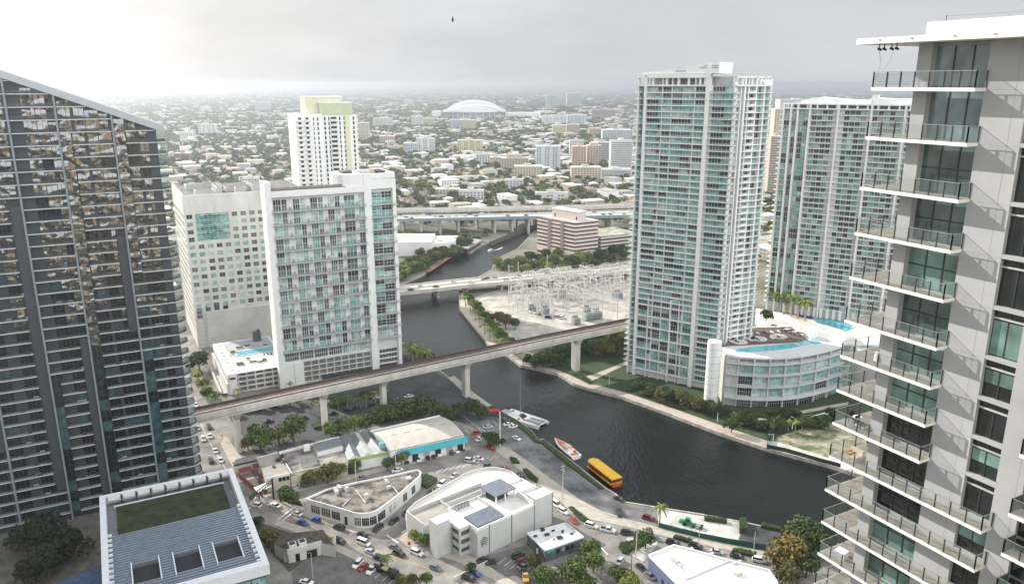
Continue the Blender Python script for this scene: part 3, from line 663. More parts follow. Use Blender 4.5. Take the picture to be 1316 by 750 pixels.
for k in range(nf):
    z = IT - PI_ * (k + 1); low = z < 42
    top = k < 2
    # front bays: s from right to left
    for (a, b_) in ((.6, 4.6), (5.0, 10.6)):
        iw.win(FI, a, b_, z + .1, z + 2.75, -1.0, ri.choice([GTEAL, GTEAL, GMID, GDARK]), WHITE, 1 if b_ - a < 5 else 3, 0, .12)
    for (a, b_) in ((14.2, 18.6), (19.2, 20.4), (20.8, 25.0), (25.5, 30.2), (30.7, 35.0), (35.5, 37.2), (37.6, 43.0)):
        r = ri.random()
        m_ = GTEAL if r < .42 else (GTEAL2 if r < .64 else (GDARK if r < .86 else GMID))
        iw.win(FI, a, b_, z + .12, z + 2.7, -.55, m_, WHITE, max(1, int((b_ - a) / 1.5)), 0, .10)
    iw.win(FI, 44.8, 47.4, z + .12, z + 2.6, -1.4, ri.choice([GTEAL, GMID]), WHITE, 1)
    def fn(m, z=z, k=k):
        e1 = 44.0 if not low or k % 2 else 43.6
        m.fb(FI, 13.9, e1, z - .26, z + .12, -.9, .85, SLABW)
        m.fb(FI, 14.0, e1 - .1, z + .08, z + .95, .66, .70, RAILG)
    if not (low and k % 2): ib.add(fn, pf(FI, 28, 0, z), 12)
    def fn(m, z=z):
        m.fb(FI, .1, 11.4, z - .16, z + .08, -1.2, 1.0, SLABW); m.fb(FI, .2, 11.3, z + .08, z + .95, .92, .96, RAILG)
    ib.add(fn, pf(FI, 5, 0, z), 8)
    def fn(m, z=z):
        m.fb(FI, 46.0, 50.6, z - .16, z + .08, -5, -.2, SLABW); m.fb(FI, 46.1, 50.5, z + .08, z + .95, -.3, -.26, RAILG); m.fb(FI, 50.46, 50.52, z + .08, z + .95, -5, -.31, RAILG)
    ib.add(fn, pf(FI, 48, 0, z), 6)
    # right face
    if z > 24:
        for (a, b_) in ((2.4, 3.6), (4.3, 5.3), (6.6, 8.0), (8.9, 12.2), (13.8, 17.2), (19.0, 21.4)):
            iw.win(FJ, a, b_, z + .15, z + 2.6, -1.1, ri.choice([GTEAL, GTEAL2, GDARK, GMID, GTEAL]), WHITE, 1, 0, .1)
        def fn(m, z=z):
            m.fb(FJ, 8.6, 12.6, z - .16, z + .9, -.4, .75, WHITE2); m.fb(FJ, 6.5, 18.6, z - .22, z + .1, -1.2, .85, SLABW)
        ib.add(fn, pf(FJ, 12, 0, z), 5)
        def fn(m, z=z):
            q = [pf(FJ, -.3, 1.4, 0)[:2], pf(FJ, 2.2, 1.0, 0)[:2], pf(FJ, 2.2, -1.2, 0)[:2], pf(FJ, .2, -1.2, 0)[:2]]
            m.prism(q, z - .16, z + .08, SLABW); m.bar(pf(FJ, -.25, 1.3, z + .5), pf(FJ, 2.1, .95, z + .5), .06, GCUR, .85)
        ib.add(fn, pf(FJ, 1, 1, z), 3)
        def fn(m, z=z):
            m.fb(FJ, 19, 23.4, z - .16, z + .06, -3.5, .7, SLABW); m.fb(FJ, 19.1, 23.3, z + .06, z + .95, .62, .66, RAILG)
        ib.add(fn, pf(FJ, 21, 0, z), 4)
iw.finish(iv); ib.finish(iv)
for F, s0, s1, dd, zt, zb in ((FI, 11.6, 13.7, .85, 158.0, 0), (FI, 18.7, 19.15, .2, IT + 4, 0), (FI, 30.25, 30.65, .2, IT + 4, 0), (FI, 35.05, 35.45, .2, IT + 4, 0), (FI, 43.2, 44.6, .9, IT + 5, 0), (FI, 47.6, 48.1, .3, IT + 5, 0), (FJ, 5.4, 6.4, .35, IT + 4.6, 20), (FJ, 12.6, 13.4, .3, IT + 4.6, 20), (FJ, 17.7, 18.5, .3, IT + 4.6, 20), (FJ, 21.6, 22.6, .3, IT + 4.6, 20), (FJ, 3.65, 4.2, .0, IT + 4.6, 20), (FJ, .4, 2.3, -.8, IT + 2, 20), (FJ, 8.05, 8.6, .2, IT + 4.6, 20)):
    mb = MB(); mb.fb(F, s0, s1, zb, zt, -1.7, dd, WHITE); mb.build('pier', iv)
for a, b_ in ((24.9, 25.45), (20.45, 20.75), (37.25, 37.55)):
    mb = MB(); mb.fb(FI, a, b_, 0, 44, -1.6, .8, WHITE); mb.build('pier', iv)
# open crown
mb = MB()
mb.fb(FI, 11.6, 48.1, 152.4, 154.2, -2.2, .9, WHITE); mb.fb(FI, 11.6, 48.1, IT, IT + .7, -3, .88, WHITE)
mb.fb(FJ, .6, 22.6, 152.3, 153.2, -1.7, .3, WHITE); mb.fb(FJ, .6, 22.6, IT, IT + .7, -1.8, .5, WHITE)
for s in (14.0, 16.4, 22, 27, 33, 40): mb.fb(FI, s, s + .9, IT + .7, 152.4, -1.6, .2, WHITE)
for s in (4.4, 9.8, 15.4, 20): mb.fb(FJ, s, s + .7, IT + .7, 152.3, -1.5, .0, WHITE)
mb.build('crown_frame', iv)
mb = MB(); mb.prism([P2(CO, (D1, 3), (ND1, -5)), P2(CO, (D1, 44), (ND1, -5)), P2(CO, (D1, 44), (ND1, -20)), P2(CO, (D1, 8), (ND1, -22))], IT, 153.0, mat('penthouse_wall', (.42, .42, .41), .8)); mb.build('penthouse', iv)
mb = MB(); h0, h1 = 154.3, 159.4
lo = [pf(FI, 46.5, .2, h0), pf(FI, 8, .2, h0), pf(FI, 8, -18, h0), pf(FI, 46.5, -18, h0)]; hi = [pf(FI, 46.5, .2, h0 + .6), pf(FI, 8, .2, h1), pf(FI, 8, -18, h1), pf(FI, 46.5, -18, h0 + .6)]
mb.hexa(lo + hi, WHITE); mb.build('roof_wedge', iv)
for q in ((8.4, 17.4, h1 - 2.6, h1 - 2.2), (8.4, 15.4, h1 - 1.7, h1 - 1.3), (24, 29, h0 + 1.0, h0 + 1.5)): mb = MB(); mb.fb(FI, *q, .21, .4, GREYST); mb.build('louvre', iv)
# round white stair tower at its foot
sx = G(906, 520); sxy = G(913, 517)
mb = MB(); mb.cyl(sxy[0], sxy[1], 0, 31.5, 3.3, 3.3, WHITE, 20); 
for k in range(8): mb.cyl(sxy[0], sxy[1], 3.4 + k * 3.5, 3.55 + k * 3.5, 3.36, 3.36, GREYST, 20)
mb.build('stair_drum', iv, smooth=False)
mb = MB(); mb.fb(FI, -4.0, 1.0, 0, 27, -1.5, 1.2, mat('blue_grey_link', (.26, .32, .35), .6)); 
for k in range(8): mb.fb(FI, -3.9, .9, 2.2 + k * 3.2, 3.2 + k * 3.2, 1.2, 1.26, GDARK)
mb.build('link_wall', iv)

PWH = mat('podium_band_concrete', (.50, .51, .51), .8, var=.08, scale=.3)
# ---- curved podium with roof pool in front of it
pts_b = [G(930, 520), G(945, 522), G(965, 523.5), G(985, 524), G(1005, 523), G(1025, 520.5), G(1045, 516), G(1062, 511), G(1078, 505)]
cp = thing('curved_podium', 'low curved white building with glazed flats and a long pool on its roof', 'apartment building', (*pts_b[3], 0))
PZ = 25.0
back = [P2(pts_b[-1], (A, 36)), P2(pts_b[0], (A, 40), (B, 18)), P2(pts_b[0], (A, 9), (B, 5.2))]
inner = [P2(p, (A, 1.3)) for p in pts_b]
mb = MB(); mb.prism(inner + back, 0, PZ - .6, mat('podium_wall', (.5, .5, .48), .8)); mb.build('wall', cp)
mb = MB(); mb.prism(pts_b + back, PZ - .59, PZ + .3, mat('podium_roof_concrete', (.56, .57, .57), .8, var=.08)); mb.build('roof', cp)
cw = Many('window'); cbk = Many('balcony'); rcp = random.Random(8)
for i in range(8):
    p, q = pts_b[i], pts_b[i + 1]; L_ = math.hypot(q[0] - p[0], q[1] - p[1]); u = ((q[0] - p[0]) / L_, (q[1] - p[1]) / L_); F = (p, u, (u[1], -u[0]))
    for lev, (za, zb) in enumerate(((.1, 3.6), (5.6, 9.6), (11.4, 15.4), (17.0, 21.2))):
        m_ = rcp.choice([GTEAL, GTEAL2, GTEAL]) if lev else rcp.choice([GMID, GDARK, GTEAL])
        if lev in (1, 2) and rcp.random() < .35: m_ = GDARK
        cw.win(F, .5, L_ - .5, za, zb, -1.0, m_, PWH, 5, 1, .12)
    cw.win(F, .5, L_ - .5, 22.6, 24.2, -1.0, mat('louvre_grey', (.2, .2, .21), .7), WHITE, 1)
    mb = MB(); mb.fb(F, -.35, .35, 0, PZ - .6, -1.4, -.1, PWH); mb.build('pier', cp)
    for z in (4.4, 10.4, 16.2, 21.8):
        d = .9 if z > 5 else 1.6
        def fn(m, F=F, L_=L_, z=z, d=d):
            m.fb(F, -.1, L_ + .1, z - .2, z + (.25 if z < 20 else .2) + (.5 if d > 1 else 0), -1.3, d, PWH)
            if 5 < z < 20: m.fb(F, 0, L_, z + .26, z + 1.2, d - .08, d - .04, RAILG)
        cbk.add(fn, (p[0], p[1], z), 6)
cw.finish(cp); cbk.finish(cp)
BRT = mat('brown_terrace', (.14, .10, .085), .9, var=.2)
mb = MB(); mb.prism([P2(pts_b[1], (A, 16)), P2(pts_b[7], (A, 13)), P2(pts_b[8], (A, 34)), P2(pts_b[0], (A, 38), (B, 18.5))], PZ + .31, PZ + .36, BRT); mb.build('terrace', cp)
mb = MB(); ps = [G(945, 462, PZ), G(1010, 456, PZ), G(1036, 447.5, PZ)]
mb.prism([G(944, 450, PZ), G(946, 453, PZ), G(975, 452.5, PZ), G(1010, 449, PZ), G(1029, 445.5, PZ), G(1019, 441.5, PZ), G(990, 444.5, PZ), G(965, 446.5, PZ)], PZ + .32, PZ + .42, POOLW); mb.prism([G(1032, 445, PZ), G(1047, 441.5, PZ), G(1036, 438, PZ), G(1022, 440.5, PZ)], PZ + .32, PZ + .42, POOLW); mb.prism([G(1048, 443.0, PZ), G(1056, 441, PZ), G(1046, 437, PZ), G(1038, 438.5, PZ)], PZ + .32, PZ + .42, POOLW); mb.build('pool', cp)
for (x, y) in ((950, 440), (975, 436), (1000, 433), (960, 434)):
    c = G(x, y, PZ); mb = MB(); mb.cyl(c[0], c[1], PZ + .37, PZ + .5, 4.2, 4.2, DKTILE, 14); mb.build('paved_circle', cp)
for i in range(16):
    c = G(948 + (i % 8) * 9, 441 - (i % 8) * .9 - (i // 8) * 8, PZ); mb = MB(); F = (c, B, NA); mb.fb(F, 0, .8, PZ + .4, PZ + .8, -2, 0, WHITE if i % 3 else DKMET); mb.fb(F, 0, .8, PZ + .8, PZ + 1.2, -2, -1.5, WHITE if i % 3 else DKMET); mb.build('sun_lounger', cp)
for i in range(7):
    c = G(998 + i * 5.5, 425 + i * 1.6, PZ); mb = MB(); F = (c, D1, ND1); mb.fb(F, 0, 3.2, PZ + 2.4, PZ + 2.55, -2, 0, WHITE2 if i % 2 else DKMET)
    for a in (0.1, 3.0): mb.fb(F, a, a + .1, PZ + .36, PZ + 2.4, -.2, -.1, WHITE2)
    mb.build('cabana', cp)
c = G(1040, 436, PZ); mb = MB(); mb.fb((c, B, NA), 0, 5.5, PZ + .31, PZ + 5.4, -4, 0, WHITE); mb.build('stair_box', cp)

# ---- second teal tower (right of it) with its bright pool deck
MO = (148.9, 437.2); DM = (.8304, -.5571); FM = (MO, DM, ND1)
mt = thing('wide_teal_tower', 'broad white and teal tower with white ribs behind the pool deck', 'tower', (*MO, 0))
MT = 136.5; MB0 = 22.3
mb = MB(); mb.prism([P2(MO, (ND1, -1.4)), P2(MO, (DM, 78), (ND1, -1.4)), P2(MO, (DM, 78), (ND1, -26)), P2(MO, (ND1, -26))], 0, MT, WHITE2); mb.build('wall', mt)
mw = Many('window'); mbk = Many('balcony'); rm = random.Random(31)
cols = [(.6, 3.4, 0), (5.0, 6.9, 1), (8.6, 10.4, 0), (10.8, 13.2, 0)]
ribs = [0, 4.0, 7.6, 13.9, 28.4, 44.6, 60.5, 77]
x = 14.9
while x < 76:
    if not any(abs(x + 1.1 - r) < 1.6 for r in ribs): cols.append((x, x + 2.2, 2))
    x += 2.75
for k in range(int((MT - MB0) / 2.95)):
    z = MT - 2.95 * (k + 1)
    if z < MB0 + 4: break
    for (a, b_, t_) in cols:
        r = rm.random(); m_ = GDARK if r < .36 else (GTEAL if r < .7 else (GTEAL2 if r < .88 else GMID))
        if t_ == 0: m_ = rm.choice([GTEAL, GTEAL2, GDARK, GTEAL])
        mw.win(FM, a, b_, z + .5 if t_ == 2 else z + .2, z + 2.5, -1.1 if t_ == 2 else -.5, m_, WHITE, 1, 0, .08)
    for (a, b_) in ((14.4, 27.9), (29, 44), (45.2, 60), (61, 76.5)):
        def fn(m, a=a, b_=b_, z=z): m.fb(FM, a, b_, z - .14, z + .08, -1.4, .3, SLABW); m.fb(FM, a + (2.8 if k % 2 else 0), b_, z + .09, z + .8, .2, .25, RAILG)
        mbk.add(fn, pf(FM, a + 6, 0, z), 8)
    def fn(m, z=z): m.fb(FM, -2.2, 3.6, z - .14, z + .08, -3, .3, SLABW)
    mbk.add(fn, pf(FM, 0, 0, z), 4)
mw.finish(mt); mbk.finish(mt)
for s in ribs: mb = MB(); mb.fb(FM, s - .5, s + .5, MB0, MT + (5.5 if s in (44.6,) else 2.5), -1.5, .75, WHITE); mb.build('pier', mt)
for k in range(20):
    s = 9 + k * 3.4; mb = MB(); mb.fb(FM, s, s + 1.5, MB0, MB0 + 5.6, -1.39, .35, WHITE); mb.build('ground_pier', mt)
mb = MB(); mb.fb(FM, -1, 78, MT, MT + .6, -4, .9, WHITE); mb.fb(FM, -1, 78, MT + 2.4, MT + 3.0, -4, .6, WHITE)
for k in range(16): mb.fb(FM, 2 + k * 5, 2.8 + k * 5, MT + .6, MT + 2.4, -3, .3, WHITE)
mb.build('crown_frame', mt)
mb = MB(); mb.prism([P2(MO, (DM, 4), (ND1, -4)), P2(MO, (DM, 70), (ND1, -4)), P2(MO, (DM, 70), (ND1, -20)), P2(MO, (DM, 4), (ND1, -20))], MT, MT + 3.6, MATS['penthouse_wall']); mb.build('penthouse', mt)
# swept white roof parapet
mb = MB()
sw_ = [(8, 4.4), (14, 5.9), (17, 6.2), (24, 5.6), (32, 5.0), (40, 5.0), (44, 6.2), (52, 5.6), (62, 5.8), (74, 6.8)]
for (a, ha), (b_, hb) in zip(sw_, sw_[1:]):
    mb.hexa([pf(FM, a, -3, MT + 3.0), pf(FM, b_, -3, MT + 3.0), pf(FM, b_, -20, MT + 3.0), pf(FM, a, -20, MT + 3.0), pf(FM, a, -3, MT + ha), pf(FM, b_, -3, MT + hb), pf(FM, b_, -20, MT + hb), pf(FM, a, -20, MT + ha)], WHITE)
mb.build('roof_sweep', mt)
mb = MB(); mb.fb(FM, 43.6, 46.4, MT + 3, MT + 7.6, -6, -2, WHITE); mb.build('roof_unit', mt)

DZ = 22.0
dk = thing('pool_deck', 'bright white raised deck with palms and a blue pool below the broad teal tower', 'terrace', (*G(1050, 420, DZ), 0))
dpl = [G(972, 392, DZ), G(1000, 390, DZ), G(1180, 425, DZ), G(1260, 470, DZ), G(1125, 462, DZ), G(1000, 408, DZ)]
mb = MB(); mb.prism([P2(MO, (D1, 6)), P2(MO, (DM, 90)), P2(G(1128, 462, DZ), (A, 0)), G(1118, 458, DZ), G(1070, 430, DZ), G(990, 406, DZ)], 0, DZ, WHITE, mat('white_deck', (.78, .76, .72), .85, var=.08, scale=.2)); mb.build('wall', dk)
mb = MB(); mb.prism([G(1044, 409, DZ), G(1050, 415, DZ), G(1080, 423, DZ), G(1098, 418, DZ), G(1100, 411, DZ), G(1060, 408, DZ)], DZ + .03, DZ + .12, POOLW); mb.prism([G(1074, 421, DZ), G(1086, 426, DZ), G(1098, 422, DZ), G(1092, 418.5, DZ)], DZ + .13, DZ + .16, POOLW); mb.build('pool', dk)
mb = MB(); mb.prism([G(1020, 401, DZ), G(1026, 406.5, DZ), G(1042, 410, DZ), G(1046, 407, DZ)], DZ + .03, DZ + .1, mat('purple_deck', (.09, .06, .22), .6)); mb.build('pool_deck_mat', dk)
mb = MB(); mb.prism([G(1003, 400, DZ), G(1035, 419, DZ), G(1090, 432, DZ), G(1100, 424, DZ), G(1076, 427, DZ), G(1040, 413, DZ), G(1015, 400, DZ)], DZ + .01, DZ + .028, mat('tan_deck', (.60, .52, .44), .9, var=.2)); mb.build('terrace', dk)
mb = MB(); mb.prism([P2(MO, (DM, 10), (ND1, .9)), P2(MO, (DM, 60), (ND1, .9)), P2(MO, (DM, 60), (ND1, 4)), P2(MO, (DM, 10), (ND1, 4))], DZ + .005, DZ + .022, BRT); mb.build('brown_walk', dk)
# lower glazed front of the deck, right of the curved podium
FD = (G(1072, 500), DM, ND1)
dg = thing('glazed_annex', 'small teal glazed annex with round white roof pod beside the curved podium', 'building', (*G(1095, 500), 0))
mb = MB(); fo = P2(G(1080, 503), (A, 6)); FA = (fo, (cos(radians(-4)), sin(radians(-4))), (sin(radians(-4)), -cos(radians(-4))))
mb.fb(FA, 0, 30, 0, 23.2, -10, 0, WHITE2); mb.build('wall', dg)
dw = Many('window')
for k in range(6):
    for j in range(8): dw.win(FA, .6 + j * 3.7, 3.9 + j * 3.7, 1.2 + k * 3.7, 4.2 + k * 3.7, .04, rm.choice([GTEAL, GTEAL, GTEAL2, GMID]), WHITE, 2)
dw.finish(dg)
mb = MB(); mb.fb(FA, -.3, 30.3, 23.2, 23.9, -10.3, .5, WHITE); mb.build('roof', dg)
c = pf(FA, 8, -4, 0); mb = MB()
prev = [(c[0], c[1])]
for i in range(8):
    a0, a1 = pi * i / 8, pi * (i + 1) / 8
    mb.hexa([pf(FA, 4 + 3.6 - 3.6 * cos(a0), -8, 23.9), pf(FA, 4 + 3.6 - 3.6 * cos(a1), -8, 23.9), pf(FA, 4 + 3.6 - 3.6 * cos(a1), -1, 23.9), pf(FA, 4 + 3.6 - 3.6 * cos(a0), -1, 23.9), pf(FA, 4 + 3.6 - 3.6 * cos(a0), -8, 23.91 + 3.6 * sin(a0)), pf(FA, 4 + 3.6 - 3.6 * cos(a1), -8, 23.91 + 3.6 * sin(a1)), pf(FA, 4 + 3.6 - 3.6 * cos(a1), -1, 23.91 + 3.6 * sin(a1)), pf(FA, 4 + 3.6 - 3.6 * cos(a0), -1, 23.91 + 3.6 * sin(a0))], WHITE)
mb.build('roof_pod', dg)

# ---- grey balcony tower in the right foreground
QO = (31.1, 52.7); FT = (QO, A, (-B[0], -B[1]))       # s grows away from the camera, n points out to the left
gt = thing('balcony_tower', 'grey stucco tower with glass-railed balconies filling the right edge', 'tower', (*QO, 0))
mb = MB(); mb.fb(FT, -30, 5.2, 0, 152.7, -24, -.6, GREYST); mb.build('wall', gt)
mb = MB(); mb.fb(FT, 4.2, 5.25, 0, 152.7, -2, .0, GREYST); mb.build('corner_pier', gt)
mb = MB(); mb.fb(FT, -2.7, .15, 0, 152.7, -.59, .0, GREYST); mb.build('wall_panel', gt)
mb = MB(); mb.fb(FT, -6.6, -4.83, 0, 152.7, -.59, .0, GREYST); mb.build('wall_panel', gt)
mb = MB(); mb.fb(FT, -30, -9.5, 0, 152.7, -.59, .0, GREYST); mb.build('wall_panel', gt)
mb = MB(); mb.fb(FT, -30, 8.9, 152.72, 153.12, -12, 2.0, mat('white_roof_edge', (.82, .81, .79), .6, var=.03)); mb.build('roof_slab', gt)
for s in (6.9, 4.4, 1.3, -1.3): mb = MB(); mb.fb(FT, s, s + .18, 152.95, 153.02, 2.0, 2.08, GREYST); mb.build('roof_light', gt)
mb = MB(); mb.fb(FT, -30, 5.5, 153.12, 154.15, -11, -.9, WHITE2); mb.build('parapet', gt)
mb = MB(); p = pf(FT, 4.3, -1.2, 154.1); q = pf(FT, -2, -1.2, 154.3); mb.bar(p, (p[0], p[1], p[2] + .45), .04, DKMET); mb.bar((p[0], p[1], p[2] + .4), (q[0], q[1], q[2] + .1), .012, DKMET); mb.build('aerial', gt)
slz = [ZAT(30, 52.1, y) for y in (112.7, 183.8, 256.6, 321.7, 385, 446.7, 497, 545.5, 592, 639)]
sl_ = slz[:]
while sl_[-1] > 90: sl_.append(sl_[-1] - 3.05)
GLB = [glass('bright_balcony_glass', (.15, .21, .22), .05, spec=1), glass('balcony_door_glass', (.08, .125, .125), .04, wav=.02, wscale=1.0, spec=1), glass('green_blind_glass', (.17, .29, .26), .09), GDARK]
rg = random.Random(14)
FRM = mat('graphite_frame', (.05, .055, .058), .5, .3)
def balcony(zt, s_right, s_left=7.8, Fb=FT, depth_far=8.0, dout=1.25, body_end=5.2, first=False):
    """white edged slab, tiled top, glass panels between graphite posts"""
    b_ = MB()
    b_.fb(Fb, s_right, s_left, zt - .25, zt - .02, .002, dout, SLABW)
    b_.fb(Fb, body_end + .06, s_left, zt - .25, zt - .02, -depth_far, .0, SLABW)
    b_.fb(Fb, s_right + .04, s_left - .04, zt - .019, zt + .005, .01, dout - .04, DECKF); b_.fb(Fb, body_end + .07, s_left - .04, zt - .019, zt + .005, -depth_far, .009, DECKF)
    bo = b_.build('balcony', gt)
    o_, u_, n_ = Fb
    def run(s0, d0, s1, d1, nseg):
        for i in range(nseg):
            sa, sb = s0 + (s1 - s0) * i / nseg, s0 + (s1 - s0) * (i + 1) / nseg; da, db = d0 + (d1 - d0) * i / nseg, d0 + (d1 - d0) * (i + 1) / nseg
            gl.bar(pf(Fb, sa, da, zt + .55), pf(Fb, sb, db, zt + .55), .02, RAILG2, .88)
            po.bar(pf(Fb, sa, da, zt - .02), pf(Fb, sa, da, zt + 1.07), .07, FRM)
        po.bar(pf(Fb, s1, d1, zt - .02), pf(Fb, s1, d1, zt + 1.07), .07, FRM)
        po.bar(pf(Fb, s0, d0, zt + 1.07), pf(Fb, s1, d1, zt + 1.07), .05, GALV, .035)
    gl = MB(); po = MB()
    run(s_right + .06, dout - .07, s_left - .06, dout - .07, max(2, int(round((s_left - s_right) / 1.15))))
    run(s_right + .06, dout - .07, s_right + .06, .02, 1)
    run(s_left - .06, dout - .07, s_left - .06, -depth_far + .05, 6)
    po.build('railing', bo); gl.build('railing_glass', bo)
    return bo
for k, z in enumerate(sl_):
    long_ = k >= 9
    if k == 9: pass
    balcony(z if k < 9 else z, -5.1 if long_ else 0.0)
# windows under each slab
gw = Many('window')
for k, z in enumerate([152.72] + sl_[:-1]):
    zb = (sl_[k]) + .02; zt = z - .27
    kind = GLB[0] if k in (0, 1) else (GLB[1] if k in (2, 3, 5) else (GLB[2] if k in (4, 6, 7, 11) else GLB[3] if k in (8, 9, 10) else GLB[2]))
    gw.win(FT, .15, 4.2, zb, zt, -.55, kind, FRM, 2, 0 if k < 2 else 1, .09)
zz = slz[1]
for k in range(len(sl_) - 1):
    zb = sl_[k + 1] + .12; zt = sl_[k] - .16
    if k < 1: zb = sl_[k + 1] - .1
    m_ = [GMID, GDARK, GDARK, GDARK, GLB[2], GLB[2], GDARK, GLB[2], GDARK, GLB[2], GDARK][k % 11]
    gw.win(FT, -4.83, -2.7, zb, zt, -.35, GDARK, FRM, 1, 0, .08)
    if m_ is GLB[2]:
        gw.win(FT, -4.75, -3.82, zb + .1 + (.9 if k % 2 else 0), zt - .75, -.28, GLB[2]); gw.win(FT, -3.7, -2.78, zb + .1 + (.9 if k % 2 else 0), zt - .75, -.28, GLB[2])
    mb = MB(); mb.fb(FT, -4.83, -2.7, zt - .62, zt - .5, -.29, -.2, LGREY); mb.build('transom', gt)
    mb = MB(); mb.fb(FT, -4.83, -2.7, zt + .001, sl_[k] + .119 if k else sl_[k] + .2, -.59, -.01, GREYST); mb.build('spandrel', gt)
for k in range(len(sl_) - 1): gw.win(FT, -9.5, -6.6, sl_[k + 1] + .1, sl_[k] - .2, -.3, GDARK, FRM, 1)
gw.finish(gt)
mb = MB(); mb.fb(FT, -4.83, -2.7, sl_[0] + .2, 152.7, -.59, .0, GREYST); mb.fb(FT, -9.5, -6.6, sl_[0] - .2, 152.7, -.59, 0, GREYST); mb.build('wall_panel', gt)
for z in (127.0 + 3.3, 127.0 + .3, 123.0, 120.0, 117, 114): balcony(z - .6, -11, -6.6, FT, .05, 1.25, -6.7)
JNT = mat('stucco_joint', (.24, .24, .24), .9)
for k, z in enumerate(sl_):
    mb = MB(); mb.fb(FT, -2.7, .15, z - .135, z - .12, .001, .004, JNT); mb.build('wall_joint', gt)
for s in (-6.2, -1.9): mb = MB(); mb.fb(FT, s, s + .02, 60, 152.6, .001, .0045, JNT); mb.build('wall_joint', gt)
# lamps clamped under the roof slab
for i, s in enumerate((7.6, 7.2, 6.6, 6.2)):
    mb = MB(); c = pf(FT, s, 1.1, 0); mb.cyl(c[0], c[1], 152.3, 152.45, .09, .12, BLKM, 8); mb.cyl(c[0], c[1], 152.45, 152.72, .04, .04, BLKM, 6); mb.bar((c[0] - .12, c[1], 152.42), (c[0] + .16, c[1], 152.3), .12, BLKM); mb.build('spotlight', gt)
mb = MB(); a_ = pf(FT, 7.7, 1.1, 152.7)
pr = None
for i in range(14):
    t_ = i / 13; q = pf(FT, 7.75 - .9 * sin(t_ * pi) * .5 + t_ * .1, 1.15, 152.6 - 2.6 * t_)
    if pr: mb.bar(pr, q, .025, GALV)
    pr = q
pr = None
for i in range(10):
    t_ = i / 9; q = pf(FT, 6.4 + 1.2 * t_, 1.12, 152.3 - 1.6 * t_ ** .5 - .3 * t_)
    if pr: mb.bar(pr, q, .02, GALV)
    pr = q
mb.build('cable', gt)
# furniture
def chair(name, label, z, s, d, m1, m2, group=None):
    t_ = thing(name, label, 'chair', pf(FT, s, d, z), group)
    mb = MB(); mb.fb(FT, s - .28, s + .28, z + .38, z + .46, d - .28, d + .28, m1); mb.build('seat', t_)
    mb = MB(); mb.fb(FT, s + .2, s + .28, z + .46, z + .95, d - .28, d + .28, m1); mb.build('backrest', t_)
    for a, b_ in ((-.26, -.26), (.26, -.26), (-.26, .26), (.26, .26)): mb = MB(); mb.bar(pf(FT, s + a, d + b_, z), pf(FT, s + a, d + b_, z + .38), .04, m2); mb.build('leg', t_)
chair('chair', 'black chair beside the round white table on a balcony', sl_[8] + .01, 6.9, -.1, BLKM, BLKM); chair('chair', 'black chair at the far side of the white table on a balcony', sl_[8] + .01, 6.0, .3, BLKM, BLKM)
t_ = thing('balcony_table', 'round white table between two black chairs on a balcony', 'table', pf(FT, 6.4, .1, sl_[8] + .01)); c = pf(FT, 6.4, .1, 0); z = sl_[8] + .01
mb = MB(); mb.cyl(c[0], c[1], z + .70, z + .74, .38, .38, WHITE, 16); mb.build('tabletop', t_); mb = MB(); mb.cyl(c[0], c[1], z, z + .70, .05, .04, WHITE, 8); mb.cyl(c[0], c[1], z, z + .03, .22, .22, WHITE, 12); mb.build('pedestal', t_)
z = sl_[9] + .01; t_ = thing('outdoor_sofa', 'cream cushioned sofa with an orange towel on a balcony', 'sofa', pf(FT, 6.4, .2, z))
CRM = mat('cream_cushion', (.55, .48, .38), .9)
mb = MB(); mb.fb(FT, 5.8, 7.0, z, z + .4, -.3, .5, CRM); mb.build('seat', t_); mb = MB(); mb.fb(FT, 5.8, 7.0, z + .4, z + .8, -.5, -.3, CRM); mb.build('backrest', t_); mb = MB(); mb.fb(FT, 6.5, 7.05, z + .41, z + .5, -.28, .52, mat('orange_towel', (.55, .22, .10), .9)); mb.build('towel', t_)
z = sl_[12] + .01 if len(sl_) > 12 else sl_[-1]
t_ = tag((lambda m: (m.prism([pf(FT, 5.8, .4, 0)[:2], pf(FT, 6.7, .7, 0)[:2], pf(FT, 6.9, -.3, 0)[:2], pf(FT, 6.0, -.4, 0)[:2]], z, z + .62, mat('white_cloth', (.8, .8, .78), .9)), m.build('furniture_cover'))[1])(MB()), 'white cloth cover over furniture on a lower balcony', 'cover')
z = sl_[6] + .01; t_ = tag((lambda m: (m.fb(FT, 5.35, 5.6, z, z + .5, -.1, .15, WHITE), m.fb(FT, 5.38, 5.57, z + .55, z + .75, -.05, .1, WHITE), m.fb(FT, 5.44, 5.5, z + .5, z + .55, .0, .05, GALV), m.build('water_heater'))[3])(MB()), 'small white appliance standing against the pier on a balcony', 'appliance')
# ================================================================== VIADUCT AND BRIDGES
VCON = mat('viaduct_concrete', (.50, .48, .43), .85, var=.14, scale=.25, stretch=(1, 1, .3)); RUST = mat('rusty_track_bed', (.10, .068, .058), .9, var=.3, scale=.8); RAILM = mat('rail_steel', (.30, .22, .18), .5, .5)
VZ = 21.0
vp = [G(-60, 590, VZ), G(120, 558, VZ), G(253, 531, VZ), G(330, 514, VZ), G(404, 498, VZ), G(480, 482, VZ), G(560, 465, VZ), G(620, 452.5, VZ), G(700, 435.5, VZ), G(804, 415, VZ), G(930, 390, VZ)]
def resample(pts, step):
    out = [pts[0]]; acc = 0
    for p, q in zip(pts, pts[1:]):
        L_ = math.hypot(q[0] - p[0], q[1] - p[1]); n_ = max(1, int(L_ / step))
        out += [(p[0] + (q[0] - p[0]) * i / n_, p[1] + (q[1] - p[1]) * i / n_) for i in range(1, n_ + 1)]
    return out
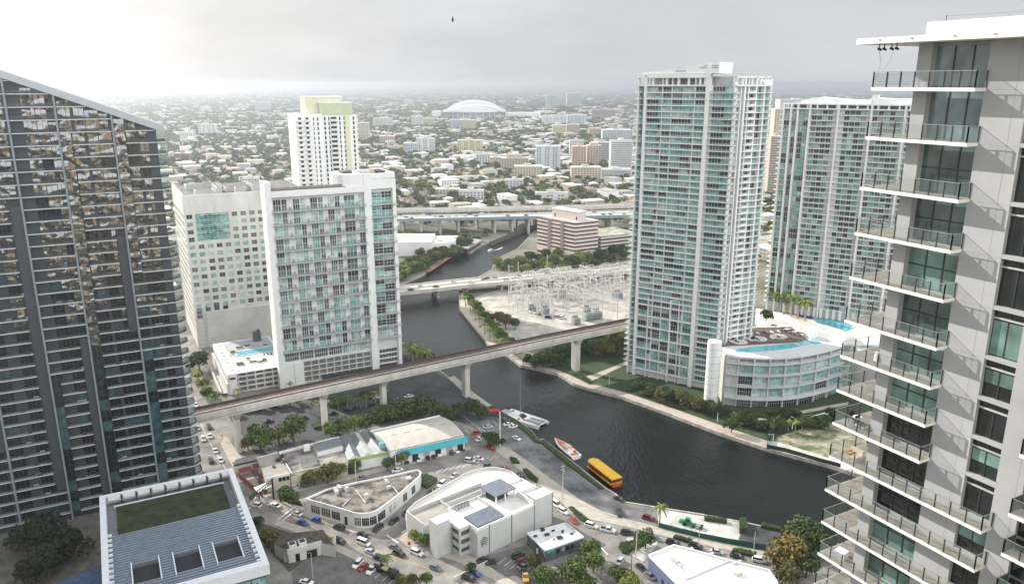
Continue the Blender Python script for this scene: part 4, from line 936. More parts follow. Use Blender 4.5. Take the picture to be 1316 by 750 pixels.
def smooth(pts, it=2):
    for _ in range(it):
        o = [pts[0]]
        for p, q in zip(pts, pts[1:]): o += [(.75 * p[0] + .25 * q[0], .75 * p[1] + .25 * q[1]), (.25 * p[0] + .75 * q[0], .25 * p[1] + .75 * q[1])]
        pts = o + [pts[-1]]
    return pts
def ribbon(mb, pts, o0, o1, z0, z1, m, zf=None):      # strip along a path between lateral offsets
    nn = len(pts); rows = []
    for i, p in enumerate(pts):
        a = pts[max(0, i - 1)]; c = pts[min(nn - 1, i + 1)]; L_ = math.hypot(c[0] - a[0], c[1] - a[1]); d = ((c[0] - a[0]) / L_, (c[1] - a[1]) / L_); nx = (-d[1], d[0]); dz = zf(i / (nn - 1)) if zf else 0
        rows.append([(p[0] + nx[0] * o0, p[1] + nx[1] * o0, z0 + dz), (p[0] + nx[0] * o1, p[1] + nx[1] * o1, z0 + dz), (p[0] + nx[0] * o1, p[1] + nx[1] * o1, z1 + dz), (p[0] + nx[0] * o0, p[1] + nx[1] * o0, z1 + dz)])
    b_ = len(mb.v); i_ = mb.mi(m)
    for r in rows: mb.v += r
    for k in range(nn - 1):
        for j in range(4):
            j2 = (j + 1) % 4; mb.f.append((b_ + 4 * k + j, b_ + 4 * k + 4 + j, b_ + 4 * k + 4 + j2, b_ + 4 * k + j2)); mb.m.append(i_)
    mb.f.append((b_, b_ + 1, b_ + 2, b_ + 3)); mb.m.append(i_); e_ = b_ + 4 * (nn - 1); mb.f.append((e_ + 3, e_ + 2, e_ + 1, e_)); mb.m.append(i_)
VP = smooth(vp)
va = thing('railway_viaduct', 'concrete elevated railway crossing the river on tall square piers', 'viaduct', (*VP[len(VP) // 2], 0))
mb = MB(); ribbon(mb, VP, -4.6, 4.6, VZ - 1.0, VZ - .3, VCON); mb.build('deck', va)
for o_ in (-2.6, 2.6): mb = MB(); ribbon(mb, VP, o_ - 1.5, o_ + 1.5, VZ - 2.7, VZ - 1.01, VCON); mb.build('girder', va)
for o_ in (-4.75, 4.45): mb = MB(); ribbon(mb, VP, o_, o_ + .3, VZ - 1.2, VZ + .9, VCON if o_ < 0 else RUST); mb.build('parapet', va)
mb = MB(); ribbon(mb, VP, -4.3, 4.3, VZ - .29, VZ - .1, RUST); mb.build('track_bed', va)
for o_ in (-3.1, -1.5, 1.5, 3.1): mb = MB(); ribbon(mb, VP, o_ - .1, o_ + .1, VZ - .09, VZ + .1, RAILM); mb.build('rail', va)
for o_ in (-.35, -4.0): mb = MB(); ribbon(mb, VP, o_, o_ + .45, VZ - .09, VZ + .25, LGREY if o_ > -1 else mat('third_rail_cover', (.45, .3, .2), .7)); mb.build('walkway', va)
def onpath(px):
    best = min(VP, key=lambda p: abs(PJ(p[0], p[1], VZ - 3)[0] - px)); i = VP.index(best); q = VP[min(i + 1, len(VP) - 1)]; p = VP[max(0, i - 1)]; return best, math.atan2(q[1] - p[1], q[0] - p[0])
for px, w_ in ((-40, 1.5), (150, 1.5), (312, 1.5), (410, 1.5), (499, 1.55), (604, 1.9), (734, 2.1), (870, 1.5)):
    (x, y), a = onpath(px); d = (cos(a), sin(a)); nn = (-d[1], d[0])
    mb = MB(); zb = -2.5 if px == 604 else -.1
    def q4(wa, wb): return [(x + d[0] * i * wa + nn[0] * j * wb, y + d[1] * i * wa + nn[1] * j * wb) for i, j in ((-1, -1), (1, -1), (1, 1), (-1, 1))]
    mb.hexa([(*p, zb) for p in q4(w_ * .7, w_)] + [(*p, VZ - 6.0) for p in q4(w_ * .7, w_)], VCON)
    mb.hexa([(*p, VZ - 6.0) for p in q4(w_ * .7, w_)] + [(*p, VZ - 2.71) for p in q4(w_ * .9, 4.1)], VCON)
    for j in (-.35, .35): mb.hexa([(x + d[0] * a_ * w_ * .12 + nn[0] * (j * w_ * 1.0 + b_ * .12) - 0 * d[0], y + d[1] * a_ * w_ * .12 + nn[1] * (j * w_ * 1.0 + b_ * .12), zz) for zz in (zb, VZ - 6) for a_, b_ in ((-6.1, -1), (6.1, -1), (6.1, 1), (-6.1, 1))], LGREY)
    mb.build('pier', va)
# road bridge in the middle distance
RDB = mat('bridge_road', (.50, .47, .42), .9, var=.08, scale=.2)
def roadbridge(name, label, pix, z, w, piers, zend=None, gird=VCON, cat='bridge', barrier=1.0, th=1.6, pierw=1.0):
    pts = smooth([G(x, y, z) for x, y in pix])
    t_ = thing(name, label, cat, (*pts[len(pts) // 2], 0))
    mb = MB(); ribbon(mb, pts, -w / 2, w / 2, z - .5, z, RDB, zend); mb.build('deck', t_)
    for s_ in (-1, 1):
        mb = MB(); ribbon(mb, pts, s_ * (w / 2 + .3) - .3, s_ * (w / 2 + .3) + .3, z - th, z + barrier, gird if s_ < 0 else VCON, zend); mb.build('girder', t_)
    mb = MB(); ribbon(mb, pts, -.2, .2, z + .002, z + .7, VCON, zend); mb.build('median_barrier', t_)
    mb = MB()
    for o_ in (-w * .36, -w * .23, -w * .11, w * .11, w * .23, w * .36): ribbon(mb, pts, o_ - .08, o_ + .08, z + .003, z + .015, PAINT, zend)
    mb.build('lane_line', t_)
    mb2 = MB(); ribbon(mb2, pts, -w / 2 + 1, w / 2 - 1, z - th, z - .51, VCON, zend); mb2.build('beam', t_)
    for f in piers:
        i = int(f * (len(pts) - 1)); p = pts[i]; q = pts[min(i + 1, len(pts) - 1)]; r_ = pts[max(0, i - 1)]; a = math.atan2(q[1] - r_[1], q[0] - r_[0]); nn = (-sin(a), cos(a))
        dz = zend(f) if zend else 0
        mb = MB()
        for k in (-.32, 0, .32) if w < 22 else (-.4, -.15, .15, .4): mb.cyl(p[0] + nn[0] * w * k, p[1] + nn[1] * w * k, -2.5, z - th + dz - 1, pierw, pierw, VCON, 8)
        mb.bar((p[0] - nn[0] * w * .46, p[1] - nn[1] * w * .46, z - th + dz - .55), (p[0] + nn[0] * w * .46, p[1] + nn[1] * w * .46, z - th + dz - .55), 1.6, VCON, 1.1)
        mb.build('pier', t_)
    return t_, pts
b1, b1p = roadbridge('road_bridge', 'low concrete road bridge carrying cars over the river beside the substation', [(380, 382), (505, 374), (590, 363.5), (649, 359), (700, 353.5), (760, 349), (830, 343)], 6.5, 19, (.12, .3, .38, .5, .56, .62, .68), th=1.5)
hw, hwp = roadbridge('highway_viaduct', 'long elevated motorway with blue front girder beyond the river bend', [(300, 279), (420, 279), (505, 279), (600, 277), (690, 275), (760, 275), (900, 271)], 17, 34, [.04 + .0476 * k for k in range(20)], gird=mat('blue_girder', (.20, .30, .34), .6), th=2.0, pierw=1.3)
hw2, hw2p = roadbridge('highway_ramp', 'second elevated carriageway rising behind the blue fronted motorway', [(420, 271), (505, 269.5), (600, 268.5), (700, 266), (760, 265.5), (900, 259)], 21, 14, [.05 + .06 * k for k in range(16)], th=2, pierw=1.2)
# fender wall and quays in the upper river
fw = tag((lambda m: (m.bar((*G(630, 314), .6), (*G(655, 303.5), .6), 1.6, mat('dark_timber', (.10, .09, .08), .9), 5.0), m.bar((*G(655, 303.5), .6), (*G(690, 291), .6), 1.6, MATS['dark_timber'], 5.0), m.build('fender_wall'))[2])(MB()), 'dark timber fender wall in the river below the motorway', 'fender')
# ================================================================== LOW BUILDINGS IN THE FOREGROUND
# bottom-left block with planted roof
LZ = 30.0
lo_ = G(127.5, 637, LZ); LB = thing('green_roof_block', 'white edged roof block with dark sedum lawn and rows of blue louvres', 'building', (*lo_, 0))
FLb = (lo_, B, A)      # s right, d away (negative d toward the camera)
WL = 38.4; DL = 59
mb = MB(); mb.fb(FLb, .8, WL - .8, 0, LZ - 3, -DL + .8, -.8, mat('green_grey_curtain_wall', (.10, .13, .12), .25, var=.2, scale=.1)); mb.build('wall', LB)
LEDGE = mat('white_metal_edge', (.66, .68, .72), .5, .1, var=.05)
for q in ((0, WL, LZ - 3, LZ, -1.3, 0), (0, 1.6, LZ - 3, LZ, -DL, -1.31), (WL - 1.6, WL, LZ - 3, LZ, -DL, -1.31), (1.61, WL - 1.61, LZ - 3, LZ, -DL, -DL + 2.4)):
    mb = MB(); mb.fb(FLb, *q, LEDGE); mb.build('parapet', LB)
mb = MB(); mb.fb(FLb, .81, WL - .81, LZ - 3, LZ - 2.6, -DL + 2.4, -.82, mat('gravel_roof', (.19, .20, .22), .95, var=.35, scale=2.5, detail=8)); mb.build('roof', LB)
SED = mat('sedum_lawn', (.030, .040, .012), .98, col2=(.009, .014, .005), scale=.35, detail=9, bump=.6, sharp=.06)
mb = MB(); mb.fb(FLb, 4.2, WL - 4, LZ - 2.59, LZ - 2.25, -23.5, -4.8, SED); mb.build('roof_lawn', LB)
mb = MB(); mb.fb(FLb, 3.6, WL - 3.6, LZ - 2.58, LZ - 2.1, -4.6, -4.2, LEDGE); mb.build('kerb', LB)
for k in range(9):
    mb = MB(); s = 2.3 + k * 4.05; mb.fb(FLb, s, s + 3.3, LZ - .9, LZ - .1, -3.3, -1.4, mat('white_screen_panel', (.55, .55, .53), .7, var=.08)); mb.build('screen_panel', LB)
    mb = MB(); mb.fb(FLb, s + 3.4, s + 3.7, LZ - 2.6, LZ - .3, -3.6, -1.35, DKMET); mb.build('bracket', LB)
LOUV = mat('blue_grey_louvre', (.30, .36, .44), .35, .4, var=.08)
for k in range(26):
    d = -24.6 - k * 1.25
    if d < -DL + 3: break
    mb = MB()
    for a, b_ in (((1.7, 6.6), (13.4, 16.6), (23.4, 26.6), (33.4, WL - 1.7)) if -50 < d < -41 else ((1.7, WL - 1.7),)):
        mb = MB(); mb.fb(FLb, a, b_, LZ - 1.3, LZ - .75, d - .38, d, LOUV); mb.build('louvre', LB)
for s in (6.6, 13.2, 16.6, 23.2, 26.6, 33.2): mb = MB(); mb.fb(FLb, s, s + .3, LZ - 1.4, LZ - .6, -51.5, -40.5, LEDGE); mb.build('frame_beam', LB)
for s in (6.9, 16.9, 26.9): mb = MB(); mb.fb(FLb, s, s + 6.3, LZ - 2.6, LZ - 2.0, -50.5, -41.5, mat('dark_grille', (.02, .022, .025), .6)); mb.build('roof_grille', LB)
for k in range(13): mb = MB(); mb.fb(FLb, WL - 2.6, WL - 1.5, LZ - .65, LZ + .05, -25 - k * 2.6, -24.3 - k * 2.6, LEDGE); mb.build('bracket', LB); 
for k in range(13): mb = MB(); mb.fb(FLb, 1.5, 2.7, LZ - .65, LZ + .05, -25 - k * 2.6, -24.6 - k * 2.6, LEDGE); mb.build('bracket', LB)
lw = Many('window'); FLr = (P2(lo_, (B, WL - .8), (NA, 1)), NA, B)
for k in range(8):
    for j in range(14): lw.win(FLr, 1 + j * 4.0, 4.6 + j * 4, 1 + k * 3.2, 3.6 + k * 3.2, .05, rm.choice([GMID, GDARK, GTEAL]), LEDGE, 1)
FLf = (P2(lo_, (NA, DL - .8)), B, NA)
for k in range(8):
    for j in range(9): lw.win(FLf, 1.4 + j * 4.05, 5.1 + j * 4.05, 1 + k * 3.2, 3.6 + k * 3.2, .05, rm.choice([GMID, GDARK, GTEAL]), LEDGE, 1)
lw.finish(LB)
bs = MB(); bs.prism([G(40, 760, 8), G(128, 726, 8), G(140, 775, 8), G(60, 800, 8)], 0, 8, CHAR, mat('blue_roof', (.09, .14, .24), .5, .2, var=.25, scale=.6)); tag(bs.build('annex_roof'), 'low blue metal roof tucked against the planted roof block', 'building')
# triangular block with worn flat roof
TZ = 6.0
tp = [G(x, y, TZ) for x, y in [(393, 640), (424, 648.5), (446, 655), (455, 658), (464, 659), (474, 658.5), (484, 655), (498, 645), (516, 631), (539, 611), (541, 606), (537, 603), (530, 604), (500, 611), (458, 619), (420, 628)]]
tb = thing('triangular_shop_block', 'white one storey triangular block with rounded nose and stained flat roof', 'building', (*tp[3], 0))
mb = MB(); mb.prism(tp, 0, TZ - .7, WHITE2, mat('stained_roof', (.25, .22, .19), .95, col2=(.06, .052, .048), scale=.20, detail=11, sharp=.1)); mb.build('wall', tb)
mb = MB()
for p, q in zip(tp, tp[1:] + tp[:1]): mb.bar((*p, TZ - .35), (*q, TZ - .35), .35, WHITE2, .75)
mb.build('parapet', tb)
def poly_f(p, q):
    L_ = math.hypot(q[0] - p[0], q[1] - p[1]); u = ((q[0] - p[0]) / L_, (q[1] - p[1]) / L_); return (p, u, (u[1], -u[0])), L_
BRW = glass('brown_shop_glass', (.16, .11, .075), .15)
for i, specs in ((0, ((2.2, 6.0, 0), (6.8, 10.6, 0))), (1, ((.6, 4.2, 1), (6.2, 8.6, 2))), (3, ((.0, 2.4, 0),)), (4, ((.2, 2.8, 1),)), (5, ((.2, 2.8, 1),)), (6, ((.5, 4.5, 1),)), (7, ((1, 2.4, 3), (3.4, 5.2, 3))), (8, ((1, 3.6, 1), (7, 9.4, 1)))):
    F, L_ = poly_f(tp[i], tp[i + 1]) if True else None
    for a, b_, k in specs:
        if b_ > L_: b_ = L_ - .1
        if b_ - a < .5: continue
        mb = MB()
        if k == 2: mb.fb(F, a, b_, 0, 3.2, .0, .03, mat('dark_doorway', (.03, .03, .03), .8)); mb.build('door', tb)
        else:
            mb.fb(F, a, b_, 1.0, 4.0, -.05, .04, BRW if k == 0 else (GDARK if k == 1 else GCUR))
            for j in range(1, 4): x = a + (b_ - a) * j / 4; mb.fb(F, x - .05, x + .05, 1, 4, .041, .08, WHITE2 if k != 1 else GREYST)
            mb.fb(F, a, b_, 3.1, 3.2, .042, .08, WHITE2 if k != 1 else GREYST); mb.build('window', tb)
def roofbox(parent, name, x, y, z, w_, d_, h_, m=GALV, F=None):
    mb = MB(); c = G(x, y, z); mb.fb((c, B, A), -w_ / 2, w_ / 2, z, z + h_, -d_ / 2, d_ / 2, m); mb.build(name, parent)
for x, y, w_, d_, h_ in ((432, 632, 1.2, 4, 1.3), (436, 628, 1, 3, 1.2), (446, 630.5, 1.2, 1.2, 1.6), (471, 640, 1.3, 1.6, 1.8), (497, 621, 1, 2, 1.6), (500, 627, 1.6, 1.2, 1), (525, 615, 2, 2, .8), (495, 616, 1.2, 1.2, 1.2)): roofbox(tb, 'roof_unit', x, y, TZ - .7, w_, d_, h_, LGREY)
for (a, c) in (((457, 629), (470, 646)), ((494, 603 + 8), (512, 634)), ((440, 650), (450, 640))): mb = MB(); p, q = G(*a, TZ - .5), G(*c, TZ - .5); mb.bar((*p, TZ - .5), (*q, TZ - .5), .25, CREAMW); mb.build('roof_pipe', tb)
# curved roof warehouse with turquoise fascia
wz = 7.0; wf0, wf1, wb1, wb0 = G(502, 579, wz), G(597, 559, wz), G(564, 531, wz + .3), G(475, 551, wz + .3)
wh = thing('warehouse', 'long warehouse with pale barrel roof and turquoise awning strip', 'warehouse', (*wf0, 0))
def lerp(p, q, t): return (p[0] + (q[0] - p[0]) * t, p[1] + (q[1] - p[1]) * t)
mb = MB(); mb.prism([wf0, wf1, wb1, wb0], 0, wz - .4, WHITE2); 
NB_ = 14; prof = [(t / NB_, wz + 2.5 * sin(pi * (.12 + .88 * t / NB_)) ** .9 - 1.0) for t in range(NB_ + 1)]
PALR = mat('pale_metal_roof', (.52, .475, .43), .6, .1, var=.08, scale=.3, stretch=(1, 1, 1))
rb = MB()
for side, (f, b_) in enumerate(((wf0, wb0), (wf1, wb1))): rb.v += [(*lerp(f, b_, t), z) for t, z in prof]
i_ = rb.mi(PALR)
for k in range(NB_): rb.f.append((k, k + NB_ + 1, k + NB_ + 2, k + 1)); rb.m.append(i_)
for side in (0, 1):
    base = [(*(wf0 if side == 0 else wf1), 5.0), (*(wb0 if side == 0 else wb1), 5.0)]; b0_ = len(rb.v); rb.v += base; off = 0 if side == 0 else NB_ + 1
    rb.f.append(tuple([b0_] + [off + k for k in range(NB_ + 1)] + [b0_ + 1])); rb.m.append(rb.mi(mat('turquoise_paint', (.12, .42, .44), .7, col2=(.55, .60, .58), scale=.35)) if side == 0 else i_)
for k in range(1, 30):     # standing seams
    t = k / 30; p0 = lerp(wf0, wf1, t); p1 = lerp(wb0, wb1, t)
    for (ta, za), (tb_, zb_) in zip(prof, prof[1:]): rb.bar((*lerp(p0, p1, ta), za + .04), (*lerp(p0, p1, tb_), zb_ + .04), .12, PALR, .08)
mb.build('wall', wh); rb.build('roof', wh)
ff, fl_ = poly_f(wf0, wf1)
TUR = mat('turquoise_awning', (.02, .30, .34), .6, var=.08)
mb = MB(); mb.hexa([pf(ff, 2.5, 1.6, 4.2), pf(ff, fl_ + 1, 1.6, 4.2), pf(ff, fl_ + 1, 1.5, 4.2), pf(ff, 2.5, 1.5, 4.2), pf(ff, 2.5, .1, 6.4), pf(ff, fl_ + 1, .1, 6.4), pf(ff, fl_ + 1, .02, 6.4), pf(ff, 2.5, .02, 6.4)], TUR); mb.build('awning', wh)
for k in range(6): mb = MB(); mb.fb(ff, 4 + k * 5, 6.6 + k * 5, 0, 3.3, .0, .06, GDARK if k % 2 else GREYST); mb.build('door', wh)
for k in range(5): mb = MB(); c0 = lerp(lerp(wf0, wb0, .45), lerp(wf1, wb1, .45), .14 + .17 * k); c1 = lerp(lerp(wf0, wb0, .45), lerp(wf1, wb1, .45), .22 + .17 * k); mb.bar((*c0, wz + 1.55), (*c1, wz + 1.55), .35, GALV, .15); mb.build('skylight', wh)
# link building with green fascia and folded roofs
gz = 5.5; a0, a1, a2, a3 = G(447, 590, gz), G(499, 580, gz), G(474, 552, gz), G(436, 560, gz)
gb_ = thing('folded_roof_shed', 'white shed with lime fascia and folded grey roofs beside the warehouse', 'shed', (*a0, 0))
mb = MB(); mb.prism([a0, a1, a2, a3], 0, gz - .6, WHITE2, RFD); mb.build('wall', gb_)
F, L_ = poly_f(a0, a1); mb = MB(); mb.fb(F, 0, L_, gz - 1.3, gz + .1, -.1, .25, mat('lime_fascia', (.33, .40, .15), .7, var=.12)); mb.build('fascia', gb_)
SLR = mat('slate_sheet_roof', (.17, .185, .195), .6, .1, var=.2, scale=.5)
for k in range(3):
    t0, t1 = k / 3, (k + 1) / 3; tm = (t0 + t1) / 2; p = [lerp(a0, a1, t0), lerp(a0, a1, t1), lerp(a3, a2, t1), lerp(a3, a2, t0)]; r0, r1 = lerp(lerp(a0, a1, tm), lerp(a3, a2, tm), .04), lerp(lerp(a0, a1, tm), lerp(a3, a2, tm), .96)
    mb = MB(); mb.poly([(*p[0], gz - .59), (*r0, gz + .9), (*r1, gz + .9), (*p[3], gz - .59)][::-1], SLR); mb.poly([(*p[1], gz - .59), (*p[2], gz - .59), (*r1, gz + .9), (*r0, gz + .9)], PALR if k == 1 else SLR); mb.poly([(*p[0], gz - .59), (*p[1], gz - .59), (*r0, gz + .9)], LGREY); mb.poly([(*p[3], gz - .59), (*r1, gz + .9), (*p[2], gz - .59)], LGREY); mb.build('roof', gb_)
mb = MB(); mb.fb(F, L_ - 3, L_ + .8, gz + .11, gz + 2.6, -4, -3.6, mat('turquoise_paint', (.1, .4, .4))); mb.build('sign_panel', gb_)
# long old building at the left end
oz = 6.0; o0, o1, o2, o3 = G(342, 614, oz), G(447, 592, oz), G(436, 561, oz), G(330, 588, oz)
ob_ = thing('old_shop_row', 'long cream shop building with patched grey roofs left of the shed', 'building', (*o0, 0))
mb = MB(); mb.prism([o0, lerp(o0, o1, .28), lerp(o3, o2, .24), o3], 0, oz, mat('cream_wall', (.52, .47, .38), .9, var=.1, scale=.3), mat('taupe_roof', (.33, .29, .25), .95, var=.15, scale=.3)); mb.build('corner_wing', ob_)
mb = MB(); mb.prism([lerp(o0, o1, .29), o1, o2, lerp(o3, o2, .25)], 0, oz - 1.4, MATS['cream_wall'], mat('patched_roof', (.36, .33, .29), .95, col2=(.12, .115, .11), scale=.12, detail=9, sharp=.08)); mb.build('wall', ob_)
p_ = [lerp(o0, o1, .30), lerp(o0, o1, 1), lerp(o3, o2, 1), lerp(o3, o2, .26)]
mb = MB(); q0 = lerp(p_[3], p_[0], .05); q1 = lerp(p_[2], p_[1], .05); mb.prism([lerp(q0, q1, .55), lerp(q0, q1, 1.0), lerp(p_[2], p_[1], .45), lerp(lerp(p_[3], p_[0], .45), lerp(p_[2], p_[1], .45), .55)], oz - 1.39, oz + .4, WHITE2, mat('slate_blue_roof', (.17, .20, .215), .6, .1, var=.15, scale=.6)); mb.build('raised_roof', ob_)
mb = MB(); mb.prism([lerp(lerp(p_[3], p_[0], .5), lerp(p_[2], p_[1], .5), .22), lerp(lerp(p_[3], p_[0], .5), lerp(p_[2], p_[1], .5), .5), lerp(lerp(p_[3], p_[0], .75), lerp(p_[2], p_[1], .75), .5), lerp(lerp(p_[3], p_[0], .75), lerp(p_[2], p_[1], .75), .22)], oz - 1.39, oz - .2, LGREY, mat('dark_patch_roof', (.13, .13, .135), .9, var=.2)); mb.build('raised_roof', ob_)
mb = MB()
for p, q in ((p_[3], p_[2]), (lerp(p_[3], p_[0], .06), lerp(p_[3], p_[0], .99)), (p_[0], p_[1]), (o3, lerp(o3, o2, .24)), (o0, lerp(o0, o1, .28))): mb.bar((*p, oz - .3), (*q, oz - .3), .35, WHITE2 if p != p_[0] else MATS['cream_wall'], 1.0)
mb.build('parapet', ob_)
for x, y, w_, d_, h_ in ((358, 592, 1.8, 1.5, 1.4), (362, 588, 1.5, 1.5, 1.2), (366, 594, 1, 1, 1), (394, 578, 2.4, 2, 2.2), (352, 600, 1, 1, .6)): roofbox(ob_, 'roof_unit', x, y, oz, w_, d_, h_, DKMET if w_ < 2 else WHITE2)
c = G(345, 609, oz + .1); mb = MB(); mb.cyl(c[0], c[1], oz + .02, oz + .12, 1.3, 1.3, mat('round_blue_badge', (.28, .32, .36), .7), 18); mb.build('roof_badge', ob_)
F, L_ = poly_f(o0, o1)
for a in (4.5, 5.9, 7.3): mb = MB(); mb.fb(F, a, a + 1.2, 3.4, 5.0, -.02, .05, GDARK); mb.build('window', ob_)
for a in (14, 19, 24, 31): mb = MB(); mb.fb(F, a, a + 2.6, .2, 2.8, -.02, .05, GDARK if a != 19 else GREYST); mb.build('door', ob_)
# dark canopy row north of it and the red courtyard
mb = MB(); cpn = [G(300, 597, 4), G(362, 583, 4), G(368, 573, 4), G(303, 590, 4)]; mb.prism(cpn, 3.2, 4, mat('dark_canopy', (.05, .055, .06), .7, var=.3)); mb.prism([lerp(cpn[0], cpn[1], .01), lerp(cpn[0], cpn[1], .99), lerp(cpn[3], cpn[2], .97), lerp(cpn[3], cpn[2], .03)], 0, 3.19, LGREY); tag(mb.build('canopy_shed'), 'narrow dark roofed shed beside the red courtyard', 'shed')
rd = thing('red_canopy_court', 'small walled court with dark red canopies at the street corner', 'courtyard', (*G(322, 618), 0)); REDC = mat('dark_red_canvas', (.20, .03, .035), .8, var=.2)
for x0, x1, y0, y1, h_ in ((308, 324, 602, 598, 3.4), (326, 334, 596, 594, 4.2), (333, 338, 610, 606, 3.2)):
    mb = MB(); mb.prism([G(x0, y0 + 5, h_), G(x1, y1 + 5, h_), G(x1 - 2, y1, h_), G(x0 - 2, y0, h_)], h_ - .25, h_, REDC); mb.build('canopy', rd)
    for x, y in ((x0, y0 + 4), (x1, y1 + 4)): mb = MB(); c = G(x, y, h_); mb.bar((*c, 0), (*c, h_ - .26), .12, DKMET); mb.build('post', rd)
mb = MB(); mb.bar((*G(304, 611), 1.1), (*G(338, 640), 1.1), .3, mat('brick_red_wall', (.25, .10, .08), .9), 2.2); mb.build('wall', rd)
mb = MB(); mb.prism([G(326, 626, 3), G(346, 618, 3), G(350, 624, 3), G(331, 632, 3)], 2.8, 3, WHITE2); mb.build('canopy', rd)
# small ruin-like house by the junction
hz = 5.0; hp = [G(372, 718, hz - 1), G(372, 704, hz), G(392, 695, hz), G(415, 690, hz), G(431, 697, hz), G(430, 704, hz - .8)]
sh = thing('white_walled_house', 'small white walled building with tarred roof beside the parking lot', 'house', (*G(400, 715), 0))
hp = [G(373, 712, hz), G(383, 700, hz), G(414, 689, hz), G(421, 687, hz), G(428, 696, hz), G(402, 704, hz)]
mb = MB(); mb.prism([G(370, 706, hz), G(412, 695, hz), G(431, 702, hz - 1), G(415, 678, hz), G(360, 684, hz), G(352, 696, hz)], 0, hz - .6, CREAMW, mat('tarred_roof', (.10, .085, .07), .95, var=.35, scale=.5)); mb.build('wall', sh)
F, L_ = poly_f(G(370, 706, hz), G(412, 695, hz)); mb = MB(); mb.fb(F, -.3, L_ + .3, hz - 1.6, hz + .2, -.2, .25, CREAMW); mb.build('parapet', sh)
for a, b_ in ((2.2, 3.6), (5.8, 9.2)): mb = MB(); mb.fb(F, a, b_, 0, 2.8, .0, .08, GDARK); mb.build('door', sh)
for k in range(2): mb = MB(); mb.fb(F, .6 + k * 3.2, 3.0 + k * 3.2, hz - .59, hz + .9, -3, -.4, WHITE2); mb.fb(F, .9 + k * 3.2, 2.7 + k * 3.2, hz + .9, hz + .96, -2.7, -.8, DKMET); mb.build('roof_unit', sh)
mb = MB(); mb.bar((*G(366, 722), 1.3), (*G(374, 713), 1.3), .3, CREAMW, 2.6); mb.bar((*G(415, 706), 1.5), (*G(432, 699), 1.5), .3, CREAMW, 3); mb.build('yard_wall', sh)

# modern parking and club building with curved white ramp deck
MZ = 10.7; FG = (G(614, 717), *(lambda p, q: (((q[0] - p[0]) / math.hypot(q[0] - p[0], q[1] - p[1]), (q[1] - p[1]) / math.hypot(q[0] - p[0], q[1] - p[1])),))(G(614, 717), G(710, 672)))
u_ = FG[1]; FG = (FG[0], u_, (u_[1], -u_[0])); LM = math.hypot(G(710, 672)[0] - G(614, 717)[0], G(710, 672)[1] - G(614, 717)[1])
mg = thing('modern_garage', 'pale modern parking building with curved white deck and two dark roof squares', 'parking garage', (*FG[0], 0))
PALE = mat('pale_grey_render', (.50, .50, .48), .85, var=.06, scale=.2); WDK = mat('white_roof_deck', (.74, .72, .68), .9, var=.12, scale=.15, detail=7)
mb = MB(); mb.fb(FG, 0, LM, 0, MZ - .9, -17, 0, PALE); mb.fb(FG, LM - 8, LM, MZ - .89, MZ + 1.5, -5, 0, PALE); mb.build('wall', mg)
mb = MB(); mb.fb(FG, .3, LM - .3, MZ - .9, MZ - .7, -16.7, -.3, WDK); mb.build('roof', mg)
mb = MB(); mb.fb(FG, 0, LM - 8, MZ - .89, MZ, -.3, 0.003, WHITE2); mb.fb(FG, 0, .3, MZ - .89, MZ, -17, -.31, WHITE2); mb.fb(FG, LM - .3, LM, MZ - .89, MZ, -17, -5.01, WHITE2); mb.fb(FG, .31, LM - .31, MZ - .89, MZ, -17, -16.7, WHITE2); mb.build('parapet', mg)
for s in (4.7, 14.2, 24.3, LM - .35): mb = MB(); mb.fb(FG, s, s + .35, 0, MZ + (0 if s < LM - 8 else 1.5), .004, .08, mat('slate_joint', (.17, .175, .175), .8)); mb.build('wall_joint', mg)
# chevron mark on the wall
CHV = mat('dark_chevron', (.10, .10, .11), .7); mb = MB()
for k in range(4):
    zc = 7.0 - k * .75; 
    for sgn in (-1, 1): mb.bar(pf(FG, 2.6, .06, zc), pf(FG, 2.6 + sgn * (1.5 - .12 * k), .06, zc - 1.2), .1, CHV, .26)
mb.bar(pf(FG, 2.6, .06, 3.4), pf(FG, 2.6, .06, 3.0), .1, CHV, .3); mb.build('chevron_emblem', mg)
SLT = mat('slate_blue_deck', (.13, .155, .19), .6, var=.15, scale=.6)
mb = MB(); mb.fb(FG, 1.2, 11.8, MZ - .69, MZ - .1, -9.2, -1.4, SLT); mb.build('sunken_court', mg)
mb = MB(); mb.fb(FG, 14.0, 23.4, MZ + 2.6, MZ + 2.95, -17.5, -8.5, SLT)
for k in range(8): mb.fb(FG, 14 + k * 1.2, 14.1 + k * 1.2, MZ + 2.951, MZ + 3.0, -17.5, -8.5, GREYST)
mb.build('pavilion_roof', mg)
for s, d in ((14.4, -9), (22.6, -9), (14.4, -17), (22.6, -17), (18.4, -9)): mb = MB(); mb.fb(FG, s, s + .5, MZ - .69, MZ + 2.59, d, d + .4, WHITE2); mb.build('pavilion_post', mg)
mb = MB(); mb.fb(FG, 15.4, 21.6, MZ - .69, MZ + 1.3, -15.5, -11, DKMET); mb.build('bar_counter', mg)
mb = MB(); mb.fb(FG, 11.9, 12.3, MZ - .69, MZ + .6, -16.6, -1.0, PALE); mb.fb(FG, 24.0, 24.4, MZ - .69, MZ + 1.2, -9, -.31, WHITE2); mb.fb(FG, 24.41, LM - .31, MZ - .69, MZ + .9, -9, -8.6, WHITE2); mb.build('roof_wall', mg)
for k in range(5): mb = MB(); mb.fb(FG, 1.6 + k * 1.25, 2.5 + k * 1.25, MZ - .69, MZ + .9, -15.5, -14.2, GALV); mb.fb(FG, 1.75 + k * 1.25, 2.35 + k * 1.25, MZ + .9, MZ + .95, -15.3, -14.4, DKMET); mb.build('roof_fan', mg)
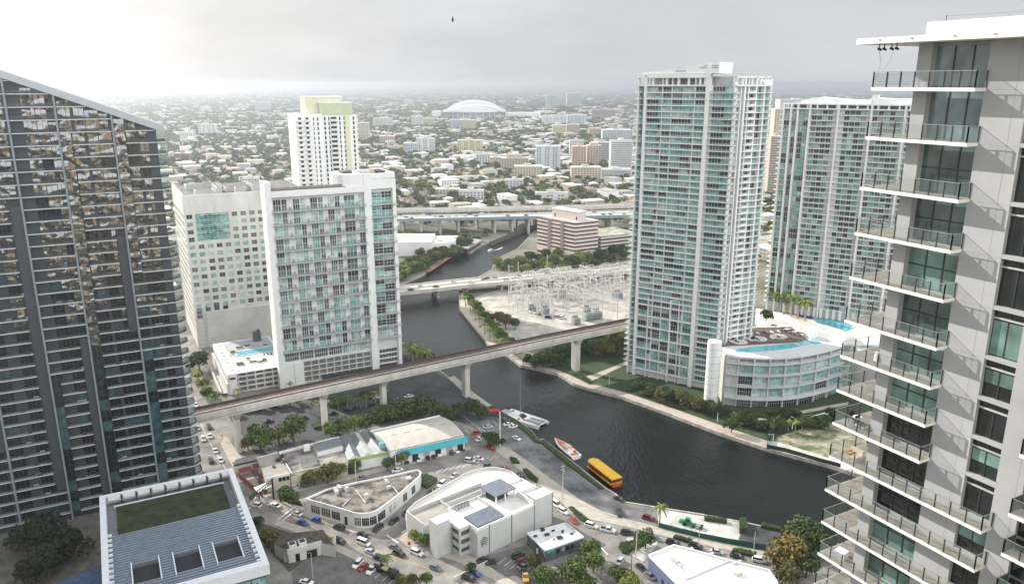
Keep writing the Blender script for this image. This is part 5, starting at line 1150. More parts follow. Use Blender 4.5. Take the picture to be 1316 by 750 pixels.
# stepped west flank, open floors and stair tower
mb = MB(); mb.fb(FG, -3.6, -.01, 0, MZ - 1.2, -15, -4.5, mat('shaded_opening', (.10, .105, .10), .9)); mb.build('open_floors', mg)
for z in (.0, 3.0, 6.1, 9.2): mb = MB(); mb.fb(FG, -4.0, -.01, z, z + 1.3, -15, -4.1, PALE); mb.build('floor_parapet', mg)
for d in (-4.6, -9.5): mb = MB(); mb.fb(FG, -4.3, -3.7, 0, MZ - .1, d, d + .6, PALE); mb.build('column', mg)
mb = MB(); mb.fb(FG, -10.3, -5.2, 0, MZ + 1.8, -12.5, -8.2, PALE); mb.build('stair_tower', mg)
mb = MB(); mb.fb(FG, -5.19, -4.31, 0, MZ - 1.6, -12, -8.6, PALE); mb.build('stair_link', mg)
# raised block behind and the curved deck
r0 = [G(588, 654, 9), G(556, 640.5, 8), G(598, 622, 8), G(625, 613, 8), G(640, 617, 8), G(668, 620, 8)]
mb = MB(); mb.fb(FG, -10, 22, 0, 7.4, -27, -17.01, PALE); mb.build('rear_block', mg)
mb = MB(); mb.fb(FG, -9.6, 21.6, 7.4, 7.5, -26.6, -17.4, mat('grey_beige_roof', (.36, .33, .30), .9, var=.15, scale=.2)); mb.build('rear_roof', mg)
mb = MB(); mb.fb(FG, -10, 22, 7.41, 8.6, -27, -26.61, PALE); mb.fb(FG, -10, -9.61, 7.41, 8.6, -26.6, -17.01, PALE); mb.fb(FG, 3, 3.4, 7.51, 8.6, -26.6, -17.4, PALE); mb.fb(FG, 3.41, 21.6, 7.51, 9.3, -22, -21.6, PALE); mb.build('rear_parapet', mg)
dz_ = 4.6; arc = [G(x, y, dz_) for x, y in [(579, 668), (566, 671), (548, 674), (534, 675), (525, 671), (521.5, 664), (523, 656), (534, 645), (556, 632), (580, 618), (596, 609), (606, 604.5), (620, 601), (634, 600), (648, 602), (658, 606), (667, 613), (674, 622), (682, 634)]]
hole = [G(x, y, dz_) for x, y in [(620, 640), (600, 655)]]
mb = MB(); mb.prism(arc + [G(640, 650, dz_)], 0, dz_ - .9, PALE, WDK); mb.build('ramp_deck', mg)
mb = MB()
for p, q in zip(arc, arc[1:]): mb.bar((*p, dz_ - .4), (*q, dz_ - .4), .35, PALE, 1.1)
mb.build('ramp_parapet', mg)
for p in arc[8:18:2]: mb = MB(); mb.bar((*p, dz_ + .15), (*p, dz_ + 1.3), .16, WHITE2); mb.build('ramp_light', mg)
c = [G(553, 661, dz_), G(562, 660, dz_), G(565, 667, dz_), G(557, 668, dz_)]; mb = MB(); mb.prism(c, dz_ - .89, dz_ - .85, DKMET); mb.build('roof_opening', mg)
mb = MB(); mb.fb(FG, -13, -7, .0, 1.4, 4.5, 4.9, PALE); mb.fb(FG, -7, 2, .0, 1.1, 4.0, 4.4, PALE); mb.build('garden_wall', mg)
# dark blue-grey shop with white roof
sz = 4.6; sp_ = [G(677.5, 684, sz), G(701, 706, sz), G(750, 689, sz), G(727, 671, sz)]
ss = thing('slate_shop', 'small slate blue building with stained white roof and green sign', 'shop', (*sp_[1], 0))
mb = MB(); mb.prism(sp_, 0, sz - .5, mat('slate_blue_render', (.10, .125, .145), .85, var=.12, scale=.4), mat('stained_white_roof', (.66, .68, .70), .9, col2=(.48, .49, .5), scale=.35, detail=7)); mb.build('wall', ss)
mb = MB()
for p, q in zip(sp_, sp_[1:] + sp_[:1]): mb.bar((*p, sz - .25), (*q, sz - .25), .3, WHITE2, .55)
mb.build('parapet', ss)
F, L_ = poly_f(sp_[1], sp_[2]); mb = MB(); mb.fb(F, .4, 3.4, 3.1, 4.1, .16, .25, mat('green_sign', (.01, .30, .22), .6)); mb.fb(F, .8, 1.0, 3.4, 3.8, .251, .27, WHITE); 
for k in range(6): mb.fb(F, 1.2 + k * .33, 1.38 + k * .33, 3.45, 3.7, .251, .26, mat('sign_lettering', (.35, .6, .5), .7))
mb.build('sign', ss)
for a in (4.2, 6.3, 8.0, 9.8): mb = MB(); mb.fb(F, a, a + 1.3, 1.8, 3.3, .0, .08, GDARK if a != 6.3 else GCUR); mb.build('window', ss)
F2, L2 = poly_f(sp_[0], sp_[1]); mb = MB(); mb.fb(F2, 6, 7, 0, 2.4, 0, .08, WHITE2); mb.build('door', ss)
for x, y, w_, d_, h_ in ((697, 681, 1.3, 1.3, .8), (703, 687, 1.6, 1, .5), (711, 682, 1, .5, .5), (719, 691, 1.8, 1.3, .6), (723, 684, .6, .6, 1), (735, 686, 1, .5, .4), (688, 689, 1.2, .6, .5), (712, 693, .5, .5, .3)): roofbox(ss, 'roof_unit', x, y, sz - .5, w_, d_, h_, DKMET)
# blue building with white roof at the bottom
uz = 6.0; up_ = [G(834, 712, uz), G(882, 760, uz), G(1010, 790, uz), G(998, 745, uz), G(988, 731, uz), G(936, 718.5, uz), G(900, 708, uz), G(866, 699, uz)]
ub = thing('blue_walled_store', 'blue walled store with a bright white parapet roof at the bottom edge', 'store', (*up_[0], 0))
mb = MB(); mb.prism(up_, 0, uz - .7, mat('blue_render', (.12, .15, .27), .85, var=.1, scale=.4), mat('bright_white_roof', (.74, .73, .71), .9, var=.08, scale=.25, detail=6)); mb.build('wall', ub)
mb = MB()
for p, q in zip(up_, up_[1:] + up_[:1]): mb.bar((*p, uz - .35), (*q, uz - .35), .4, WHITE2, .75)
mb.bar((*up_[5], uz - .5), (*G(880, 742, uz), uz - .5), .8, LGREY, .5); mb.build('parapet', ub)
for x, y, w_, d_, h_ in ((868, 722, 1.6, 2.6, 1.1), (948, 738, 2.2, 1.8, 1.2), (888, 706, 1.6, .9, .7), (914, 713, 1.8, .9, .8), (947, 723, 3.5, .7, .6), (873, 728, .8, 1.6, .9)): roofbox(ub, 'roof_unit', x, y, uz - .7, w_, d_, h_, LGREY)
F, L_ = poly_f(up_[0], up_[1]); mb = MB(); mb.fb(F, 7.5, 8.8, 0, 2.3, 0, .06, DKMET); mb.build('door', ub)
# signal gantry, poles and lamps
sgn = thing('signal_gantry', 'black mast arm with traffic lights reaching over the left junction', 'traffic signal', (*G(350, 640), 0))
p = G(352, 641); mb = MB(); mb.bar((*p, 0), (*p, 8.6), .5, BLKM); mb.build('mast', sgn)
q = P2(p, (NB, 9.5), (NA, 7)); mb = MB()
mb.bar((*p, 8.2), (*q, 6.9), .3, BLKM); mb.bar((*p, 7.0), (*q, 5.7), .3, BLKM)
for k in range(9): a_ = lerp(p, q, k / 8); b_ = lerp(p, q, min(1, (k + 1) / 8)); mb.bar((*a_, 8.2 - 1.3 * k / 8), (*b_, 7.0 - 1.3 * min(1, (k + 1) / 8)), .14, BLKM)
mb.build('arm', sgn)
for k in (.35, .6, .85): c = lerp(p, q, k); mb = MB(); mb.box(c[0] - .2, c[0] + .2, c[1] - .25, c[1] + .25, 4.3 - k, 5.4 - k, YPAINT if k > .8 else DKMET); mb.build('signal_head', sgn)
def pole(x, y, h_, label, arm=0, group=None, m=LGREY, name='utility_pole', r=.16):
    p = G(x, y); t_ = thing(name, label, 'pole' if name == 'utility_pole' else 'street lamp', (*p, 0), group); mb = MB(); mb.cyl(*p, 0, h_, r, r * .65, m, 8); mb.build('shaft', t_)
    if arm == 1:
        for zz in (h_ - .8, h_ - 2.0): mb = MB(); mb.bar((p[0] - 1.1 * B[0], p[1] - 1.1 * B[1], zz), (p[0] + 1.1 * B[0], p[1] + 1.1 * B[1], zz), .12, m); mb.build('cross_arm', t_)
        mb = MB(); mb.cyl(p[0] + .4, p[1], h_ - 3.6, h_ - 2.6, .25, .25, GALV, 8); mb.build('transformer_can', t_)
    if arm == 2: mb = MB(); mb.bar((*p, h_), (p[0] - 1.8, p[1] - .6, h_ + .2), .08, m); mb.build('lamp_arm', t_); mb = MB(); mb.bar((p[0] - 1.7, p[1] - .55, h_ + .18), (p[0] - 2.4, p[1] - .8, h_ + .22), .28, LGREY, .12); mb.build('lamp_head', t_)
    return p
PC = mat('pole_concrete', (.55, .52, .47), .85)
pa = pole(642.5, 573, 16, 'thick pale concrete pole by the riverside parking lot', 0, m=PC, r=.45)
pb_ = pole(723, 640, 14, 'slim utility pole on the riverside pavement', 1, m=PC); pc_ = pole(817, 717, 13, 'utility pole in the planted corner near the blue store', 1, m=PC, r=.2)
pole(509, 605, 11, 'pale utility pole in front of the warehouse', 1, m=PC); pole(458, 622, 10, 'pale utility pole beside the triangular block', 0, m=PC); pole(402, 742, 9, 'lamp pole standing in the lower parking lot', 2, name='street_lamp'); pole(968, 714, 9, 'grey pole by the green fence near the orange tree', 0)
pole(848, 515, 4, 'white lamp post on the lawn by the promenade', 0, name='street_lamp', m=WHITE); pole(922, 541, 4, 'white lamp post before the curved podium', 0, name='street_lamp', m=WHITE); pole(993, 570, 4.5, 'lamp post at the end of the promenade', 2, name='street_lamp', m=WHITE); pole(783, 494, 5, 'white twin lamp on the small park lawn', 2, name='street_lamp', m=WHITE); pole(533, 680, 7, 'lamp post at the corner of the curved ramp', 0, name='street_lamp'); pole(584, 625, 5, 'lamp post beside the bright road junction', 0, name='street_lamp'); pole(753, 697, 7, 'lamp post by the slate blue shop', 0, name='street_lamp'); pole(898, 697, 5, 'short lamp post behind the green fence', 0, name='street_lamp'); pole(811, 735, 6, 'dark lamp post in the south street', 0, name='street_lamp', m=DKMET)
mb = MB()
for dx in (-.9, -.3, .3, .9):
    a_ = (pb_[0] + dx, pb_[1], 13.2); c_ = (pc_[0] + dx, pc_[1], 12.2); pr = a_
    for i in range(1, 9): t_ = i / 8; q = tuple(a_[j] + (c_[j] - a_[j]) * t_ for j in range(2)) + (a_[2] + (c_[2] - a_[2]) * t_ - 3 * t_ * (1 - t_),); mb.bar(pr, q, .045, DKMET); pr = q
tag(mb.build('power_lines'), 'bundle of power lines strung over the riverside lot', 'cables')
# fences
GF = mat('green_fence_screen', (.015, .10, .07), .8, var=.2)
fp = [(846, 677.5), (880, 686), (900, 691), (936, 698), (984, 706)]; mb = MB()
for a_, c_ in zip(fp, fp[1:]): mb.bar((*G(*a_), 1.0), (*G(*c_), 1.0), .08, GF, 2.0)
tag(mb.build('green_fence'), 'long dark green screened fence along the riverside yards', 'fence')
mb = MB(); fp = [(985, 578), (988, 560), (1000, 552), (1030, 545), (1075, 535)]
for a_, c_ in zip(fp, fp[1:]): mb.bar((*G(*a_), 1.2), (*G(*c_), 1.2), .08, mat('dark_green_screen', (.02, .035, .03), .9), 2.4)
fp = [(985, 576), (1010, 581), (1050, 593), (1080, 601)]
for a_, c_ in zip(fp, fp[1:]): mb.bar((*G(*a_), 1.0), (*G(*c_), 1.0), .08, MATS['dark_green_screen'], 2.0)
tag(mb.build('lot_fence'), 'dark screened fence around the vacant lot by the promenade', 'fence')
for a_, c_, lb in (((1018, 552), (1038, 546), 'left'), ((1030, 546), (1060, 538), 'middle'), ((1052, 546), (1068, 536), 'right'), ((1005, 538), (1020, 545), 'rear')):
    mb = MB(); mb.bar((*G(*a_), 3.0), (*G(*c_), 3.0), .5, WHITE, .4)
    for e_ in (a_, c_): mb.bar((*G(*e_), 0), (*G(*e_), 2.8), .25, WHITE)
    tag(mb.build('pergola_beam'), '%s white pergola beam in the palm garden beside the vacant lot' % lb, 'pergola', 'white pergola beams')
# riverside fenders / red markers
for x, y, lb in ((526, 703, 'left red sign board at the curved ramp corner'), (546, 700, 'right red sign board beside the ramp shrubs')): p = G(x, y); mb = MB(); mb.bar((*p, 0), (*p, 1.0), .08, DKMET); mb.box(p[0] - .5, p[0] + .5, p[1] - .05, p[1] + .05, 1.0, 2.2, mat('red_sign', (.5, .02, .02), .6)); tag(mb.build('sign_board'), lb, 'sign')
for x, y, lb in ((286, 566, 'yellow road sign near the viaduct on the left street'), (301, 602, 'yellow road sign beside the red court')): p = G(x, y); mb = MB(); mb.bar((*p, 0), (*p, 2.2), .07, DKMET); mb.box(p[0] - .45, p[0] + .45, p[1] - .05, p[1] + .05, 2.2, 3.1, mat('yellow_sign', (.75, .6, .02), .6)); tag(mb.build('road_sign'), lb, 'sign')
# ================================================================== CARS
def loft(mb, secs, m):      # secs: (x, half width, z0, z1)
    b_ = len(mb.v); i_ = mb.mi(m)
    for x, w, z0, z1 in secs: mb.v += [(x, -w, z0), (x, w, z0), (x, w, z1 - .1), (x, w * .9, z1), (x, -w * .9, z1), (x, -w, z1 - .1)]
    n_ = 6
    for k in range(len(secs) - 1):
        for j in range(n_): j2 = (j + 1) % n_; mb.f.append((b_ + k * n_ + j, b_ + (k + 1) * n_ + j, b_ + (k + 1) * n_ + j2, b_ + k * n_ + j2)[::-1]); mb.m.append(i_)
    mb.f.append(tuple(b_ + j for j in range(n_))); mb.m.append(i_); e_ = b_ + (len(secs) - 1) * n_; mb.f.append(tuple(e_ + j for j in range(n_))[::-1]); mb.m.append(i_)
TYRE = mat('tyre_rubber', (.02, .02, .02), .9); CARG = glass('car_glass', (.015, .018, .02), .04); LAMPW = mat('headlight_glass', (.7, .7, .68), .2); LAMPR = mat('tail_light_red', (.35, .01, .01), .3)
PAINTS = {'white': (.72, .72, .71), 'black': (.018, .019, .02), 'silver': (.42, .43, .44), 'grey': (.16, .165, .17), 'red': (.35, .02, .02), 'blue': (.02, .08, .28), 'dark blue': (.02, .03, .07), 'orange': (.70, .30, .02), 'teal': (.05, .12, .12), 'dark red': (.16, .015, .02)}
PMAT = {k: mat(k.replace(' ', '_') + '_car_paint', v, .3, .0, .03, coat=.6) for k, v in PAINTS.items()}
SPEC = {'sedan': dict(l=4.6, w=.9, h=.86, c=(-1.5, -.9, .55, 1.25), top=1.42), 'hatchback': dict(l=4.1, w=.87, h=.9, c=(-1.9, -1.55, .5, 1.2), top=1.48), 'suv': dict(l=4.8, w=.95, h=1.05, c=(-2.2, -1.9, .6, 1.3), top=1.75), 'pickup': dict(l=5.4, w=.97, h=1.05, c=(-.55, -.35, .8, 1.5), top=1.8), 'van': dict(l=5.2, w=.97, h=1.1, c=(-2.5, -2.4, 1.2, 1.9), top=2.05), 'convertible': dict(l=4.4, w=.9, h=.85, c=(-.2, -.1, .3, .8), top=1.2)}
CARP = {}
def carproto(kind, colour):
    if (kind, colour) in CARP: return CARP[(kind, colour)]
    S = SPEC[kind]; l, w, h = S['l'] / 2, S['w'], S['h']; P = PMAT[colour]; x0, x1, x2, x3 = S['c']; tp_ = S['top']
    t_ = thing(kind if kind in ('pickup', 'van', 'suv') else 'car', None, 'car', (0, 0, 0))
    mb = MB(); loft(mb, [(-l, w * .86, .35, h * .92), (-l + .25, w, .22, h), (x0, w, .2, h + .02), (x3, w, .2, h), (l - .5, w * .98, .2, h * .88), (l - .08, w * .86, .25, h * .72), (l, w * .7, .35, h * .6)], P)
    if kind == 'pickup': mb.box(-l + .15, x0 - .15, -w + .12, w - .12, h + .005, h + .02, BLKM)
    mb.box(x1 + .02, x2 - .02, -w * .72, w * .72, tp_ - .07, tp_, P); 
    for s_ in (-1, 1):
        mb.bar((x1 + (x2 - x1) * .5, s_ * w * .80, h), (x1 + (x2 - x1) * .5, s_ * w * .745, tp_ - .03), .09, P)
    mb.build('body', t_)
    b4 = [(x0, -w * .9, h), (x3, -w * .9, h), (x3, w * .9, h), (x0, w * .9, h)]; t4 = [(x1, -w * .74, tp_ - .08), (x2, -w * .74, tp_ - .08), (x2, w * .74, tp_ - .08), (x1, w * .74, tp_ - .08)]
    for nm, q in (('side_window', (0, 1)), ('windshield', (1, 2)), ('side_window', (2, 3)), ('rear_window', (3, 0))):
        a, b_ = q; mb = MB(); c = [sum(p[i] for p in b4 + t4) / 8 for i in range(3)]
        def ins(p): return tuple(p[i] + (c[i] - p[i]) * .06 for i in range(3))
        mb.hexa([b4[a], b4[b_], ins(b4[b_]), ins(b4[a]), t4[a], t4[b_], ins(t4[b_]), ins(t4[a])], CARG); mb.build(nm, t_)
    for sx in (-.62, .64):
        for sy in (-1, 1):
            mb = MB(); b_ = len(mb.v); n_ = 10; X = sx * l; i_ = mb.mi(TYRE); y0, y1 = sy * (w - .18), sy * (w + .02)
            for y in (y0, y1): mb.v += [(X + .33 * cos(2 * pi * k / n_), y, .33 + .33 * sin(2 * pi * k / n_)) for k in range(n_)]
            for k in range(n_): mb.f.append((k, (k + 1) % n_, n_ + (k + 1) % n_, n_ + k)); mb.m.append(i_)
            mb.f.append(tuple(n_ + k for k in range(n_))); mb.m.append(i_)
            wo_ = mb.build('wheel', t_); mb = MB(); mb.bar((X, y1 - sy * .05, .33), (X, y1 + sy * .012, .33), .34, GALV); mb.build('rim', wo_)
    for sy in (-1, 1):
        mb = MB(); mb.box(l - .16, l - .02, sy * w * .62 - .16, sy * w * .62 + .16, h * .52, h * .66, LAMPW); mb.build('headlight', t_)
        mb = MB(); mb.box(-l - .015, -l + .05, sy * w * .64 - .14, sy * w * .64 + .14, h * .62, h * .8, LAMPR); mb.build('tail_light', t_)
    CARP[(kind, colour)] = t_; t_['_used'] = 0; return t_
ORDN = 'first second third fourth fifth sixth seventh eighth ninth tenth eleventh twelfth thirteenth fourteenth fifteenth sixteenth seventeenth eighteenth nineteenth twentieth'.split()
def put_car(kind, colour, x, y, z, ang, label, group):
    p = carproto(kind, colour); cat = 'car' if kind not in ('pickup', 'van') else kind
    if not p['_used']: p['_used'] = 1; o_ = p; o_.location = (x, y, z); o_.rotation_euler = (0, 0, ang); o_['label'] = label
    else: o_ = copytree(p, (x, y, z), ang, 1, label)
    o_['category'] = cat; o_['group'] = group; return o_
def cars(group, phrase, rows, heading, z=.03):
    """rows: px, py, kind, colour ; heading: photo vector the bonnets point along, or per-row"""
    for i, r in enumerate(rows):
        px, py, kind, colour = r[:4]; hd = r[4] if len(r) > 4 else heading
        a = G(px, py + 1, z); b_ = G(px + hd[0], py + 1 + hd[1], z); ang = math.atan2(b_[1] - a[1], b_[0] - a[0])
        put_car(kind, colour, a[0], a[1], z, ang, '%s %s, %s %s' % (colour, kind.replace('suv', 'sport utility car'), ORDN[i], phrase), group)
H1 = (20, 8)
cars('cars on the left street', 'in line down the left street under the viaduct', [(251.6, 520, 'sedan', 'white'), (269, 549, 'suv', 'black'), (254, 550, 'sedan', 'silver'), (270, 560, 'sedan', 'white'), (261.5, 564, 'suv', 'white'), (277, 579, 'sedan', 'white'), (271, 592, 'pickup', 'black'), (283.6, 591, 'sedan', 'white')], (10, 22))
cars('cars on the avenue', 'from the left along the avenue before the triangular block', [(329, 649, 'suv', 'white', (-20, -6)), (353.6, 649.5, 'sedan', 'white', (-20, -7)), (381.6, 660, 'sedan', 'white', (-20, -7)), (405.8, 668, 'hatchback', 'blue', (-20, -7)), (435.7, 678, 'suv', 'black', (-20, -7)), (465.5, 687, 'sedan', 'black', (-20, -8))], H1)
cars('cars on the avenue', 'from the left in the near lane of the avenue', [(389, 671.6, 'sedan', 'blue'), (436.6, 695.5, 'suv', 'black'), (467.4, 697.7, 'van', 'white'), (476.7, 709, 'sedan', 'silver'), (507, 703, 'sedan', 'grey'), (513, 712, 'suv', 'black'), (535.7, 710.5, 'suv', 'white'), (559.8, 729.7, 'hatchback', 'grey'), (610.7, 737, 'sedan', 'blue'), (603, 743, 'suv', 'black')], (20, 7.5))
cars('cars queuing beside the triangular block', 'up the lane between the triangular block and the curved deck', [(486, 679, 'suv', 'black'), (505.8, 670, 'suv', 'black'), (523, 658.6, 'sedan', 'dark blue'), (538, 647, 'sedan', 'dark blue'), (555, 632, 'sedan', 'black'), (568, 622, 'suv', 'white'), (584, 611, 'sedan', 'silver')], (-18, 14))
cars('cars parked in the lower lot', 'in the lower parking lot near the palm', [(460, 724.7, 'suv', 'white'), (467, 729, 'hatchback', 'red'), (478.6, 732, 'pickup', 'white'), (394, 748, 'sedan', 'white', (16, 3)), (488, 717, 'sedan', 'black', (16, 6))], (-12, 12))
cars('cars parked by the warehouse', 'from the left in the row under the turquoise awning', [(510.5, 604, 'sedan', 'white', (-20, 4)), (522, 592.7, 'sedan', 'black'), (537, 590, 'sedan', 'white'), (549, 587.5, 'sedan', 'black'), (556, 585.7, 'sedan', 'black'), (563.8, 583, 'suv', 'white'), (579.4, 580.5, 'suv', 'black'), (587, 578.4, 'sedan', 'white'), (594, 576, 'sedan', 'dark blue')], (7, 11))
cars('cars at the street bend', 'around the street bend behind the white deck', [(603.7, 592, 'suv', 'silver', (20, 3)), (615, 589, 'sedan', 'white', (20, 4)), (626.4, 598, 'sedan', 'teal', (20, 4)), (649.7, 601.7, 'sedan', 'red', (18, 8)), (670, 611, 'hatchback', 'black', (14, 10)), (631.4, 575.6, 'suv', 'red', (18, 8)), (466, 614, 'sedan', 'grey', (20, -4)), (380, 626, 'hatchback', 'silver', (20, -4))], H1)
cars('cars in the riverside lot', 'across the riverside parking lot', [(663.7, 563, 'sedan', 'white', (18, 9)), (660, 547.6, 'sedan', 'white'), (653.4, 545, 'sedan', 'white'), (650.6, 540.5, 'hatchback', 'dark blue'), (644, 538, 'sedan', 'grey'), (627, 548.5, 'sedan', 'silver'), (612.8, 556, 'sedan', 'red'), (616, 564, 'sedan', 'white', (10, -8)), (598, 537, 'hatchback', 'grey', (10, -8)), (795.6, 641, 'sedan', 'black', (20, 9)), (796, 659, 'pickup', 'black', (4, 18)), (833.6, 666, 'suv', 'dark red', (20, 5))], (18, -3))
cars('cars parked behind the modern garage', 'behind the garage and along the road to the blue store', [(714, 647.7, 'van', 'white', (16, 12)), (723.5, 657, 'suv', 'white', (16, 9)), (737, 668.5, 'sedan', 'red', (12, 14)), (760, 675.5, 'suv', 'white', (20, 6)), (781, 681, 'pickup', 'white', (20, 4)), (806, 685, 'suv', 'black', (20, 2)), (796.7, 721.7, 'hatchback', 'silver', (-12, 12)), (824, 729.7, 'sedan', 'black', (16, 13)), (835, 740, 'sedan', 'grey', (16, 13)), (842, 691.6, 'sedan', 'grey', (16, 6)), (864.7, 697.5, 'suv', 'black', (20, 5)), (894, 702, 'suv', 'black', (20, 5)), (921, 709, 'sedan', 'silver', (20, 4)), (947, 714.6, 'sedan', 'black', (20, 4)), (976, 720, 'suv', 'white', (20, 4))], H1)
cars('cars in the office lot', 'in the small lot between the garage and the slate shop', [(621, 719.5, 'sedan', 'black', (18, -6)), (631.6, 722, 'sedan', 'black', (18, -6)), (666, 713.6, 'suv', 'black', (16, -7)), (670.6, 720.5, 'hatchback', 'dark red', (16, -7)), (673, 728, 'sedan', 'grey', (16, -7)), (675.4, 741, 'pickup', 'orange', (2, 14))], H1)
cars('cars parked under the viaduct', 'from the left on the shaded drive behind the viaduct', [(345, 541, 'sedan', 'black'), (372, 538, 'suv', 'grey'), (390, 537, 'sedan', 'black'), (427.8, 531, 'sedan', 'black'), (445.5, 527, 'sedan', 'black'), (459, 524, 'sedan', 'black'), (479.8, 521, 'suv', 'black'), (484, 510, 'sedan', 'white'), (512, 514, 'sedan', 'grey'), (525.7, 509, 'sedan', 'white')], (20, -4))
def bridgecars(group, phrase, pts, z, rows):
    for i, (px, off, kind, colour) in enumerate(rows):
        j = min(range(1, len(pts) - 1), key=lambda j: abs(PJ(*pts[j], z)[0] - px)); p, q = pts[j - 1], pts[j + 1]; L_ = math.hypot(q[0] - p[0], q[1] - p[1]); d = ((q[0] - p[0]) / L_, (q[1] - p[1]) / L_)
        # walk along to hit px more exactly
        f = min([k / 20 for k in range(-10, 31)], key=lambda f: abs(PJ(p[0] + d[0] * L_ * f, p[1] + d[1] * L_ * f, z)[0] - px)); x, y = p[0] + d[0] * L_ * f - d[1] * off, p[1] + d[1] * L_ * f + d[0] * off
        put_car(kind, colour, x, y, z + .03, math.atan2(d[1], d[0]) + (pi if off > 0 else 0), '%s %s, %s %s' % (colour, kind.replace('suv', 'sport utility car'), ORDN[i], phrase), group)
bridgecars('cars on the low bridge', 'from the left on the low road bridge', b1p, 6.5, [(526, -5, 'suv', 'black'), (541, 2, 'sedan', 'silver'), (559, -3, 'sedan', 'black'), (586, 5, 'sedan', 'white'), (604, -2, 'suv', 'white'), (622, 2.5, 'sedan', 'dark red'), (629, 6, 'sedan', 'black'), (638, 6.5, 'suv', 'silver'), (648, -4, 'van', 'white'), (668, 3, 'sedan', 'black'), (684, -5, 'sedan', 'white'), (706, 4, 'sedan', 'grey')])
rh = random.Random(44); rows = [(514 + i * 9.1 + rh.uniform(-3, 3), rh.choice([-12, -8.5, -5, 5, 8.5, 12]), rh.choice(['sedan', 'sedan', 'suv', 'van', 'pickup']), rh.choice(['white', 'black', 'silver', 'grey', 'dark red', 'white', 'blue'])) for i in range(20)]
bridgecars('cars on the motorway', 'from the left on the elevated motorway', hwp, 17, rows)
bridgecars('cars on the motorway', 'from the left on the motorway right of the pink office', hwp, 17, [(766 + i * 8, rh.choice([-8, 8]), 'sedan', rh.choice(['white', 'black', 'silver'])) for i in range(5)])
# flatbed truck in the lower lot
p = G(498, 737); fb_ang = math.atan2(-.62, .78); tk = thing('flatbed_truck', 'long black flatbed truck with a tan load in the lower lot', 'truck', (*p, .03)); ORG[tk.name] = (0, 0, 0)
mb = MB(); mb.box(-4.5, 1.8, -1.15, 1.15, .9, 1.15, BLKM); mb.build('bed', tk); mb = MB(); mb.box(2.0, 4.2, -1.15, 1.15, .5, 2.6, PMAT['black']); mb.build('cab', tk); mb = MB(); mb.box(3.9, 4.24, -1.0, 1.0, 1.5, 2.4, CARG); mb.build('windshield', tk)
mb = MB(); mb.box(-2.2, -.2, -.8, .8, 1.16, 1.8, mat('tan_crate', (.5, .42, .25), .9)); mb.build('load', tk); mb = MB(); mb.box(-4.5, 1.8, -1.15, -1.05, 1.16, 1.7, BLKM); mb.box(-4.5, 1.8, 1.05, 1.15, 1.16, 1.7, BLKM); mb.build('side_board', tk)
for x in (-3.2, -2.2, 3.0):
    for y in (-1, 1): mb = MB(); mb.bar((x, y * .8, .48), (x, y * 1.16, .48), .9, TYRE); mb.build('wheel', tk)
tk.rotation_euler = (0, 0, fb_ang)
# green tractor / loader on the concrete yard
p = G(886, 675); gt_ = thing('green_loader', 'green tractor loader with raised bucket on the pale concrete yard', 'tractor', (*p, .03)); ORG[gt_.name] = (0, 0, 0); GRN = mat('machine_green', (.02, .26, .09), .5)
mb = MB(); mb.box(-2.2, .6, -.7, .7, .7, 1.6, GRN); mb.box(.6, 2.2, -.5, .5, .8, 1.3, GRN); mb.build('body', gt_); mb = MB(); mb.box(-1.4, .2, -.6, .6, 1.6, 2.7, CARG); mb.box(-1.5, .3, -.7, .7, 2.7, 2.8, GRN); mb.build('cab', gt_)
mb = MB(); mb.bar((1.6, -.6, 1.2), (3.9, -.6, .9), .22, GRN); mb.bar((1.6, .6, 1.2), (3.9, .6, .9), .22, GRN); mb.build('arm', gt_); mb = MB(); mb.box(3.8, 4.6, -1.1, 1.1, .3, 1.1, DKMET); mb.build('bucket', gt_); mb = MB(); mb.box(-3.6, -2.3, -.9, .9, .6, 1.5, GRN); mb.build('backhoe', gt_)
for x, r in ((-1.5, .75), (1.6, .5)):
    for y in (-1, 1):
        mb = MB(); n_ = 10; mb.v = [(x + r * cos(2 * pi * k / n_), yy, r + r * sin(2 * pi * k / n_)) for yy in (y * .75, y * 1.1) for k in range(n_)]; mb.mats = [TYRE]; mb.f = [(k, (k + 1) % n_, n_ + (k + 1) % n_, n_ + k) for k in range(n_)] + [tuple(range(n_, 2 * n_)), tuple(range(n_))[::-1]]; mb.m = [0] * 12; mb.build('wheel', gt_)
gt_.rotation_euler = (0, 0, -.5)

# ================================================================== BOATS
def ang_px(p, q, z=-1.3): a = G(*p, z); b_ = G(*q, z); return a, math.atan2(b_[1] - a[1], b_[0] - a[0]), math.hypot(b_[0] - a[0], b_[1] - a[1])
def hull(mb, L_, W_, z0, z1, m, mdeck=None, bow=.35, y0=0, n=9):     # stern at x=0, bow at x=L
    i_ = mb.mi(m); rows = []
    for k in range(n):
        t = k / (n - 1); w = W_ / 2 * (1 if t < 1 - bow else max(.03, (1 - ((t - (1 - bow)) / bow) ** 1.8)))
        x = t * L_; rise = .35 * t * t; b_ = len(mb.v); mb.v += [(x * .97, y0 - w * .55, z0), (x * .97, y0 + w * .55, z0), (x, y0 + w, z1 + rise), (x, y0 - w, z1 + rise)]; rows.append(b_)
    for a, b_ in zip(rows, rows[1:]):
        for j in range(4): j2 = (j + 1) % 4; mb.f.append((a + j, b_ + j, b_ + j2, a + j2)[::-1]); mb.m.append(mb.mi(mdeck) if (j == 2 and mdeck) else i_)
    mb.f.append(tuple(rows[0] + j for j in range(4))); mb.m.append(i_); mb.f.append(tuple(rows[-1] + j for j in range(4))[::-1]); mb.m.append(i_)
BW = mat('boat_white', (.74, .75, .76), .35, var=.04); BRED = mat('boat_red', (.45, .02, .03), .5); TRAMP = mat('trampoline_net', (.25, .27, .29), .9)
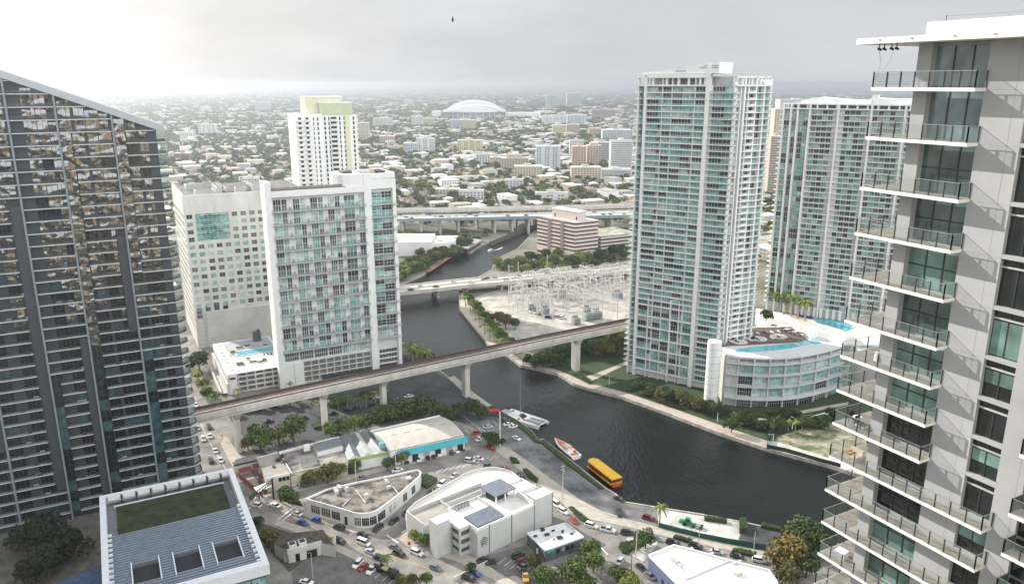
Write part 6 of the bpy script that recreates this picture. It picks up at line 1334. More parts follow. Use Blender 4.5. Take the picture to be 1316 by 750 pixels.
def boat(name, label, p, q): a, an, L_ = ang_px(p, q); t_ = thing(name, label, 'boat', (*a, -1.3)); ORG[t_.name] = (0, 0, 0); t_.rotation_euler = (0, 0, an); return t_, L_
ct, L_ = boat('catamaran', 'large white racing catamaran with red trim moored at the riverside lot', (644, 530), (700, 549)); Wc = 9.0
for y in (-Wc / 2 + .9, Wc / 2 - .9): mb = MB(); hull(mb, L_, 1.9, -.3, 1.4, BW, None, .4, y); mb.build('hull', ct)
mb = MB(); mb.box(L_ * .22, L_ * .62, -Wc / 2 + 1, Wc / 2 - 1, 1.0, 1.5, BW); mb.box(L_ * .02, L_ * .22, -Wc / 2 + 1, Wc / 2 - 1, 1.1, 1.3, mat('boat_grey_deck', (.4, .42, .44), .7)); mb.build('bridge_deck', ct)
mb = MB(); mb.hexa([(L_ * .28, -2.2, 1.5), (L_ * .55, -1.9, 1.5), (L_ * .55, 1.9, 1.5), (L_ * .28, 2.2, 1.5), (L_ * .31, -1.8, 2.7), (L_ * .46, -1.4, 2.7), (L_ * .46, 1.4, 2.7), (L_ * .31, 1.8, 2.7)], BW); mb.build('cabin', ct)
mb = MB(); mb.hexa([(L_ * .47, -1.5, 2.0), (L_ * .56, -1.8, 1.55), (L_ * .56, 1.8, 1.55), (L_ * .47, 1.5, 2.0), (L_ * .465, -1.45, 2.74), (L_ * .48, -1.45, 2.7), (L_ * .48, 1.45, 2.7), (L_ * .465, 1.45, 2.74)], GDARK); mb.build('windshield', ct)
mb = MB(); mb.box(L_ * .62, L_ * .9, -Wc / 2 + 1.2, Wc / 2 - 1.2, 1.15, 1.2, TRAMP); mb.build('trampoline', ct)
mb = MB(); mb.bar((L_ * .62, 0, 1.4), (L_ * .97, 0, 1.5), .3, BW); mb.bar((L_ * .95, -Wc / 2 + .9, 1.5), (L_ * .95, Wc / 2 - .9, 1.5), .3, BW); mb.build('cross_beam', ct)
mb = MB(); mb.cyl(L_ * .45, 0, 2.7, 21, .14, .09, GALV, 8); mb.build('mast', ct)
for q in ((0, -Wc / 2 + .9, 1.5), (0, Wc / 2 - .9, 1.5), (L_, 0, 1.5)): mb = MB(); mb.bar((L_ * .45, 0, 20.5), q, .035, DKMET); mb.build('stay', ct)
for x, y, w_, h_ in ((.3, 3.4, 2.6, .7), (.3, -3.4, 2.6, .7), (.05, 3.4, 2, .5), (.05, -3.4, 2, .5)): mb = MB(); mb.box(x, x + w_, y - .8, y + .8, 1.5, 1.5 + h_, BRED if x < .1 else DKMET); mb.build('locker', ct)
for x, y in ((L_ * .6, -2.6), (L_ * .5, -3.6), (L_ * .2, 2.0)): mb = MB(); mb.box(x, x + .8, y, y + .7, 1.5, 2.0, BRED); mb.build('sail_bag', ct)
rb_ = thing('red_canopy', 'red square canopy on the quay behind the catamaran', 'canopy', (*G(635, 534), 0)); mb = MB(); p = G(635, 534); mb.box(p[0] - 2.4, p[0] + 2.4, p[1] - 1.6, p[1] + 1.6, 2.6, 2.9, BRED); mb.build('canvas', rb_)
for dx in (-2.2, 2.2): mb = MB(); mb.bar((p[0] + dx, p[1], 0), (p[0] + dx, p[1], 2.6), .1, DKMET); mb.build('post', rb_)
sb, L_ = boat('motor_yacht', 'white motor yacht with orange foredeck cover moored by the lot', (741, 590), (713, 567.5))
mb = MB(); hull(mb, L_, 5.0, -.3, 1.6, BW, BW, .5); mb.build('hull', sb)
ORC = mat('orange_canvas', (.55, .17, .07), .8, var=.1)
mb = MB(); mb.hexa([(L_ * .62, -1.6, 1.8), (L_ * .93, -.35, 1.95), (L_ * .93, .35, 1.95), (L_ * .62, 1.6, 1.8), (L_ * .62, -1.4, 2.15), (L_ * .92, -.3, 2.1), (L_ * .92, .3, 2.1), (L_ * .62, 1.4, 2.15)], ORC); mb.build('deck_cover', sb)
mb = MB(); mb.hexa([(L_ * .32, -1.7, 1.7), (L_ * .64, -1.5, 1.8), (L_ * .64, 1.5, 1.8), (L_ * .32, 1.7, 1.7), (L_ * .34, -1.4, 3.1), (L_ * .50, -1.2, 3.1), (L_ * .50, 1.2, 3.1), (L_ * .34, 1.4, 3.1)], mat('tan_hardtop', (.62, .48, .36), .6)); mb.build('cabin', sb)
mb = MB(); mb.hexa([(L_ * .505, -1.22, 2.4), (L_ * .62, -1.3, 1.85), (L_ * .62, 1.3, 1.85), (L_ * .505, 1.22, 2.4), (L_ * .50, -1.15, 3.08), (L_ * .51, -1.15, 3.08), (L_ * .51, 1.15, 3.08), (L_ * .50, 1.15, 3.08)], BW); mb.build('windshield', sb)
mb = MB(); mb.box(.8, 2.4, -1.6, 1.6, 1.62, 2.0, mat('yellow_red_seat', (.6, .22, .05), .7)); mb.box(2.8, 4.2, -1.6, -.8, 1.62, 2.1, BRED); mb.build('seat', sb); mb = MB(); mb.box(.1, .8, -2.2, 2.2, .3, .5, BW); mb.build('swim_platform', sb)
mb = MB(); mb.bar((4.6, -1.9, 1.7), (4.6, -1.9, 3.6), .12, BRED); mb.bar((4.6, 1.9, 1.7), (4.6, 1.9, 3.6), .12, BRED); mb.bar((4.6, -1.9, 3.6), (4.6, 1.9, 3.6), .14, BRED); mb.build('radar_arch', sb)
yb_, L_ = boat('water_taxi', 'yellow roofed red and orange water taxi moored along the lot', (793, 625), (757, 597)); YEL = mat('taxi_yellow', (.72, .42, .03), .55, var=.06); RORG = mat('taxi_red_orange', (.50, .09, .02), .5)
mb = MB(); hull(mb, L_, 5.2, -.3, 1.3, RORG, BRED, .22); mb.build('hull', yb_)
mb = MB(); mb.box(.4, L_ * .88, -2.66, 2.66, 1.0, 1.35, YEL); mb.build('rub_rail', yb_)
mb = MB(); mb.box(.9, L_ * .84, -2.2, 2.2, 1.36, 3.2, mat('taxi_cabin_glass', (.10, .04, .03), .2)); mb.build('cabin_glass', yb_)
mb = MB(); w8 = [(0.1, -2.5), (L_ * .86, -2.5), (L_ * .93, -1.4), (L_ * .93, 1.4), (L_ * .86, 2.5), (.1, 2.5)]; mb.prism(w8, 3.25, 3.45, YEL); mb.prism([(x, y * .8) for x, y in w8], 3.451, 3.6, YEL); mb.build('roof', yb_)
for k in range(9):
    for y in (-2.4, 2.4): x = .7 + k * (L_ * .82 - .7) / 8; mb = MB(); mb.bar((x, y, 1.3), (x, y, 3.26), .13, RORG); mb.build('post', yb_)
for k in range(4): mb = MB(); mb.bar((.3 + k * L_ * .28, -2.9, .7), (.3 + k * L_ * .28, -2.9, 1.3), .45, BLKM); mb.build('fender', yb_)
ms, L_ = boat('motorboat', 'small white motorboat with a wake under way up the river', (632, 321.5), (626, 324.5)); s_ = 9.5
mb = MB(); hull(mb, s_, 3.2, -.2, 1.1, BW, BW, .5); mb.build('hull', ms); mb = MB(); mb.hexa([(2, -1.1, 1.1), (5.5, -.9, 1.2), (5.5, .9, 1.2), (2, 1.1, 1.1), (2.4, -.9, 2.3), (4.4, -.8, 2.3), (4.4, .8, 2.3), (2.4, .9, 2.3)], GCUR); mb.build('cabin', ms)
wk = MB(); wk.prism([G(628, 324, -1.27), G(634, 322, -1.27), G(647, 316.5, -1.27), G(644, 320, -1.27)], -1.29, -1.27, mat('wake_foam', (.45, .48, .48), .8, col2=(.12, .14, .14), scale=.6)); struct(wk.build('boat_wake'))

# ================================================================== SUBSTATION
STL = mat('pale_gantry_steel', (.56, .55, .52), .6, .1, var=.08); INS = mat('insulator_brown', (.20, .17, .15), .5)
def gantry(w=9.0, h=10.5):
    t_ = thing('switchyard_gantry', None, 'gantry', (0, 0, 0)); 
    for s_ in (-1, 1): mb = MB(); mb.bar((s_ * w / 2, 0, 0), (s_ * w / 2, 0, h), .42, STL); mb.bar((s_ * w / 2, -1.2, 0), (s_ * w / 2, -.1, h * .6), .16, STL); mb.build('post', t_)
    mb = MB(); mb.bar((-w / 2, 0, h - .3), (w / 2, 0, h - .3), .4, STL, .6); mb.bar((-w / 2, 0, h * .62), (w / 2, 0, h * .62), .22, STL); mb.build('beam', t_)
    for x in (-w * .3, 0, w * .3): mb = MB(); mb.cyl(x, 0, h, h + 1.5, .16, .10, STL, 6); mb.cyl(x, .1, h - 2.1, h - .62, .12, .16, INS, 6); mb.build('insulator', t_)
    return t_
g0 = gantry(); used = False; rgn = random.Random(9); quad = [(655, 402), (662, 365), (745, 352), (806, 349), (806, 392), (760, 402), (720, 405)]; qw = [G(*p) for p in quad]; cnt = 0
GY = []
for i in range(23):
    for j in range(22):
        c = P2(G(655, 405), (B, 4 + i * 7.6 + rgn.uniform(-1, 1)), (A, 2 + j * 6.2)); 
        if not inpoly(*c, qw) or rgn.random() < .2: continue
        GY.append(c)
GY.sort(key=lambda c: c[1])
for k, c in enumerate(GY):
    lb = 'pale steel gantry with insulators in the %s part of the crowded switchyard' % ('front' if k < len(GY) / 3 else 'middle' if k < 2 * len(GY) / 3 else 'rear'); gr = 'switchyard gantries, %s rows' % lb.split(' in the ')[1].split()[0]
    rot = AA + (pi / 2 if rgn.random() < .3 else 0); scl = rgn.uniform(.75, 1.15)
    if not used: o_ = g0; used = True; o_.location = (*c, 0); o_.rotation_euler = (0, 0, rot); o_['label'] = lb; o_['group'] = gr
    else: copytree(g0, (*c, 0), rot, scl, lb, gr)
TFM = mat('transformer_grey', (.36, .39, .39), .6, var=.15, scale=1)
def transformer(x, y, label, s=1):
    p = G(x, y); t_ = thing('transformer', label, 'transformer', (*p, 0)); F = (p, B, NA)
    mb = MB(); mb.fb(F, -2.5 * s, 2.5 * s, .3, 4.2 * s, -3 * s, 0, TFM); mb.build('tank', t_)
    for k in range(7): mb = MB(); mb.fb(F, (-2.3 + k * .75) * s, (-2.0 + k * .75) * s, .8, 3.6 * s, .01, .9 * s, TFM); mb.build('cooling_fin', t_)
    for k in (-1.4, 0, 1.4): mb = MB(); c = pf(F, k * s, -1.5 * s, 0); mb.cyl(c[0], c[1], 4.2 * s, 6.2 * s, .28, .14, INS, 8); mb.build('bushing', t_)
    mb = MB(); a = pf(F, -2 * s, -2.4 * s, 5.2 * s); b_ = pf(F, 2 * s, -2.4 * s, 5.2 * s); mb.bar(a, b_, 1.0, TFM); mb.build('oil_drum', t_)
for x, y, lb, s_ in ((741, 417, 'lone grey transformer nearest the viaduct in the switchyard', 1.0), (757, 412, 'left of the pair of grey transformers by the tall teal tower', 1.2), (768, 410, 'right of the pair of grey transformers by the tall teal tower', 1.2), (702, 403, 'white topped transformer at the left front of the switchyard', .9), (755, 402, 'white topped transformer behind the grey pair', .9), (722, 383, 'large dark transformer deep in the switchyard', 1.4), (795, 385, 'grey transformer at the right rear of the switchyard', 1.2), (685, 400, 'small transformer beside parked service cars', .8)): transformer(x, y, lb, s_)
cars('service cars in the switchyard', 'along the front of the switchyard', [(684, 401, 'pickup', 'white', (8, 3)), (705, 408, 'van', 'blue', (8, 1)), (716, 407, 'pickup', 'silver', (8, 1)), (722, 408, 'van', 'white', (6, -3)), (693, 404, 'sedan', 'grey', (8, 1))], H1, .05)
for x, y, h_, lb in ((654, 382, 24, 'left end'), (690, 408, 17, 'front'), (774, 412, 20, 'front right'), (793, 409, 18, 'right'), (703, 352, 16, 'rear'), (666, 360, 15, 'rear left'), (728, 400, 16, 'middle')): pole(x, y, h_, 'tall pale steel mast at the %s of the switchyard' % lb, 0, m=STL, r=.4)
mb = MB()
for k in range(7):
    a = P2(G(735, 385), (B, k * 1.8)); c = P2(G(790, 402), (B, k * 1.8)); mb.bar((*a, 6.5), (*c, 6.5), .25, STL)
tag(mb.build('busbar_rack'), 'row of long parallel busbars crossing the middle of the switchyard', 'busbars')

# ================================================================== MIDDLE DISTANCE BUILDINGS
PINK = mat('pink_concrete', (.60, .51, .47), .85, var=.06, scale=.1); BRGL = glass('brown_band_glass', (.035, .022, .022), .12)
pk = [G(690, 323), G(738, 334), G(768, 330), G(726, 313)]; pk[3] = P2(pk[2], ((pk[0][0] - pk[1][0], pk[0][1] - pk[1][1]), 1)); pko = thing('pink_office', 'pink concrete office block with dark ribbon windows beside the motorway', 'office building', (*pk[1], 0)); PKH = 33.5
def inset(pl, d):
    cx = sum(p[0] for p in pl) / len(pl); cy = sum(p[1] for p in pl) / len(pl); o_ = []
    for x, y in pl: L_ = math.hypot(x - cx, y - cy); o_.append((cx + (x - cx) * (1 - d / L_), cy + (y - cy) * (1 - d / L_)))
    return o_
mb = MB(); mb.prism(inset(pk, .5), 0, PKH - .2, BRGL); mb.build('window_core', pko)
for k in range(9): mb = MB(); z = 5.2 + k * 3.4; mb.prism(pk, z - (3.2 if k == 0 else 0), z + (2.0 if k < 8 else 1.1), PINK); mb.build('floor_band', pko)
F, L_ = poly_f(pk[0], pk[1])
for a, b_ in ((L_ * .30, L_ * .38), (L_ * .64, L_ * .72)): mb = MB(); mb.fb(F, a, b_, 4, PKH - 1, -.2, .35, mat('mauve_shaft', (.26, .20, .20), .8)); mb.build('shaft', pko)
mb = MB(); mb.fb(F, L_ * .30, L_ * .95, PKH, PKH + 7.5, -16, -5, PINK); mb.build('penthouse', pko); mb = MB(); mb.fb(F, L_ * .295, L_ * .955, PKH + 7.5, PKH + 8.2, -16.3, -4.7, WHITE2); mb.build('parapet', pko)
for s_ in (L_ * .36, L_ * .92): mb = MB(); mb.fb(F, s_, s_ + 1.4, PKH + 1, PKH + 4, -4.99, -4.9, GDARK); mb.build('door', pko)
gy = thing('planted_garage', 'low pink parking garage draped with greenery right of the pink office', 'parking garage', (*G(785, 335), 0)); Fg = (G(772, 329), B, NA)
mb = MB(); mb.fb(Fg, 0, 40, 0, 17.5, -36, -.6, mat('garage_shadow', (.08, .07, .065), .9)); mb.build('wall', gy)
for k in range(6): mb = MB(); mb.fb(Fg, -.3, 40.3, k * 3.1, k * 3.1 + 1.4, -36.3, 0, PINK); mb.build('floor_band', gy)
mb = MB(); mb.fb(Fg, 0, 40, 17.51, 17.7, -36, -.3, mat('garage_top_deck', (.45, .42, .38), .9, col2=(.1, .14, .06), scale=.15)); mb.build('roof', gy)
cars('cars in the riverside office lot', 'in the shaded lot in front of the planted garage', [(778 + i * 5, 333 + (i % 2) * 4, 'sedan', c, (4, 3)) for i, c in enumerate(['white', 'silver', 'black', 'white', 'blue', 'silver'])], H1, .03)
wh2 = thing('riverside_hall', 'white curved roof hall left of the river below the motorway', 'hall', (*G(520, 330), 0)); Fh = (G(500, 329), (1, 0), (0, -1))
mb = MB(); mb.fb(Fh, 0, 38, 0, 13, -40, 0, WHITE); mb.prism([P2(G(500, 329), ((1, 0), x), ((0, 1), y)) for x, y in ((38.01, 1), (50, 6), (58, 18), (60, 40), (38.01, 40))], 0, 11, WHITE, mat('white_hall_roof', (.62, .62, .60), .8)); mb.build('wall', wh2); mb = MB(); mb.fb(Fh, 39, 56, 2, 6, -7, -4.2, GMID); mb.build('window', wh2)
qh = thing('boathouse', 'dark roofed boathouse on the quay of the upper river', 'boathouse', (*G(600, 322), 0)); mb = MB(); mb.prism([G(586, 322), G(601, 325), G(618, 315), G(604, 311)], -1.5, 4, mat('boathouse_glass', (.09, .08, .075), .4)); mb.build('wall', qh); mb = MB(); mb.prism([G(585, 318, 4), G(601, 321, 4), G(619, 310, 4), G(603, 306.5, 4)], 4.01, 5.2, mat('taupe_flat_roof', (.33, .30, .28), .9, var=.1)); mb.build('roof', qh)
mbd = MB(); mbd.bar((*G(549, 350), .6), (*G(588, 324), .6), 4, mat('red_dock', (.32, .16, .12), .9), .5); struct(mbd.build('riverside_path'))

MIDC = {'white': (.66, .66, .64), 'cream': (.58, .52, .40), 'peach': (.56, .42, .34), 'yellow': (.60, .54, .34), 'tan': (.48, .41, .32), 'blue white': (.52, .56, .60), 'grey': (.42, .43, .44), 'pink': (.52, .38, .34), 'brown pink': (.38, .29, .26), 'red': (.38, .16, .13)}
MIDM = {k: mat('%s_render' % k.replace(' ', '_'), v, .85, var=.07, scale=.05) for k, v in MIDC.items()}
FARG = mat('far_window_glass', (.10, .12, .13), .3, var=.3, scale=.2)
NAMED = []
def midrise(x0, x1, yb_, yt, colour, label, dep=.6, style='grid', rot=0.0, crown=None):
    cx = (x0 + x1) / 2; p = G(cx, yb_); d = PJ(*p, 0)[2]; w = (x1 - x0) * d / FPX; h = ZAT(*p, yt); a = rot
    u = (cos(a), sin(a)); F = (P2(p, (u, -w / 2)), u, (u[1], -u[0])); D_ = w * dep; NAMED.append((p[0], p[1] + D_ / 2, max(w, D_) * .75))
    t_ = thing('apartment_block' if h > 14 else 'low_block', label, 'building', (*p, 0)); M_ = MIDM[colour]
    mb = MB(); mb.fb(F, 0, w, 0, h, -D_, 0, M_, ) ; mb.build('wall', t_)
    mb = MB(); mb.fb(F, -.2, w + .2, h, h + .5, -D_ - .2, .2, WHITE2 if colour != 'white' else LGREY); ro_ = mb.build('roof', t_)
    mb = MB(); mb.fb(F, w * .35, w * .6, h + .5, h + 4, -D_ * .6, -D_ * .3, M_); mb.build('roof_house', ro_)
    if crown: mb = MB(); mb.fb(F, w * .2, w * .8, h + .5, h + crown, -D_ * .8, -D_ * .1, M_); mb.build('crown', t_)
    n_ = max(2, int(h / 3.3)); nb = max(3, int(w / 4.5)); mw_ = Many('window', 40)
    for k in range(n_):
        z = 1 + k * (h - 1.5) / n_
        if style == 'bands':
            def fn(m, z=z): m.fb(F, w * .03, w * .97, z, z + 1.5, -.05, .12, FARG); m.fb(F, w, w + .12, z, z + 1.5, -D_ * .95, -D_ * .05, FARG)
        else:
            def fn(m, z=z):
                for j in range(nb):
                    a_ = w * (j + .2) / nb
                    if style == 'piers' and j % 3 == 2: continue
                    m.fb(F, a_, a_ + w / nb * .6, z, z + 1.7, -.05, .12, FARG)
                for j in range(max(2, int(nb * dep))): a_ = D_ * (j + .2) / max(2, int(nb * dep)); m.fb(F, w + .0, w + .12, z, z + 1.7, -a_ - D_ / nb * .5, -a_, FARG)
        mw_.add(fn, (p[0], p[1], z), 1)
    mw_.finish(t_); return t_
for a in [(689, 720, 218, 188, 'blue white', 'blue white slab tower with a dark strip in the middle of the suburb', .5, 'piers'), (735, 753, 215, 188, 'peach', 'left half of the peach tower pair left of the tall teal tower'), (754, 772, 214, 187, 'peach', 'right half of the peach tower pair left of the tall teal tower', .8, 'grid', 0, 5),
          (784, 812, 222, 181, 'white', 'white banded tower touching the left edge of the tall teal tower', .6, 'bands'), (588, 620, 195, 180, 'yellow', 'pale yellow slab block below the stadium', .35, 'piers'), (519, 536, 198, 184, 'blue white', 'left blue white block above the river bend'), (535, 558, 197, 178, 'white', 'taller white block above the river bend', .6, 'piers'),
          (612, 630, 212, 198, 'white', 'white six storey block right of the yellow slab'), (630, 644, 214, 202, 'cream', 'cream block between white and tan blocks'), (644, 679, 218, 203, 'tan', 'wide tan block in the middle of the suburb', .4, 'grid', 0, 6), (661, 697, 228, 214, 'cream', 'lower cream block nearer the river', .5), (734, 772, 230, 215, 'cream', 'cream and peach arcade block below the peach towers', .4), (710, 727, 174, 161, 'yellow', 'left part of the beige twin block'), (728, 745, 173, 160, 'tan', 'right part of the beige twin block'),
          (697, 728, 160, 149, 'white', 'white colonnaded block above the beige twin', .5, 'piers'), (729, 755, 159, 148, 'blue white', 'blue white colonnaded block beside its white neighbour', .5, 'piers'), (760, 791, 152, 141, 'brown pink', 'long brownish pink slab near the horizon', .3), (702, 718, 138, 123, 'blue white', 'left hazy tower of the far trio', .5, 'bands'), (719, 727, 138, 126, 'blue white', 'slim middle tower of the far trio', .8, 'bands'), (728, 745, 137, 120, 'blue white', 'right tallest tower of the far trio', .5, 'bands'),
          (529, 543, 163, 150, 'white', 'white block left below the stadium'), (543, 558, 162, 152, 'yellow', 'pale yellow block left below the stadium'), (578, 590, 166, 154, 'blue white', 'bluish block in front of the stadium'), (590, 611, 167, 154, 'cream', 'cream block in front of the stadium'), (757, 773, 175, 165, 'pink', 'pink block left of the tall teal tower'), (774, 812, 180, 167, 'blue white', 'wide blue white block beside the tall teal tower', .4), (650, 672, 244, 231, 'white', 'small white block above the motorway'), (688, 730, 257, 248, 'white', 'white long block with dark arcade behind the pink office', .3, 'piers'),
          (732, 750, 200, 180, 'white', 'white tower with blue corner behind the peach pair', .6), (760, 786, 208, 183, 'grey', 'grey banded block behind the white banded tower', .5, 'bands'), (772, 812, 229, 218, 'white', 'white parking block below the white banded tower', .5, 'bands'),
          (255, 277, 173, 160, 'white', 'white slab block standing alone in the left suburb', .4, 'piers'), (328, 346, 143, 131, 'blue white', 'hazy slab near the horizon left of the lime topped tower', .4), (258, 270, 144, 137, 'white', 'small hazy block near the left horizon'), (457, 474, 180, 158, 'cream', 'cream tower just right of the lime topped tower', .6), (488, 506, 186, 175, 'pink', 'pinkish block right of the lime topped tower'), (224, 243, 204, 197, 'red', 'red low block in the left suburb'), (311, 331, 239, 228, 'white', 'white block peeking above the office block roof'), (231, 248, 181, 170, 'white', 'white block left of the lone slab in the suburb'), (520, 531, 137, 128, 'white', 'tiny white tower on the far left of the stadium'), (985, 1000, 252, 175, 'tan', 'tan tower seen through the gap between the teal towers', .8, 'bands'), (1000, 1050, 165, 128, 'white', 'white block rising behind the broad teal tower', .4), (990, 1010, 215, 140, 'cream', 'cream tower in the gap between the teal towers', .8), (590, 622, 256, 245, 'white', 'white and red block above the motorway', .4), (560, 590, 250, 243, 'cream', 'cream low block above the motorway', .5), (640, 652, 198, 190, 'white', 'white cube block in the mid suburb'), (480, 503, 163, 152, 'white', 'white block in the haze right of the lime tower'), (770, 800, 196, 186, 'white', 'white block behind the towers near the teal tower', .5)]:
    midrise(*a)
# stadium
sc_ = G(610, 151); st = thing('stadium', 'white domed stadium with retractable shell roof on the horizon', 'stadium', (*sc_, 0)); SW_ = mat('stadium_white', (.72, .73, .74), .5, var=.03)
mb = MB(); n_ = 40; RX, RY = 132, 120
mb.prism([(sc_[0] + RX * .95 * cos(2 * pi * k / n_), sc_[1] + RY * .95 * sin(2 * pi * k / n_)) for k in range(n_)], 0, 26, mat('stadium_facade', (.35, .38, .41), .5, var=.15, scale=.02)); mb.build('wall', st)
mb = MB(); mb.prism([(sc_[0] + RX * 1.08 * cos(2 * pi * k / n_), sc_[1] + RY * 1.04 * sin(2 * pi * k / n_)) for k in range(n_)], 26, 33, SW_); mb.build('ring', st)
for q, (sx, hh, off, y0, y1) in enumerate(((1.0, 76, 0, -.35, .35), (.86, 62, 14, -.75, -.36), (.80, 58, 10, .36, .8))):
    mb = MB(); rows = []; NN = 22
    for k in range(NN + 1):
        t = k / NN * 2 - 1; x = sc_[0] + off + RX * sx * t; z = 33 + (hh - 33) * (1 - abs(t) ** 2.3) + .0; rows.append(len(mb.v)); 
        for m_ in range(7): v_ = m_ / 6; yy = sc_[1] + RY * (y0 + (y1 - y0) * v_); zz = 33.1 + (z - 33) * (1 - .35 * abs((y0 + (y1 - y0) * v_)) ** 2); mb.v.append((x, yy, zz))
    i_ = mb.mi(SW_)
    for a, b_ in zip(rows, rows[1:]):
        for m_ in range(6): mb.f.append((a + m_, b_ + m_, b_ + m_ + 1, a + m_ + 1)); mb.m.append(i_)
    for m_ in (0, 6):
        for a, b_ in zip(rows, rows[1:]):
            c = len(mb.v); mb.v += [(mb.v[a + m_][0], mb.v[a + m_][1], 30), (mb.v[b_ + m_][0], mb.v[b_ + m_][1], 30)]; mb.f.append((a + m_, c, c + 1, b_ + m_)); mb.m.append(i_)
    mb.build('roof_shell', st)
for k in range(14): mb = MB(); a = pi + pi * (k + .5) / 14; x, y = sc_[0] + RX * .99 * cos(a), sc_[1] + RY * .98 * sin(a); mb.bar((x, y, 0), (x, y, 27), 3.2, SW_); mb.build('column', st)
mb = MB(); mb.box(sc_[0] + 140, sc_[0] + 300, sc_[1] - 20, sc_[1] + 60, 0, 22, SW_); tag(mb.build('stadium_garage'), 'long low white building right of the stadium', 'building')
mb = MB(); mb.box(sc_[0] - 190, sc_[0] - 150, sc_[1] - 30, sc_[1] + 30, 0, 30, SW_); tag(mb.build('stadium_annex'), 'white block at the left foot of the stadium', 'building')
# bird
bp = (-4.2, 58, 150 + 4.3); bd = MB(); BK = mat('dark_feather', (.02, .02, .02), .8)
bd.hexa([(-.12, -.03, -.03), (.14, -.03, -.03), (.14, .03, -.03), (-.12, .03, -.03), (-.05, -.02, .03), (.1, -.02, .03), (.1, .02, .03), (-.05, .02, .03)], BK)
bd.v += [(-.03, 0, .02), (.08, 0, .02), (.05, .02, .22), (-.02, .02, .24), (-.03, 0, .0), (.08, 0, .0), (.04, -.04, -.17), (-.01, -.04, -.18)]; b_ = len(bd.v) - 8; bd.f += [(b_, b_ + 1, b_ + 2, b_ + 3), (b_ + 4, b_ + 5, b_ + 6, b_ + 7)]; bd.m += [0, 0]
bx = bd.build('bird', origin=(0, 0, 0)); bx.location = bp; tag(bx, 'small dark bird gliding in the grey sky above the stadium', 'bird')
# ================================================================== TREES
def leafmat(name, c, c2, rnd=.25):
    m = mat(name, c, .7, 0, col2=c2, scale=.55, detail=4, obj_rand=rnd, spec=.2)
    return m
LEAF = {'deep': leafmat('shade_dark_leaves', (.028, .04, .016), (.008, .014, .007)), 'green': leafmat('green_leaves', (.13, .18, .045), (.03, .06, .018)), 'dark': leafmat('dark_green_leaves', (.075, .11, .035), (.016, .034, .012)), 'light': leafmat('light_green_leaves', (.24, .26, .06), (.07, .10, .025)), 'olive': leafmat('olive_leaves', (.15, .14, .05), (.045, .05, .02)), 'russet': leafmat('russet_leaves', (.20, .15, .04), (.06, .055, .018))}  # 'deep' foliage is coloured near black to stand for deep shade
BARK = mat('tree_bark', (.12, .095, .07), .95, var=.3, scale=2)
def mesh_np(name, V, F4, mats, mi=None):
    me = bpy.data.meshes.new(name); n = len(V); k = F4.shape[1]; m = len(F4)
    me.vertices.add(n); me.vertices.foreach_set('co', V.astype(np.float32).ravel()); me.loops.add(m * k); me.loops.foreach_set('vertex_index', F4.astype(np.int32).ravel())
    me.polygons.add(m); me.polygons.foreach_set('loop_start', np.arange(0, m * k, k, dtype=np.int32))
    for q in mats: me.materials.append(q)
    if mi is not None: me.polygons.foreach_set('material_index', mi.astype(np.int32))
    me.update(calc_edges=True); return me
def leafcloud(n, size, lobes, g):
    """n leaf clumps on the skins of several uneven lobes; crown radius 1, centre at z=1.35"""
    L_ = []
    for k in range(lobes):
        a = g.uniform(0, 2 * pi); r = g.uniform(.15, .62); L_.append((cos(a) * r, sin(a) * r, .92 + g.uniform(-.32, .40) - r * .25, g.uniform(.34, .56)))
    L_ = np.array(L_); i = g.integers(0, lobes, n); d = g.normal(size=(n, 3)); d /= np.linalg.norm(d, axis=1)[:, None]; d[:, 2] = np.where(d[:, 2] < -.5, -d[:, 2], d[:, 2])
    c = L_[i, :3] + d * (L_[i, 3] * g.uniform(.72, 1.08, n) ** 1)[:, None] * np.array([1, 1, .82])
    nrm_ = d + g.normal(size=(n, 3)) * .55; nrm_ /= np.linalg.norm(nrm_, axis=1)[:, None]
    t = np.cross(nrm_, g.normal(size=(n, 3))); t /= np.linalg.norm(t, axis=1)[:, None]; b_ = np.cross(nrm_, t); s = size * g.uniform(.6, 1.3, n)[:, None]
    V = np.stack([c - t * s, c - b_ * s * .7, c + t * s, c + b_ * s * .7 + nrm_ * s * .25], 1).reshape(-1, 3); return V, np.arange(4 * n).reshape(-1, 4)
def limb_mesh(g):
    mb = MB(); mb.cyl(0, 0, 0, .7, .06, .045, BARK, 7)
    for k in range(5): a = 2 * pi * k / 5 + g.uniform(0, 1); mb.bar((0, 0, .35 + .05 * k), (cos(a) * .42, sin(a) * .42, .85 + .1 * g.random()), .04, BARK)
    return mb
TP = {}
def treeproto(kind, v, n=1500, size=.088):
    if (kind, v) in TP: return TP[(kind, v)]
    g = np.random.default_rng(100 + v * 7); V, Fq = leafcloud(n, size, 9 + v % 4, g); me = mesh_np('crown', V, Fq, [LEAF[kind]]); t_ = thing('tree', None, 'tree', (0, 0, 0)); t_['_used'] = 0
    c = bpy.data.objects.new('crown', me); COL.objects.link(c); c.parent = t_; limb_mesh(g).build('trunk', t_); TP[(kind, v)] = t_; return t_
